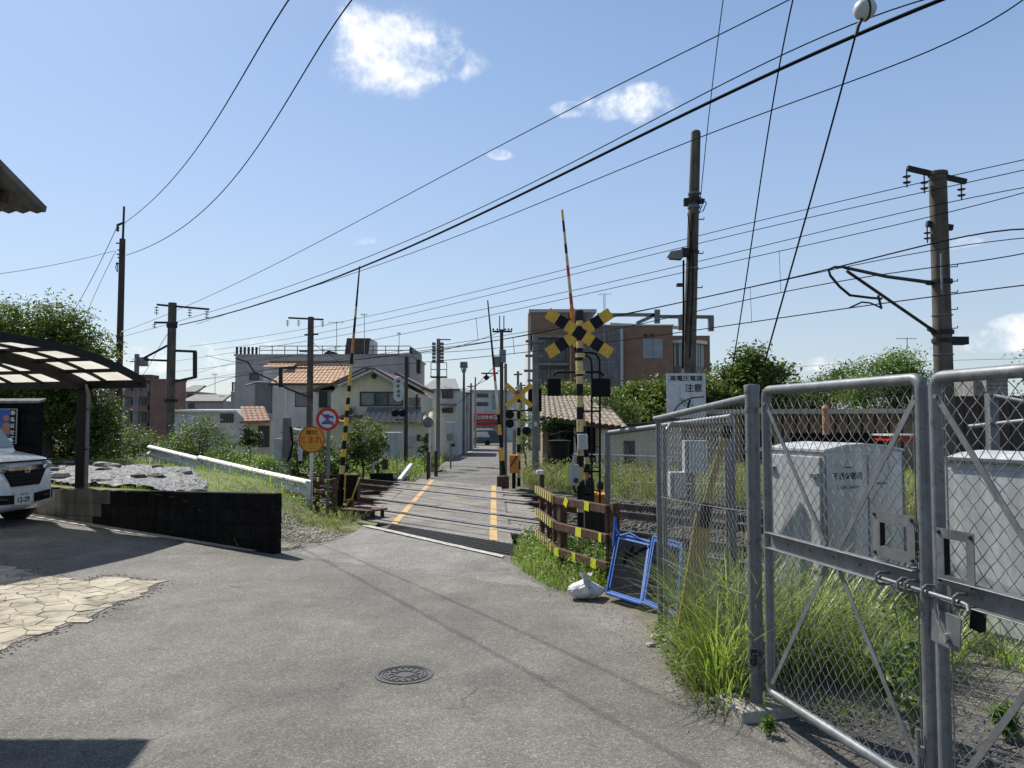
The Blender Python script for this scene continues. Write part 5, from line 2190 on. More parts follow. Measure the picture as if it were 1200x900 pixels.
mb.build('stay', MT['black'], sg)
# bucket shaped flasher on a bracket
q = S(655.3, 537, -.05)
mb = MB()
k = YS / 900
mb.lathe((q.x, YS - .05, q.z), [(.03, -.012), (.085, 0), (.108, .02), (.118, .1), (.12, .185), (.138, .19), (.14, .205), (.06, .215), (0, .216)], 22)
mb.build('flasher', MT['black'], sg, smooth=True)
mb = MB()
mb.tube([S(652, 514, -.05), S(653, 508, -.05), S(660, 506), S(671, 506), S(675, 512), S(677, 530), S(678, 545)], .011, 8)
mb.tube([S(645, 510, -.05), S(653, 509, -.05)], .014, 8)
mb.build('flasher_bracket', MT['black'], sg, smooth=True)
for (x0, y0, x1, y1, m_) in ((676.3, 508.5, 687.5, 526.5, 'cab'), (664, 544, 677.5, 568, 'cab')):
    p, q = S(x0, y1), S(x1, y0)
    mb = MB()
    mb.bb((p.x, YS - .14, p.z), (q.x, YS - .05, q.z))
    bx = mb.build('control_box', MT[m_], sg, bevel=.008)
    if y0 > 540:
        mb = MB()
        mb.bb((p.x - .022, YS - .15, p.z + .0), (p.x + .01, YS - .142, q.z))
        mb.build('reflective_strip', MT['fluo'], bx)
        r_ = S(674, 562)
        mb = MB()
        mb.lathe((r_.x, YS - .14, r_.z), [(.03, 0), (.03, .012), (.02, .02), (0, .02)], 12, ax=(0, -1, 0))
        mb.build('press_button', MT['rust'], bx)
mb = MB()
mb.tube([S(672, 566), S(672.5, 572), S(675, 577), S(680, 577)], .012, 8)
mb.build('conduit', MT['black'], sg)
mb = MB()
mb.lathe(S(681, 582), [(.045, 0), (.047, .12), (.04, .18), (.03, .2), (0, .205)], 12)
mb.build('junction_pot', MT['black'], sg, smooth=True)

# boom machine and raised boom
bm0 = S(697, 600, .35)
bmr = empty('barrier_machine', (bm0.x, YS + .35, 0), 'orange based boom machine at the foot of the near signal', 'barrier machine', 'boom machines')
mb = MB()
p, q = S(682, 655, .35), S(713, 579, .35)
mb.bb((p.x, YS + .25, q.z - .14), (q.x, YS + .6, q.z))
mb.build('housing', MT['orange'], bmr, bevel=.02)
mb = MB()
mb.bb((p.x + .03, YS + .28, -.05), (q.x - .03, YS + .57, q.z - .141))
mb.build('pedestal', MT['iron'], bmr, bevel=.01)
mb = MB()
mb.bb((p.x - .01, YS + .24, q.z - .012), (q.x - .14, YS + .61, q.z + .02))
mb.build('lid', MT['yellow'], bmr, bevel=.006)
mb = MB()
q = S(690, 566, .3)
mb.lathe((q.x - .05, q.y, q.z), [(.03, 0), (.07, .01), (.075, .08), (.05, .11), (0, .112)], 14, ax=(1, 0, 0))
mb.lathe((q.x + .1, q.y, q.z - .03), [(.03, 0), (.055, .01), (.055, .07), (0, .08)], 14, ax=(1, 0, 0))
mb.box((q.x - .02, q.y, q.z - .12), (.16, .12, .2))
mb.build('pivot', MT['iron'], bmr, smooth=True)
mb = MB()
mb.cyl(S(688, 553, .3), S(690, 566, .3), .035, n=10)
mb.build('arm_socket', MT['orange'], bmr)


def boom(root, p0, p1, cuts_, mats_, r0, r1):
    mb = MB()
    used = []
    for m_ in mats_:
        if m_ not in used:
            used.append(m_)
    for i in range(len(mats_)):
        t0, t1 = cuts_[i], cuts_[i + 1]
        mb.cyl(p0.lerp(p1, t0), p0.lerp(p1, t1), r0 + (r1 - r0) * t0, r0 + (r1 - r0) * t1, n=10, m=used.index(mats_[i]))
    return mb.build('boom', [MT[m_] for m_ in used], root, smooth=True)


br = empty('barrier_boom', S(689, 556, .3), 'tall raised barrier boom at the near signal, yellow black and red bands', 'barrier boom', 'raised barrier booms')
# y of band limits, bottom to top, from the photograph
ys = [556, 544, 536, 526, 513, 500, 485, 470, 455, 440, 424, 408, 392, 371, 366, 361, 358, 345, 325, 312, 298, 287, 272, 259, 246]
cols = ['navy', 'cream_y', 'navy', 'yellow', 'navy', 'yellow', 'navy', 'yellow', 'navy', 'yellow', 'navy', 'yellow', 'orange', 'cream_y', 'red', 'orange', 'red', 'cream_y', 'red', 'cream_y', 'navy', 'cream_y', 'navy', 'yellow']
ct = [(556 - y) / 310 for y in ys]
b0, b1 = S(689.5, 556, .3), S(658.7, 246, .3)
boom(br, b0, b1, ct, cols, .034, .014)
mb = MB()
mb.cyl(b0.lerp(b1, .585), b0.lerp(b1, .625), .034, .03, n=10)
mb.build('flag_sleeve', MT['orange'], br)

# left boom and its machine
YL = 13.6
LS = lambda x, y, dy=0.0: P(x, y, YL + dy)
q = LS(412, 580)
bl_ = empty('barrier_machine', (q.x, YL, 0), 'black and yellow striped boom machine on a rusty leg left of the crossing', 'barrier machine', 'boom machines')
p, r_ = LS(406, 585), LS(421, 556)
mb = MB()
mb.bb((p.x, YL - .15, p.z), (r_.x, YL + .15, r_.z))
hb = mb.build('housing', MT['black'], bl_, bevel=.02)
for (a_, b_, c_, d_) in (((404, 556), (418, 556), 5, 0), ((405, 558), (404, 586), 4, 0), ((421, 560), (412, 586), 5, 0), ((404, 586), (414, 584), 4, 0), ((410, 585), (404, 596), 4, 0)):
    mb = MB()
    mb.bar(LS(*a_, -.155), LS(*b_, -.155), .02, c_ * YL / 900, up=(0, 1, .01))
    mb.build('yellow_stripe', MT['yellow'], hb)
mb = MB()
mb.bb((p.x + .02, YL - .1, -.1), (p.x + .12, YL + .1, p.z))
mb.build('leg', MT['rust'], bl_)
br2 = empty('barrier_boom', LS(399, 560), 'raised barrier boom left of the crossing, thin black tip and yellow bands', 'barrier boom', 'raised barrier booms')
ys = [590, 556, 546, 536, 527, 517, 508, 500, 490, 482, 475, 467, 460, 453, 446, 440, 428, 415, 391, 384, 372, 360, 312]
cols = ['black', 'cream_y', 'navy', 'yellow', 'navy', 'yellow', 'navy', 'yellow', 'navy', 'yellow', 'navy', 'cream_y', 'navy', 'yellow', 'yellow', 'cream_y', 'navy', 'orange', 'navy', 'navy', 'cream_y', 'navy']
ct = [(590 - y) / 278 for y in ys]
boom(br2, LS(397.5, 590), LS(421.5, 312), ct, cols, .05, .012)
mb = MB()
b0, b1 = LS(397.5, 590), LS(421.5, 312)
mb.cyl(b0.lerp(b1, -.03), b0.lerp(b1, .06), .07, n=10)
mb.box(LS(393, 585), (.12, .12, .2))
mb.build('counterweight', MT['black'], br2)

# rusty step platform beside the machine
q = G(430, 608)
plat = empty('step_platform', q, 'low rusty steel step beside the left boom machine', 'platform')
mb = MB()
mb.box((q.x - .1, q.y + .25, .13), (.62, .5, .03), Matrix.Rotation(-.5, 3, 'Z'))
mb.build('deck', MT['rust'], plat)
for (dx, dy) in ((-.3, .1), (-.1, .0), (.08, -.02), (.0, .4), (.2, .2)):
    mb = MB()
    mb.bb((q.x + dx - .03, q.y + dy + .1, -.1), (q.x + dx + .03, q.y + dy + .15, .12))
    mb.build('leg', MT['rust'], plat)

# far side signal
YF = 19.6
F = lambda x, y, dy=0.0: P(x, y, YF + dy)
q = F(608, 500)
fs_ = empty('crossing_signal', (q.x, YF, 0), 'smaller far side crossing signal with thin yellow crossbuck beside the lane', 'crossing signal', 'crossing signals')
banded(fs_, V((q.x, YF, -.02)), V((q.x, YF, F(608, 452).z)), .045, [-.02 + k * (F(608, 452).z + .02) / 12 for k in range(13)], ['navy', 'cream_y'])
cF = F(608, 463.5)
crossbuck(fs_, V((cF.x, YF - .06, cF.z)), 0.86, 0.125, 40, mats=('yellow', 'yellow'))
mb = MB()
mb.sphere(F(606, 459, -.1), .07, 8)
mb.build('bell', MT['galv'], fs_, smooth=True)
mb = MB()
mb.tube([F(594, 481), F(622, 481)], .02, 8)
mb.tube([F(594, 492), F(622, 492)], .015, 8)
mb.build('lamp_arm', MT['black'], fs_)
for (x, y) in ((597.5, 486), (597.5, 496.5), (617, 505)):
    p = F(x, y)
    mb = MB()
    mb.lathe((p.x, YF - .1, p.z), [(0, -.05), (.09, -.04), (.1, 0), (.085, .06), (.11, .065), (.11, .085), (0, .09)], 14, ax=(0, -1, 0))
    mb.build('lamp', MT['black'], fs_, smooth=True)
q = F(605, 545)
fm = empty('barrier_machine', (q.x, YF - .2, 0), 'orange boom machine with a black stripe on the far side of the tracks', 'barrier machine', 'boom machines')
p, r_ = F(597, 554, -.3), F(608, 533, -.3)
mb = MB()
mb.bb((p.x, YF - .45, p.z), (r_.x, YF - .15, r_.z))
hb = mb.build('housing', MT['orange'], fm, bevel=.02)
mb = MB()
mb.bar(F(598, 547, -.455 + .0), F(606, 534, -.455), .02, .07, up=(0, 1, .01))
mb.build('black_stripe', MT['black'], hb)
mb = MB()
mb.bb((F(600, 550).x, YF - .35, -.05), (F(604, 550).x, YF - .25, p.z))
mb.build('leg', MT['black'], fm)
mb = MB()
mb.cyl((F(602.5, 540).x, YF, 0), (F(602.5, 540).x, YF, F(602, 504).z), .045, n=10)
tag(mb.build('bollard_post', MT['galv'], smooth=True), 'pale steel post beside the far orange boom machine', 'post')
br3 = empty('barrier_boom', F(588, 500, -.2), 'thin far barrier boom raised beside the distant utility pole', 'barrier boom', 'raised barrier booms')
ys = [556, 540, 525, 510, 498, 486, 475, 447, 430, 400, 352]
boom(br3, F(590.5, 556, -.2), F(571.5, 352, -.2), [(556 - y) / 204 for y in ys], ['navy', 'yellow', 'navy', 'yellow', 'navy', 'cream_y', 'white', 'red', 'iron', 'iron'], .055, .016)
mb = MB()
q = F(589.5, 560, -.2)
mb.bb((q.x - .15, q.y - .15, -.05), (q.x + .15, q.y + .15, .25))
mb.build('base', MT['rust'], br3)

# little post with a white cap behind the barrier
q = P(635, 600, 9.9)
pc_ = empty('marker_post', (q.x, 9.9, 0), 'short rusty post with a white cap behind the barrier', 'post')
mb = MB()
mb.cyl((q.x, 9.9, -.1), (q.x, 9.9, P(635, 556, 9.9).z), .03, n=10)
mb.build('stem', MT['rust'], pc_)
mb = MB()
mb.lathe((q.x - .02, 9.9, P(635, 556, 9.9).z), [(.055, 0), (.06, .02), (.05, .055), (0, .06)], 12)
mb.build('cap', MT['bag'], pc_, smooth=True)


# ================================================================== ROUND SIGNS
def round_sign(name, c, r, base, post_r, post_m, label):
    root = empty(name, base, label, 'road sign')
    mb = MB()
    mb.cyl(base, (base[0], base[1], c.z - r * .3), post_r, n=12)
    mb.build('post', MT[post_m], root, smooth=True)
    for z in (c.z - r * .5, c.z + r * .5):
        mb = MB()
        mb.box((c.x, c.y + .015, z), (.12, .02, .03))
        mb.build('bracket', MT['galv'], root)
    return root


# amber stop sign
c_ = P(365.2, 515, 13.5)
rs = round_sign('railway_stop_sign', c_, .235, V((P(364.5, 580, 13.55).x, 13.55, 0)), .03, 'white', 'round amber sign with black and red lettering on a white post')


def disc(root, c, r, y, m, name, r_in=0.0):
    mb = MB()
    if r_in:
        mb.lathe((c.x, y, c.z), [(r_in, 0), (r, 0), (r, .003), (r_in, .003)], 40, ax=(0, -1, 0))
    else:
        mb.cyl((c.x, y, c.z), (c.x, y - .003, c.z), r, n=40)
    return mb.build(name, MT[m], root)


def ringm(root, c, r_in, r, y, m, name):
    mb = MB()
    n_ = 44
    vs = []
    for yy in (y, y - .003):
        for k in range(n_):
            t = 2 * math.pi * k / n_
            vs += [(c.x + r_in * math.cos(t), yy, c.z + r_in * math.sin(t)), (c.x + r * math.cos(t), yy, c.z + r * math.sin(t))]
    fs = []
    for k in range(n_):
        a_, b_ = 2 * k, 2 * ((k + 1) % n_)
        fs += [(a_, a_ + 1, b_ + 1, b_), (2 * n_ + a_, 2 * n_ + b_, 2 * n_ + b_ + 1, 2 * n_ + a_ + 1), (a_ + 1, 2 * n_ + a_ + 1, 2 * n_ + b_ + 1, b_ + 1)]
    mb.add(vs, fs)
    return mb.build(name, MT[m], root)


fc = disc(rs, c_, .232, 13.5, 'signo', 'face')
ringm(rs, c_, .212, .234, 13.4965, 'red', 'border')
text('踏切', (c_.x, 13.495, c_.z + .125), (1, 0, 0), (0, 0, 1), .085, MT['black'], rs, width=.2, bold=.008)
text('とまれ', (c_.x, 13.495, c_.z - .0), (1, 0, 0), (0, 0, 1), .13, MT['red'], rs, width=.38, bold=.012)
text('JR西日本', (c_.x, 13.495, c_.z - .155), (1, 0, 0), (0, 0, 1), .024, MT['iron'], rs, width=.12)
# no-trucks sign
c_ = P(383.8, 491.3, 13.1)
rs2 = round_sign('no_trucks_sign', c_, .195, V((P(384, 590, 13.14).x, 13.14, 0)), .03, 'galv', 'round red bordered sign with a blue truck on a grey post')
disc(rs2, c_, .19, 13.1, 'signw', 'face')
ringm(rs2, c_, .145, .196, 13.0965, 'red', 'border')
yT = 13.094
T_ = lambda a, b: V((c_.x + a, yT, c_.z + b))
mb = MB()
for poly in ([(-.065, .045), (-.045, .085), (.03, .085), (.04, .06), (.1, .06), (.1, .01), (-.065, .01)],
             [(-.055, -.035), (-.045, -.01), (.03, -.01), (.03, -.035)],
             [(-.095, -.04), (.1, -.04), (.1, -.085), (-.095, -.085)]):
    mb.prism([T_(a, b) for (a, b) in poly], (0, -.002, 0))
mb.build('truck_symbol', MT['blue'], rs2)
mb = MB()
mb.bar(T_(-.11, .11) + V((0, -.004, 0)), T_(.11, -.11) + V((0, -.004, 0)), .003, .028, up=(1, 0, 1))
mb.build('slash', MT['red'], rs2)
for (x, z) in ((-.04, .01), (.06, .01)):
    mb = MB()
    mb.cyl(T_(x, z), T_(x, z) + V((0, -.0035, 0)), .018, n=12)
    mb.build('wheel_symbol', MT['signw'], rs2)


# ================================================================== POLES
def pole(name, base, top, r0, r1, m, label, cat='utility pole', group=None, n=16):
    root = empty(name, base, label, cat, group)
    mb = MB()
    mb.cyl(base, top, r0, r1, n=n)
    mb.build('shaft', MT[m], root, smooth=True)
    return root


def insul(root, top, n=3, r=.06, dz=-1, step=.07):
    mb = MB()
    prof = [(.012, 0)]
    z = .03
    for k in range(n):
        prof += [(.012, z), (r, z + .012), (r * .8, z + .03), (.014, z + .035)]
        z += step
    prof += [(.012, z)]
    mb.lathe(top, prof, 10, ax=(0, 0, dz))
    return mb.build('insulator', MT['insul'], root, smooth=True)


def abar(root, p, q, w=.05, h=.05, name='crossarm', m='iron'):
    mb = MB()
    mb.bar(p, q, w, h)
    return mb.build(name, MT[m], root)


def band(root, base, z, r, h=.03, m='iron'):
    mb = MB()
    mb.cyl((base[0], base[1], z), (base[0], base[1], z + h), r, n=16)
    return mb.build('band', MT[m], root)


# D: catenary mast on the right
YD = 14.0
Dp = P(1103, 330, YD)
D = lambda x, y, dy=0.0: P(x, y, YD + dy)
md = pole('catenary_mast', V((Dp.x, YD, -.1)), V((Dp.x - .01, YD, D(1099, 205).z)), .17, .15, 'polec', 'stout concrete catenary mast with a cantilever bracket behind the gate', 'catenary mast', 'catenary masts')
abar(md, D(1063, 197), D(1132, 213), .07, .09)
mb = MB()
mb.cyl(D(1099, 206), D(1099, 202), .17, n=16)
mb.build('cap', MT['polec'], md)
for (x, y) in ((1062.5, 204), (1083, 211), (1126.5, 219)):
    insul(md, D(x, y), 2, .075, -1, .11)
    mb = MB()
    mb.cyl(D(x, y), D(x, y - 6), .012, n=6)
    mb.build('hanger', MT['iron'], md)
abar(md, D(1086, 262), D(1116, 267), .08, .1)
insul(md, D(1086.5, 270), 2, .065, -1, .1)
mb = MB()
mb.cyl(D(1086.5, 262), D(1086.5, 272), .012, n=6)
mb.build('hanger', MT['iron'], md)
# cantilever: reaches left and towards the camera over the track
tipm = P(971, 315, 11.35)
up_a, lo_a = D(1094, 331.5), D(1096, 389)
mb = MB()
mb.tube([up_a, up_a.lerp(tipm, .5), P(990, 313.5, 11.7)], [.035, .028, .025], 10)
mb.build('top_tube', MT['iron'], md, smooth=True)
mb = MB()
mb.tube([lo_a, lo_a.lerp(P(993, 318, 11.9), .5), P(993, 318, 11.75)], [.03, .027, .025], 10)
mb.build('strut_tube', MT['iron'], md, smooth=True)
mb = MB()
mb.tube([P(990, 313, 11.7), P(978, 313, 11.4), P(971, 316, 11.35), P(973, 323, 11.35), P(984, 336, 11.4), P(996, 346, 11.45), P(1020, 349, 11.6), P(1033, 350, 11.75)], .02, 8)
mb.build('registration_tube', MT['iron'], md, smooth=True)
mb = MB()
mb.tube([P(1033, 361, 11.75), P(1020, 355, 11.6), P(1010, 354, 11.5), P(995, 361, 11.4)], .013, 8)
mb.tube([P(1029, 346, 11.75), P(1033, 362, 11.75)], .02, 8)
mb.build('steady_arm', MT['iron'], md, smooth=True)
for (x, y) in ((1090, 331.5), (1092, 387)):
    mb = MB()
    p = D(x, y)
    d_ = (p - tipm).normalized()
    mb.lathe(p - d_ * .15, [(.03, 0), (.05, .03), (.035, .06), (.05, .09), (.035, .12), (.05, .15), (.03, .2)], 10, ax=d_)
    mb.build('strut_insulator', MT['galv'], md, smooth=True)
for y in (330, 389, 399):
    z = D(1103, y).z
    band(md, (Dp.x, YD), z - .04, .19, .07)
mb = MB()
mb.bb((Dp.x + .1, YD - .1, D(1103, 404).z), (Dp.x + .42, YD + .1, D(1103, 395).z))
mb.build('clamp_box', MT['iron'], md)
for y in (313, 330, 343, 363, 385):
    p = D(1112, y)
    mb = MB()
    mb.tube([p, p + V((.16, 0, 0.01)), p + V((.16, 0, .05))], .01, 6)
    mb.build('step_bolt', MT['iron'], md)
for y in (370, 416):
    band(md, (Dp.x, YD), D(1103, y).z, .178, .015, 'galv')
mb = MB()
mb.bar(D(1103, 296, -.18), D(1104, 345, -.18), .03, .03)
mb.build('number_strip', MT['galv'], md)

# A and B: masts far left
def mast(base, ztop, r, arms, label, L=1.0, m='polec'):
    root = pole('catenary_mast', base, V((base[0], base[1], ztop)), r, r * .9, m, label, 'catenary mast', 'catenary masts')
    return root


YA = 33.0
A_ = lambda x, y, dy=0.0: P(x, y, YA + dy)
pa_ = A_(200.5, 430)
ma = mast(V((pa_.x, YA, -.2)), A_(200, 355).z, .19, None, 'thick concrete catenary mast above the bushes, left of the grey shed')
abar(ma, A_(184, 357), A_(245, 362.5), .08, .08)
for (x, y) in ((183.5, 359), (222.5, 362), (242.5, 364)):
    insul(ma, A_(x, y), 3, .1, -1, .12)
abar(ma, A_(181, 378), A_(208, 378), .08, .08)
insul(ma, A_(181, 379), 2, .09, -1, .1)
abar(ma, A_(205, 411), A_(230, 412), .1, .1)
abar(ma, A_(228.5, 412), A_(228.5, 443), .14, .14)
abar(ma, A_(206, 447), A_(229, 442), .1, .1)
mb = MB()
mb.tube([A_(196, 405), A_(168, 420)], .05, 8)
mb.tube([A_(196, 422.5), A_(170, 421.5)], .05, 8)
mb.build('bracket_tube', MT['iron'], ma)
band(ma, (pa_.x, YA), A_(200, 384).z, .22, .2)
band(ma, (pa_.x, YA), A_(200, 471).z, .3, .12)

YB = 38.0
B_ = lambda x, y, dy=0.0: P(x, y, YB + dy)
pb2 = B_(363.3, 450)
mbm = mast(V((pb2.x, YB, -.3)), B_(363, 371.5).z, .165, None, 'dark catenary mast rising behind the amber sign in front of the houses')
abar(mbm, B_(338, 372.5), B_(379, 374.5), .08, .08)
for (x, y) in ((337, 375), (350, 375), (378, 376)):
    insul(mbm, B_(x, y), 3, .09, -1, .1)
abar(mbm, B_(357, 392.5), B_(373, 391.5), .08, .08)
abar(mbm, B_(351, 411.5), B_(366, 411.5), .08, .08)
abar(mbm, B_(329, 431.3), B_(361, 431.3), .08, .08)
abar(mbm, B_(329, 431), B_(329, 454), .16, .16)
mb = MB()
mb.tube([B_(329, 452), B_(361, 465)], .05, 8)
mb.tube([B_(325, 448), B_(298, 436), B_(290, 424), B_(276, 419.5)], .04, 8)
mb.build('bracket_tube', MT['iron'], mbm)
mb = MB()
mb.tube([B_(288, 452), B_(300, 448), B_(316, 448.5)], .04, 8)
mb.build('steady_arm', MT['galv'], mbm)

# K: pole on the far left with a thin mast
YK = 20.5
K_ = lambda x, y, dy=0.0: P(x, y, YK + dy)
pk = K_(140.5, 400)
kk = pole('utility_pole', V((pk.x, YK, .2)), V((pk.x, YK, K_(141, 280).z)), .095, .075, 'poled', 'dark slender pole with a thin top mast between the carport and the brown flats', 'utility pole')
mb = MB()
mb.cyl((pk.x + .01, YK, K_(141, 283).z), (pk.x + .02, YK, K_(142, 242).z), .032, .028, n=8)
mb.build('top_mast', MT['poled'], kk)
abar(kk, K_(137, 264), K_(145, 261), .04, .05)
mb = MB()
mb.lathe(K_(138, 267), [(.02, -.1), (.045, -.08), (.03, -.04), (.045, 0), (.03, .04), (.045, .08), (.02, .1)], 8)
mb.build('insulator', MT['insul'], kk)
for y in (285, 293, 298, 302, 309):
    abar(kk, K_(136 + (y % 3), y), K_(146, y), .03, .03)
mb = MB()
mb.tube([K_(137, 307), K_(135.5, 314), K_(137.5, 319), K_(138, 308)], .012, 6)
mb.build('cable_loop', MT['wire'], kk)
mb = MB()
q = P(130.5, 520, 20.3)
mb.cyl((q.x - .02, 20.3, .3), (q.x + .06, 20.3, P(131, 478, 20.3).z), .04, n=8)
tag(mb.build('guy_wire_guard', MT['yellow']), 'yellow guy wire guard next to the dark slender pole', 'wire guard')

# small far-left pole with a transformer
q = P(160, 440, 44)
fl = pole('utility_pole', V((q.x, 44, 0)), V((q.x, 44, P(160, 415, 44).z)), .16, .13, 'polec_lt', 'small grey pole with fittings before the brown flats, right of the dark pole', 'utility pole')
mb = MB()
mb.box(P(168, 424, 44), (.4, .4, .5))
mb.build('transformer', MT['polec_lt'], fl)
abar(fl, P(152, 424, 44), P(171, 422, 44))

# J: tall concrete pole with the street lamp and the warning board
YJ = 16.0
J = lambda x, y, dy=0.0: P(x, y, YJ + dy)
j0, j1 = J(803, 620), J(815.5, 156)
jj = pole('utility_pole', V((j0.x, YJ, 0)), j1, .165, .1, 'polec', 'tall leaning dark concrete pole with a street lamp and the warning board', 'utility pole')
mb = MB()
mb.sphere(j1, .1, 10, sz=.7)
mb.build('cap', MT['polec'], jj, smooth=True)
jz = lambda y: j0.lerp(j1, (j0.z - J(810, y).z) / (j0.z - j1.z))
for y, h_, m_ in ((228, .035, 'galv'), (238, .12, 'iron'), (244, .05, 'galv'), (297, .06, 'iron'), (316, .04, 'galv')):
    p = jz(y)
    mb = MB()
    mb.cyl(p, p + V((0, 0, h_)), .135, n=14)
    mb.build('band', MT[m_], jj)
mb = MB()
mb.box(J(804, 237, -.1), (.1, .1, .16))
mb.box(J(822, 236, -.1), (.1, .1, .1))
mb.build('terminal_box', MT['iron'], jj, bevel=.01)
for y in (235, 257, 297, 337):
    p = jz(y)
    mb = MB()
    mb.tube([p, p + V((.22, 0, 0)), p + V((.22, 0, .04))], .012, 6)
    mb.build('step_bolt', MT['iron'], jj)
mb = MB()
mb.tube([J(822, 232, -.1), J(828, 238, -.1), J(824, 247, -.1), J(819, 250, -.1), J(823, 240, -.1)], .012, 6)
mb.tube([J(812, 250, -.15), J(809, 290, -.15), J(806, 340, -.15), J(803, 400, -.15)], .014, 6)
mb.tube([J(806, 250, -.15), J(812, 300, -.15), J(812, 340, -.15), J(808, 420, -.15)], .012, 6)
mb.tube([J(801, 305, -.12), J(801, 360, -.12), J(800, 432, -.12)], .022, 6)
mb.build('cable', MT['wire'], jj)
# lamp head
mb = MB()
lp = J(793, 298, -.1)
mb.add([J(780.5, 302.5, -.18), J(780.5, 302.5, 0), J(800, 303.5, 0), J(800, 303.5, -.2), J(786, 294, -.15), J(786, 294, -.02), J(800, 292, -.02), J(800, 292, -.17)],
       [(0, 1, 2, 3), (4, 7, 6, 5), (0, 4, 5, 1), (1, 5, 6, 2), (2, 6, 7, 3), (3, 7, 4, 0)])
lh = mb.build('lamp_head', MT['conc'], jj, bevel=.015)
mb = MB()
mb.bar(J(784, 303.5, -.1), J(798, 304.5, -.1), .12, .01)
mb.build('lens', MT['frame'], lh)
mb = MB()
mb.box(J(803, 296, -.08), (.17, .14, .18))
mb.build('lamp_mount', MT['iron'], jj, bevel=.01)
mb = MB()
mb.box(J(797, 334, -.1), (.14, .12, .06))
mb.build('lower_bracket', MT['iron'], jj)
# warning board
wbd = empty('warning_board', J(804, 490, -.25), 'tall white board with black lettering warning of high voltage lines, on the leaning pole', 'warning board')
p, q = J(781.5, 490, -.25), J(826.5, 437.5, -.25)
mb = MB()
mb.bb((p.x, YJ - .27, p.z), (q.x, YJ - .25, q.z))
mb.build('panel', MT['signw'], wbd)
k = YJ / 900
text('高電圧電線', (J(804.2, 443.5, -.27).x, YJ - .272, J(804, 443.3, -.25).z), (1, 0, 0), (0, 0, 1), 6.3 * k, MT['iron'], wbd, width=37.5 * k, bold=.015)
text('注意', (J(812.5, 454.5, -.27).x, YJ - .272, J(812, 454.5, -.25).z), (1, 0, 0), (0, 0, 1), 9.6 * k, MT['iron'], wbd, width=20 * k, bold=.015)
mb = MB()
W_ = lambda x, y: J(x, y, -.275)
mb.tube([W_(789, 485), W_(793, 477), W_(801, 470), W_(812, 466), W_(825, 465)], .012, 6)
mb.tube([W_(806, 478), W_(808, 470), W_(809, 469)], .022, 6)
for (a_, b_) in (((797, 467), (803, 476)), ((800, 467), (806, 474)), ((811, 473), (812, 478))):
    mb.tube([W_(*a_), W_(*b_)], .006, 5)
mb.build('pictogram', MT['iron'], wbd)

# E: grey pole near the far signal
YE = 21.5
Ef = lambda x, y, dy=0.0: P(x, y, YE + dy)
q = Ef(627.5, 480)
pe = pole('utility_pole', V((q.x, YE, -.1)), V((q.x, YE, Ef(627, 392).z)), .1, .085, 'polec_lt', 'grey concrete pole with bracket arms in front of the brown block', 'utility pole')
for (xa, xb, y) in ((617, 636, 417), (614, 632, 434.5), (618, 635, 446), (616, 640, 400)):
    abar(pe, Ef(xa, y), Ef(xb, y), .06, .07, 'bracket_arm', 'galv')
for (x, y) in ((619, 417), (618, 434.5)):
    mb = MB()
    mb.box(Ef(x, y), (.16, .16, .06))
    mb.build('small_lamp', MT['galv'], pe)
mb = MB()
mb.box(Ef(627.5, 497, -.13), (.08, .02, .12))
mb.build('number_tag', MT['signw'], pe)
p, q = Ef(619, 482, .1), Ef(635, 455, .1)
mb = MB()
mb.bb((p.x, YE + .15, p.z), (q.x, YE + .3, q.z))
tag(mb.build('railway_signal', MT['black'], bevel=.02), 'black rectangular signal backboard fixed behind the grey concrete pole', 'signal')

# F: utility pole by the lane
YU = 22.5
U_ = lambda x, y, dy=0.0: P(x, y, YU + dy)
q = U_(587.8, 470)
pf = pole('utility_pole', V((q.x, YU, -.1)), V((q.x, YU, U_(587, 386).z)), .065, .05, 'poled', 'dark pole with crossarms and a transformer at the lane edge beyond the tracks', 'utility pole')
for x in (585.5, 590.5):
    mb = MB()
    mb.cyl(U_(x, 388), U_(x, 370), .015, n=6)
    mb.build('top_rod', MT['iron'], pf)
abar(pf, U_(577, 388.5), U_(600, 388.5), .05, .05)
for x in (578, 583, 592, 596, 599.5):
    insul(pf, U_(x, 388), 1, .04, 1, .06)
mb = MB()
mb.cyl(U_(582, 430), U_(582, 418), .12, n=12)
mb.build('transformer', MT['galv'], pf, smooth=True)
mb = MB()
mb.cyl(U_(589, 425), U_(589, 410), .1, n=12)
mb.build('transformer', MT['galv'], pf, smooth=True)
abar(pf, U_(564, 437.5), U_(584, 437.5), .04, .04)
mb = MB()
mb.lathe(U_(570, 446), [(.0, 0), (.07, .05), (.09, .12), (.03, .15), (.02, .22)], 10)
mb.build('lamp', MT['iron'], pf)
q = U_(592.5, 480, .8)
pole('utility_pole', V((q.x, YU + .8, -.1)), V((q.x, YU + .8, U_(592, 426, .8).z)), .05, .045, 'polec_lt', 'short slim pole close behind the dark crossarm pole', 'utility pole')
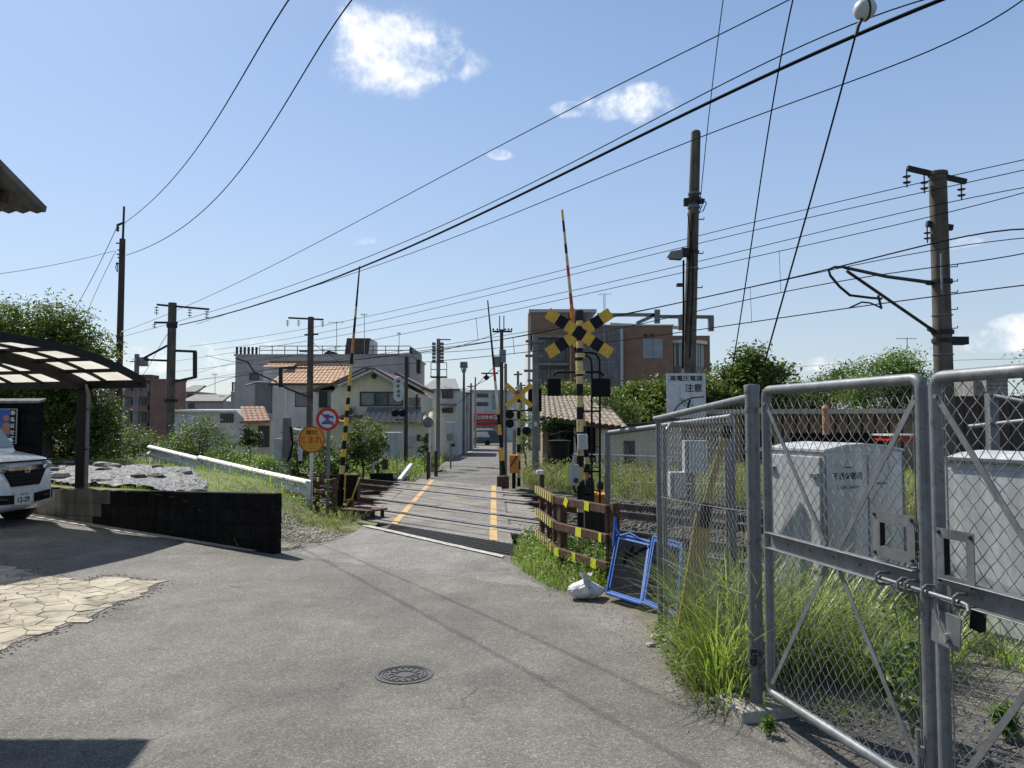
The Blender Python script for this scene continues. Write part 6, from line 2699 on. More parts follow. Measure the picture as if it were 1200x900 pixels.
# C: signal mast with loudspeaker-like insulators and platform
YC = 30
C_ = lambda x, y, dy=0.0: P(x, y, YC + dy)
q = C_(513.5, 470)
pcn = pole('signal_mast', V((q.x, YC, -.2)), V((q.x, YC, C_(513, 397).z)), .085, .075, 'polec_lt', 'grey mast with a clustered head and small service platform above the lane', 'signal mast')
abar(pcn, C_(513, 398), C_(528, 398), .04, .04)
for (x) in (508.5, 518):
    for k in range(6):
        mb = MB()
        mb.box(C_(x, 403 + k * 4), (.13, .16, .1))
        mb.build('head_unit', MT['polec_lt'], pcn)
mb = MB()
loopz = [C_(505, 442), C_(523.5, 442)]
mb.bar(*loopz, .6, .04)
mb.build('platform', MT['iron'], pcn)
mb = MB()
for y in (425, 433):
    mb.tube([C_(505, y), C_(523.5, y)], .015, 5)
for x in (505, 512, 523.5):
    mb.tube([C_(x, 425), C_(x, 442)], .015, 5)
mb.build('railing', MT['iron'], pcn)
# G: railway signal pole with a white capsule board
YG = 27
G_ = lambda x, y, dy=0.0: P(x, y, YG + dy)
q = G_(475.8, 480)
pg = pole('signal_mast', V((q.x, YG, -.1)), V((q.x, YG, G_(476, 418).z)), .075, .06, 'poled', 'dark slim mast with two round black lamps and a white capsule board', 'signal mast')
for x in (463, 471.5):
    p = G_(x, 484, -.1)
    mb = MB()
    mb.lathe(p, [(.0, -.02), (.13, -.01), (.135, .02), (.1, .06), (.11, .1), (0, .1)], 16, ax=(0, -1, 0))
    mb.build('round_lamp', MT['black'], pg, smooth=True)
mb = MB()
mb.bar(G_(463, 492), G_(476, 492), .05, .04)
mb.build('lamp_bracket', MT['iron'], pg)
cb_ = G_(467, 456, -.15)
mb = MB()
loop = []
for k in range(24):
    t = 2 * math.pi * k / 24
    loop.append(V((cb_.x + .15 * math.cos(t), cb_.y, cb_.z + .15 * math.sin(t) + (.27 if math.sin(t) >= 0 else -.27))))
mb.prism(loop, (0, .04, 0))
bd = mb.build('capsule_board', MT['signw'], pg)
mb = MB()
mb.tube([p + V((0, -.01, 0)) for p in loop], .018, 6, closed=True)
mb.build('rim', MT['white'], bd)
for i, ch in enumerate('特殊信号'):
    text(ch, (cb_.x, cb_.y - .005, cb_.z + .27 - i * .17), (1, 0, 0), (0, 0, 1), .12, MT['navy'], pg, width=.12, bold=.02)
# mirror back on a white post, rusty stubs
q = P(504, 495, 24)
rm = empty('road_mirror', (q.x, 24, 0), 'round grey convex mirror seen from behind on a white post by the lane', 'mirror')
mb = MB()
mb.cyl((q.x, 24, -.1), (q.x, 24, q.z), .03, n=10)
mb.build('post', MT['white'], rm)
mb = MB()
mb.lathe((q.x - .05, 23.93, q.z), [(.165, 0), (.165, .03), (.1, .07), (0, .085)], 24, ax=(0, -1, 0))
mb.build('mirror_back', MT['galv'], rm, smooth=True)
for (x, y0, y1) in ((502, 530, 560), (511, 531, 558)):
    q = G(x, y1)
    mb = MB()
    mb.box((q.x, q.y, .35), (.1, .1, .8))
    tag(mb.build('rusty_stub', MT['rust']), 'squat rusty rail stub %s the mirror post at the far lane edge' % ('just left of' if x < 505 else 'right of'), 'post')
# angled white kerb bar and black relay near the rails, left side
a_, b_ = P(468, 563, 21), P(482, 545, 22)
mb = MB()
mb.bar(a_, b_, .1, .1)
tag(mb.build('white_bar', MT['white']), 'slanting white concrete bar lying by the rails beyond the crossing', 'bar')
# point machine / relay thing (437-460, 540-562)
q = G(448, 562, -.1)
pmch = empty('track_device', q, 'small black and grey trackside device beside the far rails', 'track device')
mb = MB()
mb.bb((q.x - .35, q.y - .1, -.15), (q.x + .3, q.y + .25, .08))
mb.build('base', MT['black'], pmch, bevel=.02)
mb = MB()
mb.tube([V((q.x - .3, q.y, .05)), V((q.x - .25, q.y, .4)), V((q.x - .1, q.y, .42))], .05, 8)
mb.build('elbow_pipe', MT['cab'], pmch, smooth=True)
mb = MB()
mb.box((q.x + .08, q.y, .35), (.16, .14, .3))
mb.build('relay', MT['rust'], pmch)

# grey cabinet by the cream wall, white box on a post
q = P(460, 530, 29)
c3 = empty('trackside_cabinet', (q.x, 29, -.1), 'pale blue grey steel cabinet standing against the cream house wall', 'cabinet')
p, r_ = P(448.5, 534, 29), P(469, 506.5, 29)
mb = MB()
mb.bb((p.x, 29, p.z - .5), (r_.x, 29.7, r_.z))
mb.build('body', MT['cab'], c3, bevel=.03)
mb = MB()
mb.bb((p.x - .0, 28.97, p.z - .45), (p.x + .2, 29, r_.z - .1))
mb.build('door', MT['white'], c3)
q = P(528, 505, 27)
c4 = empty('meter_box', (q.x, 27, -.1), 'white equipment box on a thin post at the lane corner', 'box')
p, r_ = P(522, 520, 27), P(533.5, 494.5, 27)
mb = MB()
mb.bb((p.x, 27, p.z), (r_.x, 27.2, r_.z))
mb.build('body', MT['cab'], c4, bevel=.02)
mb = MB()
mb.bb((p.x + .05, 26.98, p.z + .1), (r_.x - .08, 27, p.z + .35))
mb.build('window', MT['curtain'], c4)
mb = MB()
mb.cyl((q.x, 27.1, -.1), (q.x, 27.1, p.z), .03, n=8)
mb.build('post', MT['galv'], c4)

# distant slender poles along the lane
for (x, yt, Y_, lab) in ((543.5, 424, 46, 'twin headed'), (552, 449, 60, 'crossarm'), (557, 442, 70, 'thin far'), (607, 435, 44, 'left of the block'), (610.5, 448, 50, 'short')):
    q = P(x, 480, Y_)
    zb = float(drop(np.array(Y_)))
    names = {'twin headed': 'slender street pole with twin upright heads above the left houses', 'crossarm': 'thin distant pole with a crossarm before the shop, left one of a close pair',
             'thin far': 'thin distant bare-topped pole before the shop, right one of a close pair', 'left of the block': 'distant thin pole with a small crossarm directly left of the brown block',
             'short': 'distant short pole just behind the far yellow crossbuck'}
    pp_ = pole('utility_pole', V((q.x, Y_, zb)), V((q.x, Y_, P(x, yt, Y_).z)), .09, .07, 'polec_lt', names[lab], 'utility pole')
    if lab == 'twin headed':
        for dx in (-3, 3):
            mb = MB()
            mb.cyl(P(x + dx, 431, Y_), P(x + dx * .8, 424, Y_), .09, n=8)
            mb.build('head', MT['polec_lt'], pp_)
        mb = MB()
        mb.tube([P(x - 2.8, 431, Y_), P(x - 1.5, 436, Y_), P(x, 438, Y_), P(x + 1.5, 436, Y_), P(x + 2.8, 431, Y_)], .04, 6)
        mb.build('yoke', MT['polec_lt'], pp_)
    elif lab != 'thin far':
        abar(pp_, P(x - 5, yt + 4, Y_), P(x + 5, yt + 3.5, Y_), .08, .08)


# ================================================================== WIRES
def wire(name, pts, Y0, Y1, r, label, cat='wire', m='wire', n=40, group='overhead wires'):
    """a wire through three or more picture points; 1/distance varies evenly along it, as on a straight line"""
    ks = len(pts)
    # cumulative
    L = [0]
    for a_, b_ in zip(pts[:-1], pts[1:]):
        L.append(L[-1] + math.hypot(b_[0] - a_[0], b_[1] - a_[1]))
    T = [l / L[-1] for l in L]

    def lag(t):
        x = y = 0
        for i in range(ks):
            w = 1
            for j in range(ks):
                if j != i:
                    w *= (t - T[j]) / (T[i] - T[j])
            x += w * pts[i][0]
            y += w * pts[i][1]
        return x, y
    out = []
    for k in range(n + 1):
        t = k / n
        x, y = lag(t)
        Y_ = 1 / ((1 - t) / Y0 + t / Y1)
        out.append(P(x, y, Y_))
    if pts[0][1] < 0 or pts[0][0] > 1200:        # the wire runs on over and past the viewer
        out.insert(0, out[0] + (out[0] - out[1]).normalized() * 22)
    mb = MB()
    mb.tube(out, r, 6)
    o = mb.build(name, MT[m], smooth=True)
    return tag(o, label, cat, group)


wire('power_cable', [(345, -10), (260, 130), (195, 218), (145, 262)], 6.5, 20.5, .0075, 'upper black cable from the slender left pole up over the yard')
wire('power_cable', [(420, -10), (310, 160), (225, 258), (148, 299)], 6.5, 20.5, .0075, 'lower black cable from the slender left pole sagging up over the yard')
wire('power_cable', [(-10, 322), (60, 311), (134, 294)], 17, 20.5, .006, 'thin wire running left from the slender pole above the big tree')
wire('stay_wire', [(137, 266), (112, 318), (88, 362)], 20.5, 26, .009, 'stay wire slanting down left from the top mast of the slender pole')
wire('stay_wire', [(136, 294), (118, 330), (103, 364)], 20.5, 26, .007, 'thinner stay wire slanting down left from the pole into the tree')
wire('communication_cable', [(1112, -4), (800, 135), (590, 238), (356, 339), (210, 381)], 7.0, 33, .02, 'thickest black cable crossing the whole sky down to the left mast')
wire('communication_cable', [(1095, -4), (790, 128), (560, 245), (320, 342), (130, 398)], 7.0, 34, .007, 'thin messenger wire running just above the thickest cable')
wire('power_cable', [(932, -4), (700, 112), (480, 227), (260, 340), (140, 390)], 8, 34, .007, 'wire from the top centre of the sky down left under the clouds')
wire('power_cable', [(1203, -3), (990, 98), (810, 165), (620, 243), (430, 315), (230, 380)], 7.5, 34, .0075, 'wire from the upper right corner behind the leaning pole to the left mast')
wire('guy_wire', [(930, -4), (905, 125), (880, 290), (852, 466)], 5.2, 7.6, .0055, 'dark guy wire dropping steeply left of the striped one into the trees')
gw = wire('guy_wire', [(1006, 28), (975, 145), (940, 270), (896, 425)], 4.6, 5.6, .0065, 'dark guy wire hanging from the pale ball insulator down to the fence')
wire('guy_wire', [(848, -4), (836, 90), (821, 232)], 12, 15.9, .008, 'wire dropping from above to the fittings of the leaning pole')
bi = P(1013.5, 11, 4.6)
bin_ = empty('ball_insulator', bi, 'pale egg shaped insulator at the top right of the sky', 'insulator')
mb = MB()
mb.sphere((bi.x, bi.y, bi.z), .068, 14, sz=.95)
mb.build('ball', MT['cab'], bin_, smooth=True)
mb = MB()
mb.lathe(bi, [(.069, -.006), (.0715, 0), (.069, .006)], 24, ax=(1, 0, .2))
mb.build('seam', MT['iron'], bin_)
mb = MB()
mb.tube([P(1017, -8, 4.6), P(1015, 0, 4.6)], .006, 6)
mb.tube([P(1010, 22, 4.6), P(1006, 30, 4.6), P(1003, 42, 4.61)], .011, 8)
mb.build('shackle', MT['iron'], bin_)

# railway lines
wire('feeder_wire', [(1210, 185), (1062, 218), (820, 276), (480, 360), (222, 406)], 12.6, 42, .008, 'topmost of the railway feeder wires on the right mast')
wire('feeder_wire', [(1210, 197), (1083, 225), (820, 285), (480, 368), (250, 410)], 12.6, 42, .008, 'second railway feeder wire from the top on the right mast')
wire('feeder_wire', [(1210, 218), (1127, 234), (820, 306), (480, 379), (200, 424)], 12.6, 42, .008, 'third railway feeder wire, below the insulators of the right mast')
wire('feeder_wire', [(1210, 223), (1090, 254), (820, 315), (430, 400), (200, 436)], 12.6, 42, .008, 'fourth railway feeder wire, lowest of the close set of four')
wire('catenary_wire', [(1210, 268), (1086, 287), (985, 312), (818, 350), (619, 392), (460, 417), (210, 470)], 10.0, 42, .011, 'dark thick catenary wire carried by the bracket of the right mast')
wire('catenary_wire', [(1210, 278), (1000, 311), (730, 368), (560, 398), (385, 423), (232, 445)], 10.4, 42, .007, 'thin wire starting just below the thick catenary wire at the right edge')
wire('contact_wire', [(1210, 295), (1000, 327), (900, 346), (740, 382), (560, 410), (232, 437)], 10.0, 42, .008, 'contact wire under the thick catenary wire, upper of two')
wire('contact_wire', [(1210, 333), (995, 361), (870, 379), (640, 410), (400, 432), (170, 452)], 9.0, 42, .008, 'lowest railway wire on the right held by the steady arm')
wire('catenary_wire', [(660, 384), (560, 402), (480, 413), (392, 424), (240, 416)], 24, 42, .011, 'short thick wire between the far utility pole and the left mast')
wire('service_wire', [(1210, 420), (1060, 424), (900, 432), (850, 436)], 40, 60, .012, 'faint low wire over the trees at the right')
wire('service_wire', [(588, 388), (556, 400), (513, 412)], 22.5, 30, .008, 'wire from the far crossarm pole to the clustered mast')
wire('service_wire', [(586, 426), (560, 450), (540, 470), (500, 478)], 22.5, 45, .01, 'sagging wire from the transformer down to the houses by the lane')
wire('service_wire', [(592, 430), (566, 447), (548, 455), (520, 452)], 22.5, 45, .01, 'slack wire from the far pole towards the twin headed street pole')
wire('service_wire', [(196, 392), (185, 410), (170, 436), (140, 462)], 33, 44, .012, 'curving drop wire left of the thick concrete mast')
wire('service_wire', [(363, 395), (377, 410), (392, 420), (405, 440)], 38, 40, .012, 'curving drop wire right of the dark mast onto the roof')
for i, (x, y0, y1, Y_) in enumerate(((913, 293, 342, 16), (558, 372, 397, 28), (601, 395, 415, 26), (879, 336, 379, 17), (707, 345, 400, 17))):
    mb = MB()
    mb.cyl(P(x, y0, Y_), P(x + 2, y1, Y_), .006 if Y_ < 20 else .01, n=5)
    tag(mb.build('dropper', MT['galvwire']), ['pale dropper in the open sky right of the leaning pole', 'dropper above the lane left of the far pole', 'dropper right of the far crossarm pole', 'dropper just left of the guy wires above the trees', 'dropper over the brown block beside its aerial'][i], 'dropper', 'droppers between the railway wires')
# ================================================================== BUILDINGS
def win(root, x0, x1, z0, z1, y, panes=2, glass='glassd', fr='frame', depth=.08, rows=1, name='window'):
    """a window on a wall facing the camera at distance y"""
    t = max(.04, (x1 - x0) * .03)
    mb = MB()
    mb.bb((x0 - t, y - .05, z0 - t), (x1 + t, y - .0, z0))
    mb.bb((x0 - t, y - .05, z1), (x1 + t, y - .0, z1 + t))
    mb.bb((x0 - t, y - .05, z0), (x0, y, z1))
    mb.bb((x1, y - .05, z0), (x1 + t, y, z1))
    for k in range(1, panes):
        xm = x0 + (x1 - x0) * k / panes
        mb.bb((xm - t * .4, y - .045, z0), (xm + t * .4, y - .005, z1))
    for k in range(1, rows):
        zm = z0 + (z1 - z0) * k / rows
        mb.bb((x0, y - .043, zm - t * .4), (x1, y - .007, zm + t * .4))
    w = mb.build(name, MT[fr], root)
    for k in range(panes):
        xa, xb = x0 + (x1 - x0) * k / panes, x0 + (x1 - x0) * (k + 1) / panes
        m2 = MB()
        m2.bb((xa, y - .02, z0), (xb, y - .004, z1))
        g = glass if isinstance(glass, str) else glass[k]
        m2.build('pane', MT[g], w)
    return w


def tile_roof(root, eaveL, eaveR, ridgeL, ridgeR, m, pitch=.24, rows=None, name='roof_tiles', amp=.035):
    """corrugated clay tiles in one sheet: overlapping rows with rolled columns"""
    eaveL, eaveR, ridgeL, ridgeR = V(eaveL), V(eaveR), V(ridgeL), V(ridgeR)
    w = (eaveR - eaveL).length
    h = (ridgeL - eaveL).length
    nc = max(4, int(w / pitch)) * 6
    nr = rows or max(3, int(h / .3))
    nrm = (eaveR - eaveL).cross(ridgeL - eaveL).normalized()
    if nrm.z < 0:
        nrm = -nrm
    vs, fs = [], []
    for j in range(nr):
        for e in (0, 1):
            t = (j + e) / nr
            lift = .014 if e == 0 else 0.0
            for i in range(nc + 1):
                s = i / nc
                p = eaveL.lerp(eaveR, s).lerp(ridgeL.lerp(ridgeR, s), t)
                ph = (i % 6) / 6
                vs.append(p + nrm * (amp * (abs(math.sin(math.pi * ph)) ** 0.7) + lift + R.uniform(-.004, .004)))
    W_ = nc + 1
    for j in range(nr * 2 - 1):
        for i in range(nc):
            fs.append((j * W_ + i, j * W_ + i + 1, (j + 1) * W_ + i + 1, (j + 1) * W_ + i))
    mb = MB()
    mb.add(vs, fs)
    o = mb.build(name, MT[m], root, kind='stuff')
    sd = o.modifiers.new('t', 'SOLIDIFY')
    sd.thickness = .02
    return o


def railing(root, pts, h, n, r=.03, m='iron', name='roof_railing'):
    mb = MB()
    for a_, b_ in zip(pts[:-1], pts[1:]):
        a_, b_ = V(a_), V(b_)
        for hh in (h, h * .5):
            mb.tube([a_ + V((0, 0, hh)), b_ + V((0, 0, hh))], r, 5)
        for k in range(n + 1):
            p = a_.lerp(b_, k / n)
            mb.tube([p, p + V((0, 0, h))], r, 5)
    return mb.build(name, MT[m], root)


def X(x, Y, y=450):
    return P(x, y, Y).x


def Z(y, Y, x=600):
    return P(x, y, Y).z


# --- big grey block with a roof terrace
Y = 56
gb = empty('apartment_block', (X(380, Y), Y, -.8), 'flat roofed grey block with a railed roof terrace and dark rooftop shed', 'building')
x0, x1, zt = X(275.5, Y), X(481, Y), Z(417, Y)
mb = MB()
mb.bb((x0, Y, -1), (x1, Y + 9, zt))
mb.build('walls', MT['wallg'], gb)
mb = MB()
mb.bb((x0 - .1, Y - .1, zt), (x1 + .1, Y + 9.1, zt + .12))
mb.build('parapet', MT['wallg'], gb)
railing(gb, [(X(303, Y), Y + .1, zt + .1), (x1, Y + .1, zt + .1)], Z(407, Y) - zt, 12, .03, 'iron')
mb = MB()
for k in range(6):
    xa = x0 + (X(303, Y) - x0) * k / 6
    mb.bb((xa, Y + .0, zt + .1), (xa + (X(303, Y) - x0) / 6 - .12, Y + .06, Z(406.5, Y)))
mb.build('screen_panel', MT['frame'], gb)
mb = MB()
mb.prism([(X(392, Y), Y + 3, zt), (X(395.5, Y), Y + 3, Z(391, Y)), (X(424, Y), Y + 3, Z(391, Y)), (X(422, Y), Y + 3, zt)], (0, 3, 0))
mb.build('rooftop_shed', MT['poled'], gb)
mb = MB()
mb.bb((X(391, Y), Y + 2.8, zt), (X(425, Y), Y + 3, Z(414, Y)))
mb.build('shed_base', MT['wallg'], gb)
mb = MB()
mb.bb((X(422.5, Y), Y + 3, zt), (X(428, Y), Y + 5, Z(393, Y)))
mb.build('shed_side', MT['wallw'], gb)
mb = MB()
mb.prism([(X(370, Y), Y + 1, zt), (X(380, Y), Y + 1, Z(409, Y)), (X(388, Y), Y + 1, Z(411, Y)), (X(391, Y), Y + 1, zt)], (0, 1, 0))
mb.build('tarpaulin_heap', MT['tarp'], gb)
win(gb, X(293, Y), X(303, Y), Z(445, Y), Z(438, Y), Y, 1)
mb = MB()
mb.bb((x1 - .1, Y + .05, zt + .1), (x1 + .12, Y + 6, Z(407, Y)))
mb.bb((x1 + .02, Y + 3.5, Z(433, Y)), (x1 + .3, Y + 5, zt))
mb.build('stair_screen', MT['frame'], gb)
mb = MB()
mb.tube([(X(479.5, Y), Y - .1, Z(480, Y)), (X(477, Y), Y - .1, Z(418, Y))], .09, 6)
mb.build('downpipe', MT['poled'], gb)
# lower wing to the left
mb = MB()
mb.bb((X(259, Y), Y + 2, -1), (x0 - .01, Y + 8, Z(457.5, Y)))
mb.build('side_wing', MT['wallg'], gb)
mb = MB()
for k in range(5):
    xa = X(260 + k * 3, Y)
    mb.bb((xa, Y + 2, Z(457.3, Y)), (xa + .13, Y + 2.05, Z(446, Y)))
mb.bb((X(259.5, Y), Y + 2.01, Z(447.5, Y)), (X(275, Y), Y + 2.06, Z(446.5, Y)))
mb.build('side_screen', MT['frame'], gb)
# aerials
def aerial(x, y0, y1, Y, label, w=5):
    r_ = empty('tv_aerial', P(x, y0, Y), label, 'aerial', 'television aerials')
    mb = MB()
    mb.cyl(P(x, y0, Y), P(x, y1, Y), .025, n=5)
    mb.build('mast', MT['galvwire'], r_)
    mb = MB()
    mb.bar(P(x - w, y1 + 1, Y), P(x + w, y1 + .5, Y), .02, .02)
    for k in range(6):
        xx = x - w + k * w * .35
        mb.bar(P(xx, y1 + .8, Y) + V((0, -.25, 0)), P(xx, y1 + .8, Y) + V((0, .25, 0)), .015, .015)
        mb.bar(P(xx, y1 - .8, Y), P(xx, y1 + 2.4, Y), .012, .012)
    mb.build('elements', MT['galvwire'], r_)


aerial(394.5, 413, 377, 58, 'tall thin aerial rising left of the dark rooftop shed', 9)
aerial(427, 415, 368, 58, 'tall aerial just right of the dark rooftop shed', 4)
aerial(467.7, 417, 390, 60, 'slim aerial over the right half of the roof terrace', 2)
aerial(709, 372, 344, 62, 'aerial standing on the left roof of the brown block', 8)
aerial(1063, 440, 396, 46, 'aerial sticking up from the trees right of the gate post', 12)
aerial(252, 470, 438, 75, 'aerial on the far low roofs left of the grey block', 3)

# --- two storey house with the orange tiled roof
Y = 48
oh = empty('tiled_house', (X(345, Y), Y, -.6), 'older house with a bright orange clay tile roof below the roof terrace', 'house')
mb = MB()
mb.bb((X(322, Y), Y, -.8), (X(400, Y), Y + 5, Z(449, Y)))
mb.build('walls', MT['wallw'], oh)
tile_roof(oh, (X(318, Y), Y - .6, Z(450, Y)), (X(408, Y), Y - .6, Z(450, Y)), (X(331, Y), Y + 2.2, Z(428, Y + 2.2)), (X(405, Y), Y + 2.2, Z(428, Y + 2.2)), 'tileo', .28, 7)
tile_roof(oh, (X(299, Y), Y + 1.2, Z(430, Y + 1)), (X(336, Y), Y + 1.2, Z(430, Y + 1)), (X(303, Y), Y + 2.6, Z(424.5, Y + 2.6)), (X(336, Y), Y + 2.6, Z(424.5, Y + 2.6)), 'tileo', .28, 2)
mb = MB()
mb.bar((X(302, Y), Y + 2.3, Z(424.5, Y + 2.3)), (X(406, Y), Y + 2.3, Z(424.5, Y + 2.3)), .22, .16)
mb.build('ridge', MT['tiler'], oh)
mb = MB()
mb.bar((X(318, Y), Y - .62, Z(451, Y)), (X(402, Y), Y - .62, Z(451, Y)), .1, .12)
mb.build('gutter', MT['frame'], oh)
mb = MB()
mb.bb((X(300, Y), Y + 1.4, Z(480, Y)), (X(322, Y), Y + 4, Z(430, Y)))
mb.build('rear_wall', MT['wallw'], oh)
mb = MB()
mb.tube([(X(334.5, Y), Y - .1, Z(505, Y)), (X(334.5, Y), Y - .1, Z(452, Y))], .07, 6)
mb.build('downpipe', MT['brick'], oh)
win(oh, X(347, Y), X(361, Y), Z(476, Y), Z(461, Y), Y, 1, 'clad')
# metal clad lean-to
mb = MB()
mb.bb((X(302, Y), Y - .5, Z(484, Y)), (X(320.5, Y), Y + 1, Z(447, Y)))
for k in range(9):
    xa = X(302.5 + 2 * k, Y)
    mb.bb((xa, Y - .54, Z(484, Y)), (xa + .04, Y - .5, Z(447, Y)))
mb.build('metal_lean_to', MT['clad'], oh)
# pale slanting wall
Y = 40
sw = empty('side_wall', (X(330, Y), Y, -.5), 'tall pale grey rendered flank wall between the tiled houses', 'wall')
mb = MB()
mb.prism([(X(320, Y), Y, -.6), (X(335.5, Y), Y, -.6), (X(333.5, Y), Y, Z(455, Y)), (X(319.5, Y), Y, Z(452, Y))], (0, .4, 0))
mb.build('render', MT['wallw'], sw)
# --- small house with lower red-brown roof
Y = 42
sh = empty('tiled_house', (X(300, Y), Y, -.5), 'small white walled house with a low red brown tile roof', 'house')
mb = MB()
mb.prism([(X(276, Y), Y, -.6), (X(291, Y), Y, -.6), (X(291, Y), Y, Z(494.5, Y)), (X(276, Y), Y, Z(480, Y))], (0, 3, 0))
mb.build('gable_wall', MT['wallw'], sh)
mb = MB()
mb.bb((X(291, Y), Y + .1, -.6), (X(318, Y), Y + 3, Z(493, Y)))
mb.build('walls', MT['wallb2'], sh)
tile_roof(sh, (X(290, Y), Y - .4, Z(494, Y)), (X(320, Y), Y - .4, Z(493, Y)), (X(273, Y), Y + 1.2, Z(476, Y)), (X(302, Y), Y + 1.2, Z(476, Y)), 'tiler', .26, 6)
mb = MB()
mb.bar((X(286, Y), Y - .45, Z(495, Y)), (X(320, Y), Y - .45, Z(494, Y)), .3, .12)
mb.build('eave', MT['tiler'], sh)
mb = MB()
mb.bb((X(303, Y), Y + .05, Z(524, Y)), (X(316, Y), Y + .12, Z(499, Y)))
mb.build('doorway', MT['frame'], sh)
# --- grey shed with a white corrugated edge
Y = 45
gs = empty('long_shed', (X(238, Y), Y, -.5), 'low grey shed with a white corrugated roof edge behind the bushes', 'shed')
mb = MB()
mb.bb((X(203, Y), Y, -.6), (X(277, Y), Y + 6, Z(484, Y)))
mb.build('walls', MT['wallw'], gs)
mb = MB()
for k in range(36):
    xa = X(203 + k * 2.05, Y)
    mb.cyl((xa, Y - .3, Z(481.8, Y)), (xa, Y + 5, Z(479, Y)), .07, n=6)
mb.build('corrugated_roof', MT['white'], gs, kind='stuff')
win(gs, X(260, Y), X(274, Y), Z(494.5, Y), Z(485.5, Y), Y, 4, 'glassd')
mb = MB()
mb.bb((X(203, Y), Y - .02, Z(510, Y)), (X(220, Y), Y, Z(484, Y)))
mb.build('panel', MT['cab'], gs)
# grey low roofs behind
Y = 72
for (xa, xb, ya, lab) in ((214, 262, 462, 'pale low roofed building behind the grey shed, left of the terrace block'), (212, 232, 451, 'small far house peeping above the low roofs')):
    r_ = empty('far_house', (X((xa + xb) / 2, Y), Y, -1), lab, 'house')
    mb = MB()
    mb.bb((X(xa, Y), Y, -1.2), (X(xb, Y), Y + 5, Z(ya + 8, Y)))
    mb.build('walls', MT['wallg'], r_)
    mb = MB()
    mb.prism([(X(xa - 1, Y), Y - .4, Z(ya + 8, Y)), (X(xb + 1, Y), Y - .4, Z(ya + 8, Y)), (X(xb - 3, Y), Y + 2.5, Z(ya, Y + 2)), (X(xa + 3, Y), Y + 2.5, Z(ya, Y + 2))], (0, .3, -.1))
    mb.build('roof', MT['conc'], r_)
    win(r_, X(xa + 8, Y), X(xa + 14, Y), Z(ya + 16, Y), Z(ya + 11, Y), Y, 2)
    Y += 6
# --- brown flats on the left
Y = 62
bf = empty('apartment_block', (X(160, Y), Y, -.9), 'red brown flats with balconies to the left of the thick mast', 'building')
mb = MB()
mb.bb((X(176, Y), Y, -1.2), (X(204, Y), Y + 2.3, Z(446, Y)))
mb.build('brick_wing', MT['wallrb'], bf)
mb = MB()
mb.bb((X(116, Y), Y + .8, -1.2), (X(176, Y) - .01, Y + 2.3, Z(446.5, Y)))
mb.build('walls', MT['wallg'], bf)
mb = MB()
mb.bb((X(115, Y), Y - .1, Z(446, Y)), (X(204.5, Y), Y + 2.4, Z(444, Y)))
mb.build('roof_slab', MT['wallrb'], bf)
for fl_, (ya, yb) in enumerate(((447, 463), (466, 480), (483, 500))):
    zb, zt_ = Z(yb, Y), Z(yb - 5, Y)
    for (xa, xb) in ((118, 145), (147, 174)):
        mb = MB()
        mb.bb((X(xa, Y), Y - .15, zb), (X(xb, Y), Y - .05, zt_))
        b_ = mb.build('balcony', MT['wallrb'], bf)
        mb = MB()
        mb.bb((X(xa, Y), Y - .1, zb - .12), (X(xb, Y), Y + .9, zb))
        mb.build('slab', MT['conc'], b_)
        win(bf, X(xa + 3, Y), X(xa + 11, Y), zb + .05, Z(ya + 2, Y), Y + .79, 2, 'glassd')
        win(bf, X(xa + 15, Y), X(xa + 23, Y), zb + .05, Z(ya + 2, Y), Y + .79, 2, 'glassb' if fl_ == 0 else 'glassd')
    mb = MB()
    mb.bb((X(145.2, Y), Y - .1, zb), (X(146.8, Y), Y + .8, Z(ya, Y)))
    mb.build('partition', MT['wallw'], bf)
mb = MB()
mb.bb((X(155, Y), Y + .5, Z(444, Y)), (X(173, Y), Y + 2, Z(438.5, Y)))
mb.build('roof_tank', MT['polec'], bf)

# --- cream gabled house
Y = 36
ch = empty('gabled_house', (X(450, Y), Y, -.5), 'cream rendered house with a wide gable and tiled lean-to facing the tracks', 'house')
apex = (X(438.5, Y), Z(434.5, Y))
eL, eR = (X(385, Y), Z(459, Y)), (X(489, Y), Z(459, Y))
mb = MB()
mb.prism([(X(388, Y), Y, -.6), (X(489, Y), Y, -.6), (X(489, Y), Y, Z(461, Y)), (X(475, Y), Y, Z(453, Y)), (apex[0], Y, apex[1]), (X(402, Y), Y, Z(449, Y)), (X(388, Y), Y, Z(461, Y))], (0, 7, 0))
mb.build('walls', MT['wallb'], ch)


def slope(root, p, q, dep, th, m, name, y0):
    mb = MB()
    p, q = V((p[0], y0, p[1])), V((q[0], y0, q[1]))
    d = (q - p).normalized()
    up = V((-d.z, 0, d.x))
    if up.z < 0:
        up = -up
    mb.prism([p, q, q + up * th, p + up * th], (0, dep, 0))
    return mb.build(name, MT[m], root)


slope(ch, (X(399, Y), Z(452.5, Y)), apex, 7.6, .14, 'tileb', 'roof', Y - .5)
slope(ch, apex, (X(476, Y), Z(455.5, Y)), 7.6, .14, 'tileb', 'roof', Y - .5)
for (p, q) in (((X(399, Y), Z(454, Y)), (apex[0], apex[1] - .05)), ((apex[0], apex[1] - .05), (X(476, Y), Z(457, Y)))):
    slope(ch, p, q, .12, .1, 'wallw', 'bargeboard', Y - .52)
slope(ch, (X(385, Y), Z(450, Y)), (X(424, Y), Z(431.5, Y)), 6, .15, 'tileb', 'rear_roof', Y + 1)
slope(ch, (X(424, Y), Z(431.5, Y)), (X(438, Y), Z(437, Y)), 6, .15, 'tileb', 'rear_roof', Y + 1)
slope(ch, (X(385, Y), Z(451.5, Y)), (X(424, Y), Z(433, Y)), .1, .1, 'wallw', 'bargeboard', Y + .96)
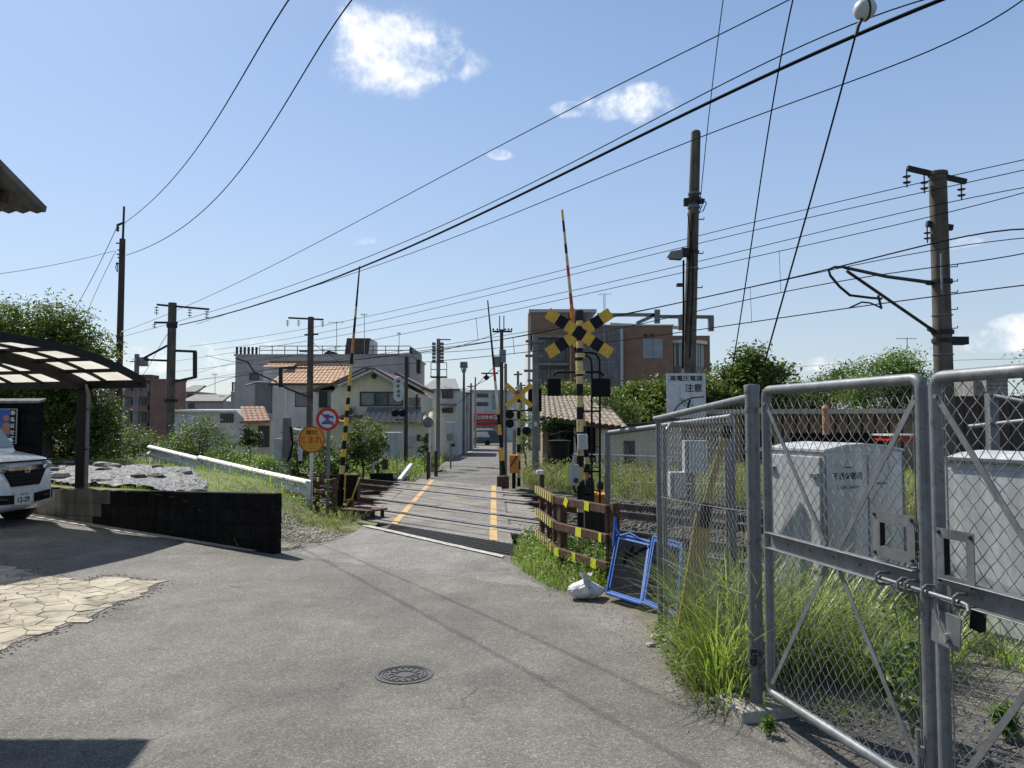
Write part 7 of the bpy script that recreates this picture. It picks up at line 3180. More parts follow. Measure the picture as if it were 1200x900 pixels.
slope(ch, (X(459, Y), Z(438, Y)), (X(491, Y), Z(455, Y)), 6, .15, 'tileb', 'side_roof', Y + .6)
slope(ch, (X(459, Y), Z(439.5, Y)), (X(491, Y), Z(456.5, Y)), .1, .1, 'wallw', 'bargeboard', Y + .55)
mb = MB()
mb.prism([(X(385, Y), Y + 1.1, -.6), (X(455, Y), Y + 1.1, -.6), (X(455, Y), Y + 1.1, Z(440, Y)), (X(424, Y), Y + 1.1, Z(433, Y)), (X(386, Y), Y + 1.1, Z(452, Y))], (0, 4, 0))
mb.build('rear_walls', MT['wallb2'], ch)
mb = MB()
mb.lathe((X(438.5, Y), Y - .01, Z(441, Y)), [(.13, 0), (.13, .02), (0, .02)], 14, ax=(0, -1, 0))
mb.build('gable_vent', MT['frame'], ch)
win(ch, X(423.5, Y), X(471, Y), Z(474.5, Y), Z(460.5, Y), Y, 3, ['curtain', 'glassd', 'clad'])
win(ch, X(369, Y), X(386, Y), Z(476, Y), Z(457.5, Y), Y + 1.0, 2, ['glassd', 'curtain'])
mb = MB()
mb.bb((X(366, Y), Y + 1.05, -.6), (X(388, Y), Y + 4, Z(456, Y)))
mb.build('side_wing', MT['wallb2'], ch)
slope(ch, (X(360, Y), Z(458, Y)), (X(392, Y), Z(448, Y)), 5, .12, 'tileb', 'side_roof', Y + .8)
# lean-to roofs
tile_roof(ch, (X(427, Y), Y - 1.3, Z(496, Y - 1.3)), (X(512, Y), Y - 1.3, Z(496, Y - 1.3)), (X(430, Y), Y - .25, Z(484, Y)), (X(510, Y), Y - .25, Z(484, Y)), 'tilew', .27, 2, amp=.07)
mb = MB()
mb.prism([(X(431, Y), Y - .45, Z(486.5, Y)), (X(494, Y), Y - .45, Z(486.5, Y)), (X(494, Y), Y - .02, Z(478.5, Y)), (X(431, Y), Y - .02, Z(478.5, Y))], (0, .05, .08))
mb.build('slate_roof', MT['clad'], ch)
mb = MB()
mb.bb((X(423, Y), Y - .9, -.6), (X(510, Y), Y - .01, Z(495.5, Y - 1)))
mb.build('lean_to_wall', MT['wallb'], ch)
tile_roof(ch, (X(397, Y), Y - 1, Z(495, Y - 1)), (X(428, Y), Y - 1, Z(495, Y - 1)), (X(399, Y), Y, Z(487, Y)), (X(428, Y), Y, Z(487, Y)), 'tiler', .27, 2)
mb = MB()
mb.bb((X(386, Y), Y - .8, -.6), (X(423.5, Y), Y - .0, Z(495, Y - 1)))
mb.build('lower_wall', MT['wallb2'], ch)
p, q = (X(407, Y), Z(488, Y)), (X(416.5, Y), Z(476, Y))
mb = MB()
mb.bb((p[0], Y - .35, p[1]), (q[0], Y - .02, q[1]))
ac = mb.build('air_conditioner', MT['cab'], ch, bevel=.02)
mb = MB()
mb.lathe(((p[0] + q[0]) / 2, Y - .36, (p[1] + q[1]) / 2), [(.17, 0), (.17, .015), (.03, .02), (0, .02)], 16, ax=(0, -1, 0))
mb.build('fan_grille', MT['frame'], ac)
mb = MB()
mb.bb((X(479, Y), Y - .05, Z(476, Y)), (X(493, Y), Y - .01, Z(466, Y)))
mb.build('wood_panel', MT['wood'], ch)
for (xa, xb, ya, yb, m_) in ((480, 487, 511, 523, 'cab'), (492, 496, 509, 516, 'frame')):
    mb = MB()
    mb.bb((X(xa, Y), Y - 1.0, Z(yb, Y)), (X(xb, Y), Y - .9, Z(ya, Y)))
    mb.build('meter', MT[m_], ch)
mb = MB()
mb.tube([(X(489, Y), Y - .1, Z(495, Y)), (X(489, Y), Y - .1, Z(462, Y))], .05, 6)
mb.build('downpipe', MT['frame'], ch)

# --- pale blue grey houses along the lane
for (Yh, xa, xb, ye, yr, wall_m, lab, wins) in ((44, 496, 536, 455, 439, 'wallw', 'pale grey two storey house right of the clustered mast', ((519, 530, 466, 457), (519, 530, 483, 479))),
                                               (58, 524, 549, 459, 452, 'wallg', 'narrow grey house further along the left side of the lane', ((537, 541, 470, 462), (537, 541, 485, 478)))):
    r_ = empty('lane_house', (X((xa + xb) / 2, Yh), Yh, -.6), lab, 'house')
    mb = MB()
    mb.bb((X(xa, Yh), Yh, -1), (X(xb, Yh), Yh + 8, Z(ye, Yh)))
    mb.build('walls', MT[wall_m], r_)
    mb = MB()
    mb.prism([(X(xa - 3, Yh), Yh - .4, Z(ye + 1, Yh)), (X(xb + 3, Yh), Yh - .4, Z(ye + 1, Yh)), (X(xb - 8, Yh), Yh + 4, Z(yr, Yh)), (X(xa + 6, Yh), Yh + 4, Z(yr, Yh))], (0, .5, -.1))
    mb.build('roof', MT['clad'], r_)
    for (a_, b_, z0_, z1_) in wins:
        win(r_, X(a_, Yh), X(b_, Yh), Z(z0_, Yh), Z(z1_, Yh), Yh, 2, 'glassd')
    mb = MB()
    mb.bb((X(xa + 21, Yh), Yh - .8, Z(ye + 20, Yh)), (X(xb, Yh), Yh - .01, Z(ye + 18.5, Yh)))
    mb.build('canopy', MT['clad'], r_)
    mb = MB()
    mb.bb((X(xb - 8, Yh), Yh - .06, Z(523, Yh)), (X(xb - 3, Yh), Yh - .01, Z(508, Yh)))
    mb.build('door', MT['frame'], r_)

# --- shop at the end of the lane
Y = 108
sb_ = empty('shop_building', (X(560, Y), Y, -1.1), 'long pale shop with a red lettered sign at the end of the lane', 'shop')
mb = MB()
mb.bb((X(520, Y), Y, -1.4), (X(640, Y), Y + 14, Z(458.5, Y)))
mb.build('walls', MT['wallw'], sb_)
mb = MB()
mb.bb((X(519, Y), Y - .3, Z(459, Y)), (X(641, Y), Y + 14, Z(457, Y)))
mb.build('parapet', MT['alu'], sb_)
for (ya, yb) in ((465.5, 461.5), (475.5, 471.5)):
    for k in range(4):
        win(sb_, X(559 + k * 3.4, Y), X(561.6 + k * 3.4, Y), Z(ya, Y), Z(yb, Y), Y, 1, 'glassd')
mb = MB()
mb.bb((X(577, Y), Y - .1, Z(480, Y)), (X(586, Y), Y - .01, Z(461, Y)))
mb.build('blue_panel', MT['glassb'], sb_)
mb = MB()
mb.bb((X(552, Y), Y - .5, Z(496, Y)), (X(586, Y), Y - .02, Z(485, Y)))
sgn = mb.build('shop_sign', MT['red'], sb_)
mb = MB()
mb.bb((X(555, Y), Y - .52, Z(495.3, Y)), (X(583, Y), Y - .5, Z(493.4, Y)))
mb.build('sign_footer', MT['vanblue'], sgn)
text('ヒロタの鮨', (X(571, Y), Y - .51, Z(489, Y)), (1, 0, 0), (0, 0, 1), .62, MT['white'], sgn, width=2.9, off=.03, bold=.06)
text('タ', (X(558.6, Y), Y - .51, Z(489, Y)), (1, 0, 0), (0, 0, 1), .5, MT['white'], sgn, off=.03, bold=.06)
mb = MB()
mb.bb((X(545, Y), Y - .6, Z(498.5, Y)), (X(590, Y), Y - .02, Z(496.3, Y)))
mb.build('awning', MT['red'], sb_)
for k in range(5):
    win(sb_, X(546 + k * 9, Y), X(553 + k * 9, Y), Z(518, Y), Z(500, Y), Y, 2, 'curtain', 'alu')
for k in range(8):
    mb = MB()
    mb.bb((X(604 + k * 5, Y), Y + 3, Z(457, Y)), (X(608 + k * 5, Y), Y + 3.2, Z(452, Y)))
    mb.build('roof_screen', MT['glassd'], sb_)
# white block with dark roof row
# --- van and truck at the lane end
Y = 88
van = empty('parked_van', (X(567, Y), Y, -1.07), 'dark teal and white van standing across the end of the lane', 'van')
x0v, x1v = X(549, Y), X(585, Y)
zg = -1.07
zt_v = Z(503, Y)
mb = MB()
L_ = x1v - x0v
prof = [(0, .25), (0, .85), (.08, 1.15), (.2, 1.75), (.32, 1.88), (.72, 1.9), (.88, 1.7), (1.0, 1.1), (1.0, .3)]
mb.prism([(x0v + a_ * L_, Y, zg + b_) for (a_, b_) in prof], (0, 1.7, 0))
mb.build('body', MT['vanblue'], van, bevel=.06)
mb = MB()
mb.prism([(x0v + a_ * L_, Y - .01, zg + b_) for (a_, b_) in ((.22, 1.0), (.27, 1.6), (.62, 1.62), (.7, 1.0))], (0, .02, 0))
mb.build('sunlit_white_panel', MT['white'], van)  # the panel's sunlit reflection is put into its white paint
mb = MB()
mb.prism([(x0v + a_ * L_, Y - .015, zg + b_) for (a_, b_) in ((0.02, .9), (.1, 1.2), (.2, 1.7), (.27, 1.8), (.2, .9))], (0, .02, 0))
mb.bb((x0v + .2 * L_, Y - .02, zg + 1.78), (x0v + .8 * L_, Y + 1.6, zg + 1.93))
mb.build('white_trim', MT['white'], van)
for a_ in (.15, .62):
    mb = MB()
    mb.cyl((x0v + a_ * L_, Y - .03, zg + .32), (x0v + a_ * L_, Y + .2, zg + .32), .32, n=16)
    mb.build('wheel', MT['tyre'], van)
Y = 74
tr = empty('parked_truck', (X(547, Y), Y, -.85), 'small white truck with its cab showing at the left lane corner', 'truck')
mb = MB()
mb.bb((X(543, Y), Y, -.6), (X(551, Y), Y + 3, Z(505, Y)))
mb.build('cab', MT['white'], tr, bevel=.08)
mb = MB()
mb.bb((X(544.2, Y), Y - .03, Z(514, Y)), (X(549.7, Y), Y, Z(508, Y)))
mb.build('windscreen', MT['glassd'], tr)
mb = MB()
mb.bb((X(543, Y), Y - .05, -.5), (X(551, Y), Y - .01, Z(522, Y)))
mb.build('bumper', MT['iron'], tr)
for x in (544.2, 549.8):
    mb = MB()
    mb.cyl((X(x, Y), Y + .2, -.55), (X(x, Y), Y + .5, -.55), .28, n=12)
    mb.build('wheel', MT['tyre'], tr)

# --- brown modern block on the right
Y = 60
bb_ = empty('brown_block', (X(730, Y), Y, -.8), 'modern brown tiled block with a grey screen wall and curved glass bay', 'building')
zt = Z(365.5, Y)
mb = MB()
mb.bb((X(667, Y), Y, -1.2), (X(789, Y), Y + 14, Z(382, Y)))
mb.bb((X(622, Y), Y + .3, Z(392, Y)), (X(667, Y) - .01, Y + 14, zt))
mb.bb((X(667, Y), Y + 3, Z(382, Y) - .01), (X(690, Y), Y + 14, zt))
mb.build('brown_walls', MT['wallbr'], bb_)
mb = MB()
mb.bb((X(620, Y), Y + .2, zt), (X(700, Y), Y + 14, zt + .25))
mb.bb((X(690, Y), Y - .1, Z(382, Y)), (X(790, Y), Y + 14, Z(380.4, Y)))
mb.build('coping', MT['alu'], bb_)
mb = MB()
mb.bb((X(619, Y), Y + 1, -1.2), (X(622, Y), Y + 14, zt))
mb.build('end_wall', MT['wallw'], bb_)
# recessed dark bay
mb = MB()
mb.bb((X(630, Y), Y + 1.0, -1.2), (X(667, Y), Y + 3, Z(392, Y)))
mb.build('recess_wall', MT['clad'], bb_)
mb = MB()
for y_ in (392, 425):
    mb.bb((X(630, Y), Y + .2, Z(y_ + 3, Y)), (X(667, Y), Y + 1, Z(y_, Y)))
mb.build('floor_slab', MT['clad'], bb_)
for (xa, xb, ya, yb) in ((632, 641, 422, 398), (646, 663, 422, 398), (632, 641, 455, 431), (646, 663, 455, 431)):
    win(bb_, X(xa, Y), X(xb, Y), Z(ya, Y), Z(yb, Y), Y + .98, 2, 'glassd')
mb = MB()
mb.tube([(X(669, Y), Y - .1, -1), (X(669, Y), Y - .1, Z(400, Y))], .1, 8)
mb.build('downpipe', MT['brick'], bb_)
# grey lattice screen
mb = MB()
mb.bb((X(678, Y), Y - .4, Z(460, Y)), (X(729, Y), Y - .02, Z(387, Y)))
scr = mb.build('screen_panel', MT['clad'], bb_)
mb = MB()
for k in range(10):
    xa = X(678 + k * 5.6, Y)
    mb.bb((xa, Y - .5, Z(460, Y)), (xa + .06, Y - .42, Z(387, Y)))
for k in range(14):
    za = Z(387 + k * 5.4, Y)
    mb.bb((X(678, Y), Y - .48, za - .05), (X(729, Y), Y - .44, za))
mb.build('screen_grid', MT['conc'], scr)
mb = MB()
mb.bb((X(726, Y), Y - .52, -1), (X(729.5, Y), Y - .4, Z(386, Y)))
mb.build('screen_edge', MT['alu'], bb_)
for (xa, xb) in ((754.5, 764.8), (765.6, 776)):
    win(bb_, X(xa, Y), X(xb, Y), Z(419, Y), Z(398, Y), Y, 1, 'glassb', 'alu', rows=2)
for x in (757, 764):
    mb = MB()
    mb.lathe((X(x, Y), Y, Z(393, Y)), [(.12, 0), (.12, .1), (0, .14)], 10, ax=(0, -1, 0))
    mb.build('vent', MT['iron'], bb_)
# right wing with curved bay
mb = MB()
mb.bb((X(789, Y) + .01, Y + 4, -1.2), (X(848, Y), Y + 14, Z(386.5, Y)))
mb.build('right_wing', MT['wallbr'], bb_)
cx_, cy_, rad = X(812, Y), Y + 4.5, X(838, Y) - X(812, Y)
n_ = 16
def arcpt(t, r_, z):
    return V((cx_ + r_ * 1.1 * math.cos(t), cy_ - r_ * .9 * math.sin(t), z))
for k in range(n_):
    t0, t1 = math.pi * (k / n_), math.pi * ((k + 1) / n_)
    z0_, z1_ = Z(426, Y), Z(398, Y)
    mb = MB()
    mb.prism([arcpt(t0 + .02, rad, z0_), arcpt(t1 - .02, rad, z0_), arcpt(t1 - .02, rad, z1_), arcpt(t0 + .02, rad, z1_)], arcpt(t0, rad - .1, 0) - arcpt(t0, rad, 0))
    mb.build('bay_pane', MT['glassb'] if k % 3 else MT['glassd'], bb_)
    mb = MB()
    mb.bar(arcpt(t0, rad + .02, z0_), arcpt(t0, rad + .02, z1_), .12, .12, up=(0, 1, 0))
    mb.build('mullion', MT['alu'], bb_)
mb = MB()
for (za, zb_, r_, m_) in ((398, 394, rad + .35, 0), (432, 426, rad + .05, 1), (470, 432, rad + .0, 1)):
    ring_ = [arcpt(math.pi * k / n_, r_, Z(za, Y)) for k in range(n_ + 1)]
    mb.prism(ring_, (0, 0, Z(zb_, Y) - Z(za, Y)), m=m_)
mb.build('bay_bands', [MT['white'], MT['conc']], bb_)
# roof pergola
mb = MB()
for (p, q) in (((700, 369), (772, 369)), ((772, 371), (836, 371.5)), ((746, 379), (770, 368))):
    mb.bar(P(*p, Y + 5), P(*q, Y + 5), .25, .28)
for (x, ya, yb) in ((770, 379, 363), (833, 388, 371), (798, 387, 371), (804, 387, 371)):
    mb.bar(P(x, ya, Y + 5), P(x, yb, Y + 5), .45, .35, up=(0, 1, 0))
mb.build('roof_pergola', MT['pipe'], bb_)
mb = MB()
mb.bar(P(715, 380, Y + 4), P(795, 384, Y + 4), .3, .25)
mb.build('roof_unit', MT['cab'], bb_)

# --- tiled outbuilding before it
Y = 26
tb = empty('tiled_outbuilding', (X(680, Y), Y, -.1), 'low outbuilding with a pale weathered tile roof and creepers on its eave', 'outbuilding')
tile_roof(tb, (X(632, Y), Y - .6, Z(489, Y)), (X(728, Y), Y - 1.6, Z(502, Y - 1.4)), (X(636, Y), Y + 2.0, Z(465, Y + 2.0)), (X(712, Y), Y + 2.0, Z(465, Y + 2.0)), 'tilep', .2, 9, amp=.055)
mb = MB()
mb.bb((X(636, Y), Y + .3, -.2), (X(706, Y), Y + 2.2, Z(488, Y)))
mb.build('walls', MT['plank_brown'], tb)
mb = MB()
mb.bb((X(643, Y), Y + .2, -.1), (X(698, Y), Y + .3, Z(496, Y)))
mb.build('doorway', MT['black'], tb)  # flat black sheet: the dark interior is put into its colour
mb = MB()
mb.bar((X(633, Y), Y - .55, Z(491, Y)), (X(728, Y), Y - 1.55, Z(503.5, Y - 1.4)), .1, .12)
mb.build('eave_board', MT['poled'], tb)
mb = MB()
mb.bb((X(672, Y), Y - .1, -.1), (X(675, Y), Y - .04, Z(500, Y)))
mb.build('post', MT['white'], tb)
# --- low cream building with dark felt edge
Y = 25
lb_ = empty('cream_annex', (X(750, Y), Y, -.1), 'low cream rendered annexe with a narrow dark barred window', 'building')
mb = MB()
mb.prism([(X(702, Y), Y, -.2), (X(806, Y), Y, -.2), (X(806, Y), Y, Z(495, Y)), (X(702, Y), Y, Z(501.5, Y))], (0, 4, 0))
mb.build('walls', MT['wallb'], lb_)
mb = MB()
mb.bar((X(700, Y), Y - .12, Z(500.5, Y)), (X(808, Y), Y - .12, Z(493.5, Y)), .4, .1)
mb.build('roof_edge', MT['poled'], lb_)
win(lb_, X(732, Y), X(741.5, Y), Z(541, Y), Z(518, Y), Y, 3, 'glassd')
# --- long shed behind the cabinets
Y = 27
ls = empty('long_shed', (X(930, Y), Y, -.1), 'long low brown shed with a flat dark roof behind the cabinets', 'shed')
mb = MB()
mb.bb((X(806, Y), Y, -.2), (X(1068, Y), Y + 5, Z(485, Y)))
mb.build('walls', MT['plank_brown'], ls)
for k in range(16):
    xa = X(822 + 15.5 * k, Y)
    mb = MB()
    mb.bb((xa, Y - .04, -.1), (xa + .06, Y, Z(487, Y)))
    mb.build('batten', MT['wooddk'], ls)
mb = MB()
mb.bar((X(800, Y), Y + 2, Z(483, Y)), (X(1074, Y), Y + 2, Z(482, Y)), 6, .16)
mb.build('roof', MT['conc_lt'], ls)
for (xa, xb, ya) in ((870, 905, 505), (925, 1040, 507)):
    mb = MB()
    mb.bb((X(xa, Y), Y - .06, -.1), (X(xb, Y), Y - .02, Z(ya, Y)))
    mb.build('opening', MT['black'], ls)  # black slab on the wall, the dark inside painted as colour
mb = MB()
q = P(968, 500, 24)
mb.lathe((q.x, 24, P(968, 502, 24).z), [(.11, -.2), (.11, .6), (.13, .62), (.09, .7), (0, .74)], 12)
tag(mb.build('clay_flue', MT['brick'], smooth=True), 'short terracotta flue pipe standing before the long shed roof', 'flue')
# --- dark brown fence at the right edge
Y = 17
df = empty('sheet_fence', (X(1160, Y), Y, -.1), 'dark brown ribbed sheet fence behind the right gate leaf', 'fence')
for k in range(16):
    xa = X(1112, Y) + k * .34
    mb = MB()
    mb.bb((xa, Y, -.2), (xa + .3, Y + .04, Z(464, Y)))
    mb.bb((xa + .3, Y + .02, -.2), (xa + .34, Y + .06, Z(464, Y)))
    mb.build('sheet_panel', MT['darkbrown'], df)
# --- galvanised pipe guard near the right cabinet
Y = 9.0
pgd = empty('pipe_guard', (X(1160, Y), Y, 0), 'galvanised square post with two pipe rails above the right cabinet', 'pipe guard')
mb = MB()
mb.bb((X(1156, Y), Y - .05, 0), (X(1166.5, Y), Y + .05, Z(461, Y)))
mb.build('post', MT['galv'], pgd)
for (p, q) in (((1160, 463, Y), (1260, 482, 8.2)), ((1136, 500, 9.3), (1260, 487, 8.0))):
    mb = MB()
    mb.tube([P(*p), P(*q)], .028, 10)
    mb.build('rail', MT['galv'], pgd, smooth=True)
# --- concrete pier and far buildings at the right edge
Y = 50
cp2 = empty('concrete_pier', (X(1165, Y), Y, -.5), 'grey concrete block building beyond the brown fence at the right edge', 'building')
mb = MB()
mb.bb((X(1156, Y), Y, -1), (X(1181, Y), Y + 3, Z(444, Y)))
mb.bb((X(1146, Y), Y + .5, -1), (X(1155.9, Y), Y + 3, Z(446, Y)))
mb.build('walls', MT['conc'], cp2)
for k in range(4):
    mb = MB()
    mb.bb((X(1156, Y) - .02, Y - .03, Z(447 + k * 5, Y)), (X(1181, Y) + .02, Y - .002, Z(446.4 + k * 5, Y)))
    mb.build('course_line', MT['polec'], cp2)
# --- light rail fence behind (pale blue rail)
lf = empty('line_fence', P(672, 533, 22), 'thin pale blue rail fence before the cream annexe', 'fence')
mb = MB()
mb.tube([P(672, 532, 22), P(740, 534, 21.5), P(812, 537, 21)], .025, 6)
mb.build('rail', MT['cab'], lf)
for x in (672, 700, 728, 756, 784, 810):
    q = P(x, 534, 21.7)
    mb = MB()
    mb.cyl((q.x, 21.7, -.1), (q.x, 21.7, q.z), .02, n=6)
    mb.build('post', MT['cab'], lf)
# red-roofed far thing between the cabinet and gate stile
Y = 24
rr_ = empty('red_canopy', (X(1062, Y), Y, 0), 'small red and white canopy end right of the lettered cabinet', 'canopy')
mb = MB()
mb.bb((X(1048, Y), Y, Z(517, Y)), (X(1076, Y), Y + 1.5, Z(511, Y)))
mb.build('fascia', MT['red'], rr_)
mb = MB()
mb.bb((X(1046, Y), Y - .1, Z(511, Y)), (X(1078, Y), Y + 1.6, Z(509, Y)))
mb.build('top', MT['white'], rr_)
mb = MB()
for x in (1050, 1074):
    mb.bb((X(x, Y), Y + .2, -.1), (X(x + 2, Y), Y + .3, Z(517, Y)))
mb.build('leg', MT['galv'], rr_)
# --- white pole box thing by the left (utility pedestal near 330,520)
Y = 22
pd = empty('relay_pedestal', (X(336, Y), Y, -.1), 'grey pedestal posts with a coiled cable before the pale flank wall', 'pedestal')
mb = MB()
mb.cyl((X(337, Y), Y, -.2), (X(337, Y), Y, Z(490, Y)), .13, n=12)
mb.build('post', MT['polec_lt'], pd, smooth=True)
mb = MB()
mb.bb((X(321, Y), Y + .1, -.2), (X(331, Y), Y + .3, Z(514, Y)))
mb.build('box', MT['wallw'], pd)
mb = MB()
mb.tube([P(341, 500, Y - .1), P(343, 520, Y - .1), P(340, 535, Y - .1), P(334, 545, Y - .1)], .03, 6)
mb.build('cable', MT['wire'], pd)
mb = MB()
mb.tube([P(342, 504, Y), P(352, 504, Y), P(352, 540, Y)], .06, 8)
mb.build('pale_pipe', MT['signw'], pd)
# distant low skyline on both sides, so the horizon is closed
hr = random.Random(4)
for i in range(15):
    az = -1.1 + i * 2.2 / 14
    Y_ = hr.uniform(150, 240)
    xw = Y_ * math.tan(az * .75)
    w_, h_ = hr.uniform(8, 20), hr.uniform(2.5, 7)
    r_ = empty('far_building', (xw, Y_, -1.1), 'distant low town building on the skyline', 'building', 'distant low town buildings along the skyline')
    mb = MB()
    mb.bb((xw - w_ / 2, Y_, -1.3), (xw + w_ / 2, Y_ + 10, -1.1 + h_))
    mb.build('walls', MT[hr.choice(['wallw', 'wallg', 'wallb2', 'conc'])], r_)
    mb = MB()
    if hr.random() < .5:
        mb.prism([(xw - w_ / 2 - .4, Y_ - .5, -1.1 + h_), (xw + w_ / 2 + .4, Y_ - .5, -1.1 + h_), (xw + w_ / 2 - 1.5, Y_ + 5, .5 + h_), (xw - w_ / 2 + 1.5, Y_ + 5, .5 + h_)], (0, 0, .3))
    else:
        mb.bb((xw - w_ / 2 - .2, Y_ - .2, -1.1 + h_), (xw + w_ / 2 + .2, Y_ + 10, -.8 + h_))
    mb.build('roof', MT[hr.choice(['clad', 'tileb', 'conc'])], r_)
    for k in range(int(w_ // 3)):
        mb = MB()
        xa = xw - w_ / 2 + 1 + k * 3
        mb.bb((xa, Y_ - .04, -1.1 + h_ * .5), (xa + 1.4, Y_, -1.1 + h_ * .5 + 1.1))
        mb.build('window', MT['glassd'], r_)
# ================================================================== VEGETATION
def leaves(name, cen, size, mat_, parent=None, kind=None, up=0.35, asp=0.5, label=None):
    """cen (N,3) leaf positions; each leaf a folded four-vertex blade of random turn"""
    n_ = len(cen)
    s = rng.uniform(.6, 1.3, n_) * size
    a = rng.normal(size=(n_, 3))
    a[:, 2] *= .6
    a /= np.linalg.norm(a, axis=1)[:, None]
    nn = rng.normal(size=(n_, 3))
    nn[:, 2] = np.abs(nn[:, 2]) + up * 2
    b = np.cross(nn, a)
    b /= np.linalg.norm(b, axis=1)[:, None] + 1e-9
    nrm = np.cross(a, b)
    c = np.asarray(cen)
    S_ = s[:, None]
    v0 = c - a * S_ * .5
    v1 = c + b * S_ * asp * .5 + nrm * S_ * .08
    v2 = c + a * S_ * .5 - nrm * S_ * .1
    v3 = c - b * S_ * asp * .5 + nrm * S_ * .08
    vs = np.stack([v0, v1, v2, v3], 1).reshape(-1, 3)
    q = np.arange(n_)[:, None] * 4
    fs = np.concatenate([q + np.array([[0, 1, 2]]), q + np.array([[0, 2, 3]])], 0)
    o = raw(name, vs, fs, mat_, parent, kind)
    return o


def crown_points(blobs, n, clump=.22, per=45, shell=.55):
    """clumped points in the outer volume of several ellipsoids (centre, radii)"""
    vol = np.array([b[1][0] * b[1][1] * b[1][2] for b in blobs]) ** .75
    pr_ = vol / vol.sum()
    out = []
    nc = max(6, n // per)
    for bi_, (c, r) in enumerate(blobs):
        k = max(3, int(nc * pr_[bi_]))
        d = rng.normal(size=(k, 3))
        d /= np.linalg.norm(d, axis=1)[:, None]
        rad = rng.uniform(shell, 1.0, (k, 1)) * rng.choice([1, 1, 1.06, .9], (k, 1))
        cc = np.array(c) + d * rad * np.array(r)
        ss = clump * rng.uniform(.6, 1.4, (k, 1, 1))
        off = np.clip(rng.normal(size=(k, per, 3)), -1.5, 1.5) * ss * np.array([1, 1, .6])
        out.append((cc[:, None] + off).reshape(-1, 3))
    return np.concatenate(out)


def tree(name, base, blobs, n, lsize, mat_, label, trunk_r=.15, clump=.25, group=None, cat='tree', per=45, limbs=7, shell=.55, mat2=None):
    root = empty(name, base, label, cat, group)
    b = V(base)
    cen = sum((V(c) for c, r in blobs), V((0, 0, 0))) / len(blobs)
    mb = MB()
    mid = b.lerp(cen, .55) + V((R.uniform(-.1, .1), R.uniform(-.1, .1), 0))
    mb.tube([b, b.lerp(mid, .5) + V((.04, 0, 0)), mid, cen], [trunk_r, trunk_r * .8, trunk_r * .6, trunk_r * .3], 9)
    tk = mb.build('trunk', MT['bark'], root, smooth=True)
    for k in range(limbs):
        c, r = blobs[k % len(blobs)]
        e = V(c) + V((R.uniform(-.6, .6) * r[0], R.uniform(-.6, .6) * r[1], R.uniform(-.2, .7) * r[2]))
        s = mid.lerp(cen, R.uniform(-.3, .6))
        m_ = s.lerp(e, .5) + V((0, 0, -.08 * (e - s).length))
        mb = MB()
        mb.tube([s, m_, e], [trunk_r * .4, trunk_r * .25, trunk_r * .08], 6)
        mb.build('limb', MT['bark'], root, smooth=True)
    pts = crown_points(blobs, n, clump, per, shell)
    pts = pts[pts[:, 2] > base[2] + .02]
    leaves('crown', pts, lsize, MT[mat_], root)
    if mat2:
        pts = crown_points([(c, tuple(q * 1.03 for q in r)) for c, r in blobs], n // 4, clump * .8, per, .8)
        leaves('bright_outer_leaves', pts, lsize * .9, MT[mat2], root)  # bright outside over a dark inside, put into a paler leaf colour
    return root


def blob(x, y, Y, rx, ry, rz=None):
    """ellipsoid from picture centre and pixel half sizes at distance Y"""
    c = P(x, y, Y)
    k = Y / 900
    return (tuple(c), (rx * k, (rz if rz else rx * k * .9), ry * k))


# big dark tree behind the carport
Y = 18.5
tree('broadleaf_tree', (P(55, 500, Y).x, Y, .5), [blob(15, 400, Y, 60, 50), blob(70, 395, Y, 45, 42), blob(100, 420, Y - .3, 32, 40), blob(45, 450, Y, 70, 45), blob(-60, 400, Y, 60, 60), blob(85, 480, Y, 40, 42), blob(20, 495, Y + .3, 60, 40), blob(120, 500, Y, 28, 38)],
     52000, .1, 'leaf', 'big dark broadleaf tree rising behind the carport', .2, .2, shell=.2, limbs=12, mat2='leaflt')
tree('broadleaf_tree', (P(-70, 500, 20).x, 20, .5), [blob(-90, 430, 20, 70, 60), blob(-30, 480, 20, 60, 50)], 7000, .09, 'leafdk', 'second dark tree at the far left picture edge, mostly hidden by the carport', .15, .22, shell=.35)
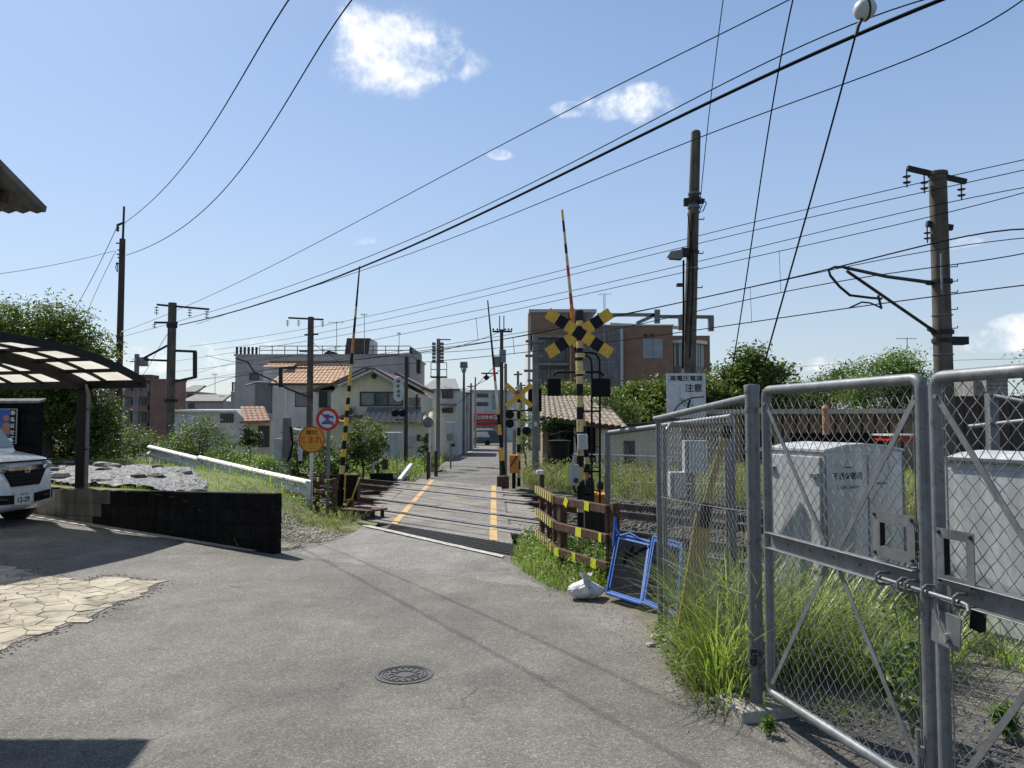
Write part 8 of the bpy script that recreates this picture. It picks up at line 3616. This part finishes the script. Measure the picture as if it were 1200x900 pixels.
# bushes along the left embankment
Y = 17.5
bl_list = [  # first two hedges are added to darken the bright gap under the tree
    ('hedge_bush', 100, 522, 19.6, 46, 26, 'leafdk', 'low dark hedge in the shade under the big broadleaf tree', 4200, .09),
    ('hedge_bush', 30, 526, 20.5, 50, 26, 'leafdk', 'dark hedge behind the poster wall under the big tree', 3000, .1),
    ('hedge_bush', 232, 520, 22, 42, 32, 'leaf', 'tall rounded green bush behind the middle of the guardrail', 5000, .075),
    ('hedge_bush', 205, 525, 24, 28, 26, 'weed', 'lighter green bush left of the tall one behind the guardrail', 3200, .07),
    ('hedge_bush', 160, 520, 25, 30, 20, 'leaf', 'low dark bush beside the slender dark pole', 2600, .08),
    ('hedge_bush', 268, 540, 20, 36, 20, 'weed', 'bright low bush behind the guardrail right of the tall one', 3600, .06),
    ('hedge_bush', 310, 552, 18.5, 32, 20, 'weed', 'low weedy bush under the pale flank wall', 3200, .06),
    ('hedge_bush', 292, 512, 30, 16, 14, 'leafdk', 'dark shrub in front of the small tiled house', 1400, .1),
    ('hedge_bush', 350, 530, 24, 22, 34, 'leaf', 'green bush left behind the amber sign post', 3000, .08),
    ('hedge_bush', 385, 540, 23, 24, 30, 'leaf', 'mid green bush behind the red bordered sign', 3000, .08),
    ('hedge_bush', 425, 524, 23.5, 25, 34, 'leaf', 'large leafy bush between the left boom and the pale cabinet', 4600, .085),
    ('hedge_bush', 442, 512, 24, 14, 22, 'leaflt', 'bright leafy sprig on the right side of the large bush', 1400, .08),
    ('hedge_bush', 500, 546, 26, 20, 12, 'weed', 'low green tuft at the foot of the mirror post', 1500, .07),
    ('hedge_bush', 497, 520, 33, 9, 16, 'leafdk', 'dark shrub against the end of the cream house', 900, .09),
]
for (nm, x, y, Y_, rx, ry, m_, lab, n_, ls_) in bl_list:
    k = Y_ / 900
    c = P(x, y, Y_)
    base_z = -.15
    b_ = [blob(x, y, Y_, rx, ry), blob(x - rx * .45, y + ry * .35, Y_ - .2, rx * .6, ry * .7), blob(x + rx * .5, y + ry * .3, Y_ - .15, rx * .55, ry * .75), blob(x + R.uniform(-.3, .3) * rx, y - ry * .5, Y_, rx * .45, ry * .5)]
    tree(nm, (c.x, Y_, base_z), b_, n_, ls_, m_, lab, .04, rx * k * .16, 'bushes on the embankment', 'bush', 30, 5, .3, mat2='leaflt' if m_ == 'leaf' else None)
# trees on the right
tree('broadleaf_tree', (P(760, 500, 31).x, 31, -.1), [blob(748, 476, 31, 32, 22), blob(785, 473, 31, 34, 30), blob(825, 472, 31, 30, 30), blob(770, 488, 30.5, 45, 22), blob(842, 480, 31, 24, 22)], 17000, .21, 'leaf',
     'wide bright green tree before the brown block, either side of the warning board', .2, .36, mat2='leaflt')
tree('broadleaf_tree', (P(872, 500, 32).x, 32, -.1), [blob(882, 430, 32, 22, 24), blob(872, 455, 32, 34, 26), blob(905, 450, 32, 22, 26), blob(885, 478, 32, 40, 22), blob(857, 440, 32, 16, 12)], 12000, .2, 'leaf',
     'taller dark green tree with a rounded peak just above the thick gate post', .2, .33)
tree('broadleaf_tree', (P(955, 500, 36).x, 36, -.2), [blob(950, 466, 36, 36, 20), blob(985, 455, 36, 30, 26), blob(925, 472, 36, 26, 14)], 8000, .15, 'leaf', 'lower green tree between the tall peaked one and the flowering one', .18, .33, mat2='leaflt')
tree('broadleaf_tree', (P(1045, 500, 33).x, 33, -.2), [blob(1030, 450, 33, 30, 32), blob(1058, 430, 33, 26, 22), blob(1070, 462, 33, 32, 28), blob(1005, 468, 33, 26, 18), blob(1095, 470, 33, 20, 20)], 11000, .14, 'weed',
     'light green loose crowned tree behind the gate right of the lettered cabinet', .16, .36, shell=.3, mat2='leaflt')
tree('garden_shrub', (P(658, 480, 29).x, 29, 0), [blob(660, 458, 29, 24, 9), blob(690, 460, 29, 20, 9), blob(640, 462, 29, 10, 8)], 2400, .12, 'leaflt', 'clipped yellow green hedge top just above the pale tile roof', .08, .2, cat='hedge')
tree('garden_shrub', (P(726, 490, 26).x, 26.5, 0), [blob(732, 488, 26.5, 18, 16), blob(715, 470, 27, 16, 12)], 2600, .1, 'leaf', 'loose flowering shrub leaning over the right end of the tile roof', .06, .2, cat='shrub')
tree('creeper', (P(660, 495, 25.6).x, 25.4, 0), [blob(650, 494, 25.3, 20, 5, .2), blob(675, 496, 25.3, 14, 5, .2), blob(642, 500, 25.3, 8, 9, .2)], 1400, .09, 'leafdk', 'dark creeper hanging under the tile roof eave', .03, .12, cat='creeper')
tree('hedge_bush', (P(616, 540, 25).x, 25, 0), [blob(615, 520, 25, 10, 14), blob(620, 500, 25.5, 8, 14), blob(612, 488, 26, 7, 10)], 1600, .08, 'leaflt', 'light green bush behind the far signal pole', .04, .13, cat='bush')
tree('broadleaf_tree', (P(1250, 500, 24).x, 24, 0), [blob(1260, 440, 24, 50, 40), blob(1230, 465, 24, 30, 24)], 4000, .14, 'leaf', 'tree beyond the right picture edge over the sheet fence', .16, .3)
# more greenery just outside the frame on the left side and far beyond, so the place goes on
for i, (x, y, Y_, rx, ry) in enumerate(((235, 468, 90, 20, 5), (205, 470, 100, 18, 6), (560, 478, 130, 30, 8), (905, 482, 80, 60, 12), (1130, 478, 70, 50, 14))):
    tree('distant_tree', (P(x, y, Y_).x, Y_, -1.1), [blob(x, y + 4, Y_, rx, ry), blob(x + rx * .6, y + 5, Y_, rx * .6, ry * .8)], 1500, .35, 'leafdk', ['low distant trees over the shed roofs left of the terrace block', 'distant tree clump behind the thick mast', 'faint tree line behind the shop roof', 'distant green tree line behind the peaked tree', 'distant dark tree line behind the right mast'][i], .2, .6)


# ------------------------------------------------------------------ grass
def grass(name, xy, zfn, h, w, mat_, bend=.5, label=None):
    n_ = len(xy)
    z = zfn(xy[:, 0], xy[:, 1])
    H = rng.uniform(.45, 1.15, n_) * h
    a = rng.uniform(0, 6.283, n_)
    dx, dy = np.cos(a), np.sin(a)
    bb = rng.uniform(.1, 1, n_) * bend * H
    wv = w * rng.uniform(.6, 1.3, n_)
    px, py = -dy, dx
    base = np.stack([xy[:, 0], xy[:, 1], z - .01], 1)
    side = np.stack([px, py, np.zeros(n_)], 1) * wv[:, None] * .5
    fwd = np.stack([dx, dy, np.zeros(n_)], 1)
    K_ = 4
    rings = []
    for k in range(K_):
        t = k / K_
        c = base + fwd * (bb * t * t)[:, None]
        c[:, 2] += H * (t - .28 * bend * t * t * 1.3)
        wd = side * (1 - .75 * t)
        rings += [c - wd, c + wd]
    tipp = base + fwd * bb[:, None]
    tipp[:, 2] += H * (1 - .5 * bend)
    vs = np.stack(rings + [tipp], 1).reshape(-1, 3)
    nv = 2 * K_ + 1
    q = (np.arange(n_) * nv)[:, None]
    fs = []
    for k in range(K_ - 1):
        o_ = 2 * k
        fs += [q + np.array([[o_, o_ + 1, o_ + 3]]), q + np.array([[o_, o_ + 3, o_ + 2]])]
    o_ = 2 * (K_ - 1)
    fs += [q + np.array([[o_, o_ + 1, nv - 1]])]
    return raw(name, vs, np.concatenate(fs, 0), mat_ if not isinstance(mat_, str) else MT[mat_], None, 'stuff')


def scatter(n_, x0, x1, y0, y1, test, clump=0, k=8):
    if clump:
        m_ = n_ // k
        x = rng.uniform(x0, x1, m_)
        y = rng.uniform(y0, y1, m_)
        x = (x[:, None] + rng.normal(0, clump, (m_, k))).ravel()
        y = (y[:, None] + rng.normal(0, clump, (m_, k))).ravel()
    else:
        x, y = rng.uniform(x0, x1, n_), rng.uniform(y0, y1, n_)
    t = test(x, y)
    return np.stack([x[t], y[t]], 1)


vz = lambda x, y: verge_h(x, y)[0]
vin = lambda d0: (lambda x, y: ~((x > .72) & (x < 1.6) & (y < 7.25) & (y > 5.95)) & (verge_h(x, y)[1] > d0) & (cu(x, y)[1] < 7.6))

# tall susuki-like clumps near the gate
CLAB = ['tall arching grass clump spilling through the mesh next to the gate post',
 'green grass clump inside the mesh, touching the foot of the gate post', 'grass clump round the foot of the leaning yellow plank',
 'tallest grass clump just behind the upper hinge of the left gate leaf', 'dense grass clump before the left door of the lettered cabinet',
 'grass clump before the corner of the lettered cabinet', 'thin grass clump between the relay post and the gate post',
 'grass clump in line with the hand hole of the left gate leaf', 'grass clump before the lettered face of the cabinet',
 'grass clump between the lettered cabinet and the wide cabinet', 'grass clump hiding the left foot of the lettered cabinet',
 'low grass clump at the left foot of the wide cabinet', 'short tuft at the street side of the gate post foot',
 'rightmost low grass clump before the wide cabinet']
clumps = [(1.24, 4.68, .72, 230), (1.4, 4.85, .85, 240), (1.22, 5.1, .6, 150), (1.5, 5.2, .95, 300), (1.75, 4.95, .85, 300), (1.95, 5.3, .9, 300), (1.42, 5.7, .8, 180), (2.15, 4.85, .7, 220),
          (2.35, 5.4, .8, 240), (2.6, 5.0, .62, 200), (1.7, 5.9, .8, 200), (2.9, 5.3, .5, 140), (1.22, 4.5, .42, 110), (3.3, 5.2, .45, 120)]
for i, (cx, cy, h_, nb) in enumerate(clumps):
    xy = np.stack([cx + rng.normal(0, .085, nb), cy + rng.normal(0, .085, nb)], 1)
    n_ = len(xy)
    H = rng.uniform(.45, 1.1, n_) * h_
    ang = np.arctan2(xy[:, 1] - cy, xy[:, 0] - cx) + rng.normal(0, .6, n_)
    out = rng.uniform(.15, 1.0, n_) ** .8 * H
    K_ = 6
    w_ = rng.uniform(.006, .014, n_)
    base = np.stack([xy[:, 0], xy[:, 1], vz(xy[:, 0], xy[:, 1]) - .02], 1)
    fwd = np.stack([np.cos(ang), np.sin(ang), np.zeros(n_)], 1)
    sid = np.stack([-np.sin(ang), np.cos(ang), np.zeros(n_)], 1)
    droop = rng.uniform(.0, 1.15, n_)
    rings = []
    for k in range(K_ + 1):
        t = k / K_
        c = base + fwd * (out * t ** 1.7)[:, None]
        c[:, 2] += H * (t - droop * .55 * t ** 3)
        c[:, 2] = np.maximum(c[:, 2], base[:, 2] + .03 * min(1, t * 4))
        wd = sid * (w_ * (1 - t) ** .6)[:, None] + 1e-5
        rings += [c - wd * .5, c + wd * .5]
    vs = np.stack(rings, 1).reshape(-1, 3)
    nv = 2 * (K_ + 1)
    q = (np.arange(n_) * nv)[:, None]
    fs = np.concatenate([q + np.array([[2 * k, 2 * k + 1, 2 * k + 3, 2 * k + 2]]) for k in range(K_)], 0)
    root = empty('grass_clump', (cx, cy, 0.02), CLAB[i], 'grass clump', 'tall grass clumps along the fence')
    raw('blades', vs, fs, [MT['grass'], MT['drygrass']], root, fmat=np.tile((rng.random(n_) < .14).astype(int), K_))
g1_ = scatter(9000, .0, 8, 4.2, 8.8, vin(.08), .05, 8)
grass('verge_grass', g1_, vz, .17, .006, 'grass', .7)
g2_ = scatter(5500, .0, 8, 4.0, 8.8, vin(-.02), .04, 10)
grass('dry_grass', g2_, vz, .09, .005, 'drygrass', .9)
st_ = scatter(5200, 1.3, 6, 3.7, 5.6, lambda x, y: (x > 1.42 + (4.3 - y) * .25) & (y > 3.9 + .4 * vnoise(x, y, .4, 71)), .08, 8)
stz = lambda x, y: np.maximum(vz(x, y), yard_z(x, y) + .012)
grass('dead_stalks', st_, stz, .035, .005, 'drygrass', 4.5)

# barrier weeds
bt = lambda x, y: ~((x > .72) & (y < 7.25)) & (verge_h(x, y)[1] > .02) & (cu(x, y)[1] < 7.4) & (y > 6.4)
g3 = scatter(9000, -.1, 1.6, 6.4, 10.5, bt, .06, 10)
grass('barrier_weeds', g3, vz, .22, .008, 'grass', .6)


def weedleaves(name, n_, x0, x1, y0, y1, test, zf, hmax, size, m_='weed', k=14, cl=.07):
    xy = scatter(n_, x0, x1, y0, y1, test, cl, k)
    h = rng.beta(1.3, 2, len(xy)) * hmax
    pts = np.stack([xy[:, 0], xy[:, 1], zf(xy[:, 0], xy[:, 1]) + h], 1)
    return leaves(name, pts, size, MT[m_], None, 'stuff', up=.8, asp=.5)


weedleaves('ground_weeds', 15000, .0, 1.8, 6.3, 10.6, bt, vz, .3, .04)
weedleaves('ground_weeds', 16000, 1.5, 7, 4.3, 6.6, vin(.2), vz, .28, .05)
weedleaves('ground_weeds', 4500, .8, 1.6, 4.0, 6.2, vin(.03), vz, .22, .035)
weedleaves('ground_weeds', 2600, 1.6, 5, 4.1, 5.0, lambda x, y: vnoise(x, y, .35, 72) > .1, stz, .1, .035)
# behind the fence: tall weeds between fence and tracks and beyond the tracks
gz = lambda x, y: ground_fn(*cu(x, y))[2]
farv = lambda x, y: (cu(x, y)[1] > 13.6) & (x > .3)
g4 = scatter(20000, .3, 15, 8, 25, farv, .15, 10)
grass('trackside_grass', g4[::2], gz, .45, .016, 'grass', .5)
grass('trackside_grass', g4[1::2], gz, .5, .016, 'drygrass', .7)
g4 = scatter(12000, .3, 8, 12, 24, farv, .15, 10)
grass('trackside_grass', g4, gz, .5, .016, 'drygrass', .5)
weedleaves('trackside_weeds', 9000, .3, 8, 10, 25, farv, gz, .5, .07, 'weed', 14, .15)
weedleaves('trackside_weeds', 16000, .3, 8, 10, 25, farv, gz, .65, .07, 'olive', 20, .2)
farl = lambda x, y: (cu(x, y)[1] > 13.4) & (x < -2.6 - (y - 15) * .02)
g5 = scatter(24000, -16, -2.5, 16, 38, farl, .2, 10)
grass('trackside_grass', g5, gz, .45, .02, 'grass', .5)
weedleaves('trackside_weeds', 14000, -12, -2.5, 16, 30, farl, gz, .6, .08, 'leaf', 14, .2)
# left embankment grass
emz = lambda x, y: emb_fn(x, y)[2]
SHEET = [(-4.25, 10.6), (-4.9, 12.3), (-6.4, 15.2), (-8.5, 16.6), (-12, 17), (-13, 15.2), (-6.9, 11.9)]
emb_ok = lambda x, y: inside(x, y, EP) & (behind(x, y) > .12) & ~inside(x, y, SHEET)
lush = lambda x, y: emb_ok(x, y) & ((x < -3.3) | ((cu(x, y)[1] > 5.9) & (x < -2.7)))
g6 = scatter(42000, -13, -2.5, 9.6, 22, lush, .1, 10)
grass('embankment_grass', g6, emz, .11, .009, MT['grass'], .7)
gr_ = lambda x, y: emb_ok(x, y) & (x > -3.9) & (cu(x, y)[1] < 6.2) & (vnoise(x, y, .35, 41) > -.02)
g7 = scatter(9000, -4, -2.3, 9.6, 12.8, gr_, .05, 10)
grass('dry_grass', g7, emz, .05, .006, MT['drygrass'], .9)
rl = lambda x, y: emb_ok(x, y) & (cu(x, y)[1] > 6.3) & (cu(x, y)[1] < 7.8) & (x < -2.6)
g8 = scatter(12000, -14, -2.5, 9.6, 24, rl, .1, 10)
grass('rail_grass', g8, emz, .28, .012, MT['grass'], .6)
weedleaves('embankment_weeds', 15000, -14, -2.6, 10, 24, rl, emz, .42, .055, 'weed', 14, .12)
bz = lambda x, y: emb_ok(x, y) & (cu(x, y)[1] > 5.85) & (x > -3.6) & (x < -2.45)
weedleaves('embankment_weeds', 3200, -3.6, -2.4, 10, 15, bz, emz, .16, .035, 'olive', 14, .05)
g9 = scatter(450, -3.3, -2.5, 11.8, 13.6, lambda x, y: x < 0, .06, 12)
grass('machine_grass', g9, lambda x, y: emz(x, y) * 0, .24, .012, MT['drygrass'], .7)

# weed sheet: crumpled grey sheet weighed down with stones
def sheet_fn(x, y):
    z = emb_h(x, y) + .04 + .03 * np.abs(vnoise(x, y, .35, 51)) * 2 + .035 * vnoise(x, y, .14, 52) + .03 * vnoise(x, y, .07, 53)
    return x, y, z


sht = gridmesh('weed_sheet', np.arange(-13, -4, .055), np.arange(10.5, 17, .055), sheet_fn, MT['tarp'], keep=lambda x, y: inside(x, y, SHEET), kind=None)
tag(sht, 'crumpled grey weed sheeting spread over the raised ground behind the wall', 'sheeting')
sr = random.Random(8)
cnt = 0
while cnt < 24:
    x, y = sr.uniform(-12, -4.3), sr.uniform(10.7, 16.8)
    if not bool(inside(np.array(x), np.array(y), SHEET)):
        continue
    z = float(sheet_fn(np.array(x), np.array(y))[2])
    s = sr.uniform(.07, .16)
    mb = MB()
    vs = []
    n1 = 7
    for j, (rr, zz) in enumerate(((.75, -.2), (1, .15), (.8, .5), (.3, .62))):
        for k in range(n1):
            t = 2 * math.pi * k / n1
            q = rr * sr.uniform(.8, 1.15)
            vs.append((x + s * 1.3 * q * math.cos(t), y + s * q * math.sin(t), z + s * zz * sr.uniform(.75, 1.1)))
    fs = []
    for j in range(3):
        for k in range(n1):
            fs.append((j * n1 + k, j * n1 + (k + 1) % n1, (j + 1) * n1 + (k + 1) % n1, (j + 1) * n1 + k))
    fs += [tuple(range(n1)), tuple(3 * n1 + k for k in range(n1))]
    mb.add(vs, fs)
    tag(mb.build('weight_stone', MT[sr.choice(['palestone', 'conc', 'blockg'])]), 'rough stone weighing down the grey weed sheeting', 'stone', 'stones weighing down the weed sheeting')
    cnt += 1

# small leafy weeds in front of the gate
def rosette(x, y, h, n_, lab, ls_=.05):
    root = empty('leafy_weed', (x, y, yz(x, y)), lab, 'weed', 'leafy weeds around the gate')
    z = yz(x, y)
    mb = MB()
    pts = []
    for k in range(n_):
        a = R.uniform(0, 6.28)
        o = R.uniform(.1, .35) * h
        e = V((x + o * math.cos(a), y + o * math.sin(a), z + h * R.uniform(.6, 1)))
        mb.tube([(x, y, z), (x + o * .3 * math.cos(a), y + o * .3 * math.sin(a), z + h * .4), e], .003, 5)
        for j in range(16):
            t = R.uniform(.25, 1)
            b_ = V((x, y, z)).lerp(e, t)
            pts.append(b_ + V((R.uniform(-1, 1), R.uniform(-1, 1), R.uniform(-.4, .6))) * ls_ * .6)
    mb.build('stems', MT['weed'], root)
    leaves('leaves', np.array([tuple(p) for p in pts]), ls_, MT['weed'], root, asp=.3)


rosette(G(902, 862).x, G(902, 862).y, .11, 6, 'small leafy weed at the foot of the gate post concrete', .04)
rosette(G(1180, 868).x, G(1180, 868).y, .2, 10, 'leafy weed growing in the gravel behind the right gate leaf', .07)
rosette(2.1, 4.4, .35, 9, 'upright leafy weed between the two gate leaves and cabinet', .08)
rosette(2.02, 3.95, .75, 6, 'tall stemmed weed seen through the hand hole of the right leaf', .1)
rosette(G(815, 805).x, G(815, 805).y, .12, 5, 'low weed tuft on the dirt edge below the thin fence post', .04)

# loose stones at the fence foot
for i, (x, y, s) in enumerate(((770, 748, .05), (762, 757, .035), (790, 760, .03), (815, 783, .06), (838, 822, .035))):
    p = G(x, y)
    mb = MB()
    mb.lathe((p.x, p.y, .0), [(s * .8, 0), (s, s * .25), (s * .75, s * .6), (s * .2, s * .7)], 7)
    tag(mb.build('loose_stone', MT['palestone']), ['pale broken stone at the foot of the thin fence post', 'flat chip of stone just left of the thin fence post foot', 'small stone under the bottom rail', 'brownish lump of stone in the grass edge', 'small stone near the gate post concrete'][i], 'stone')
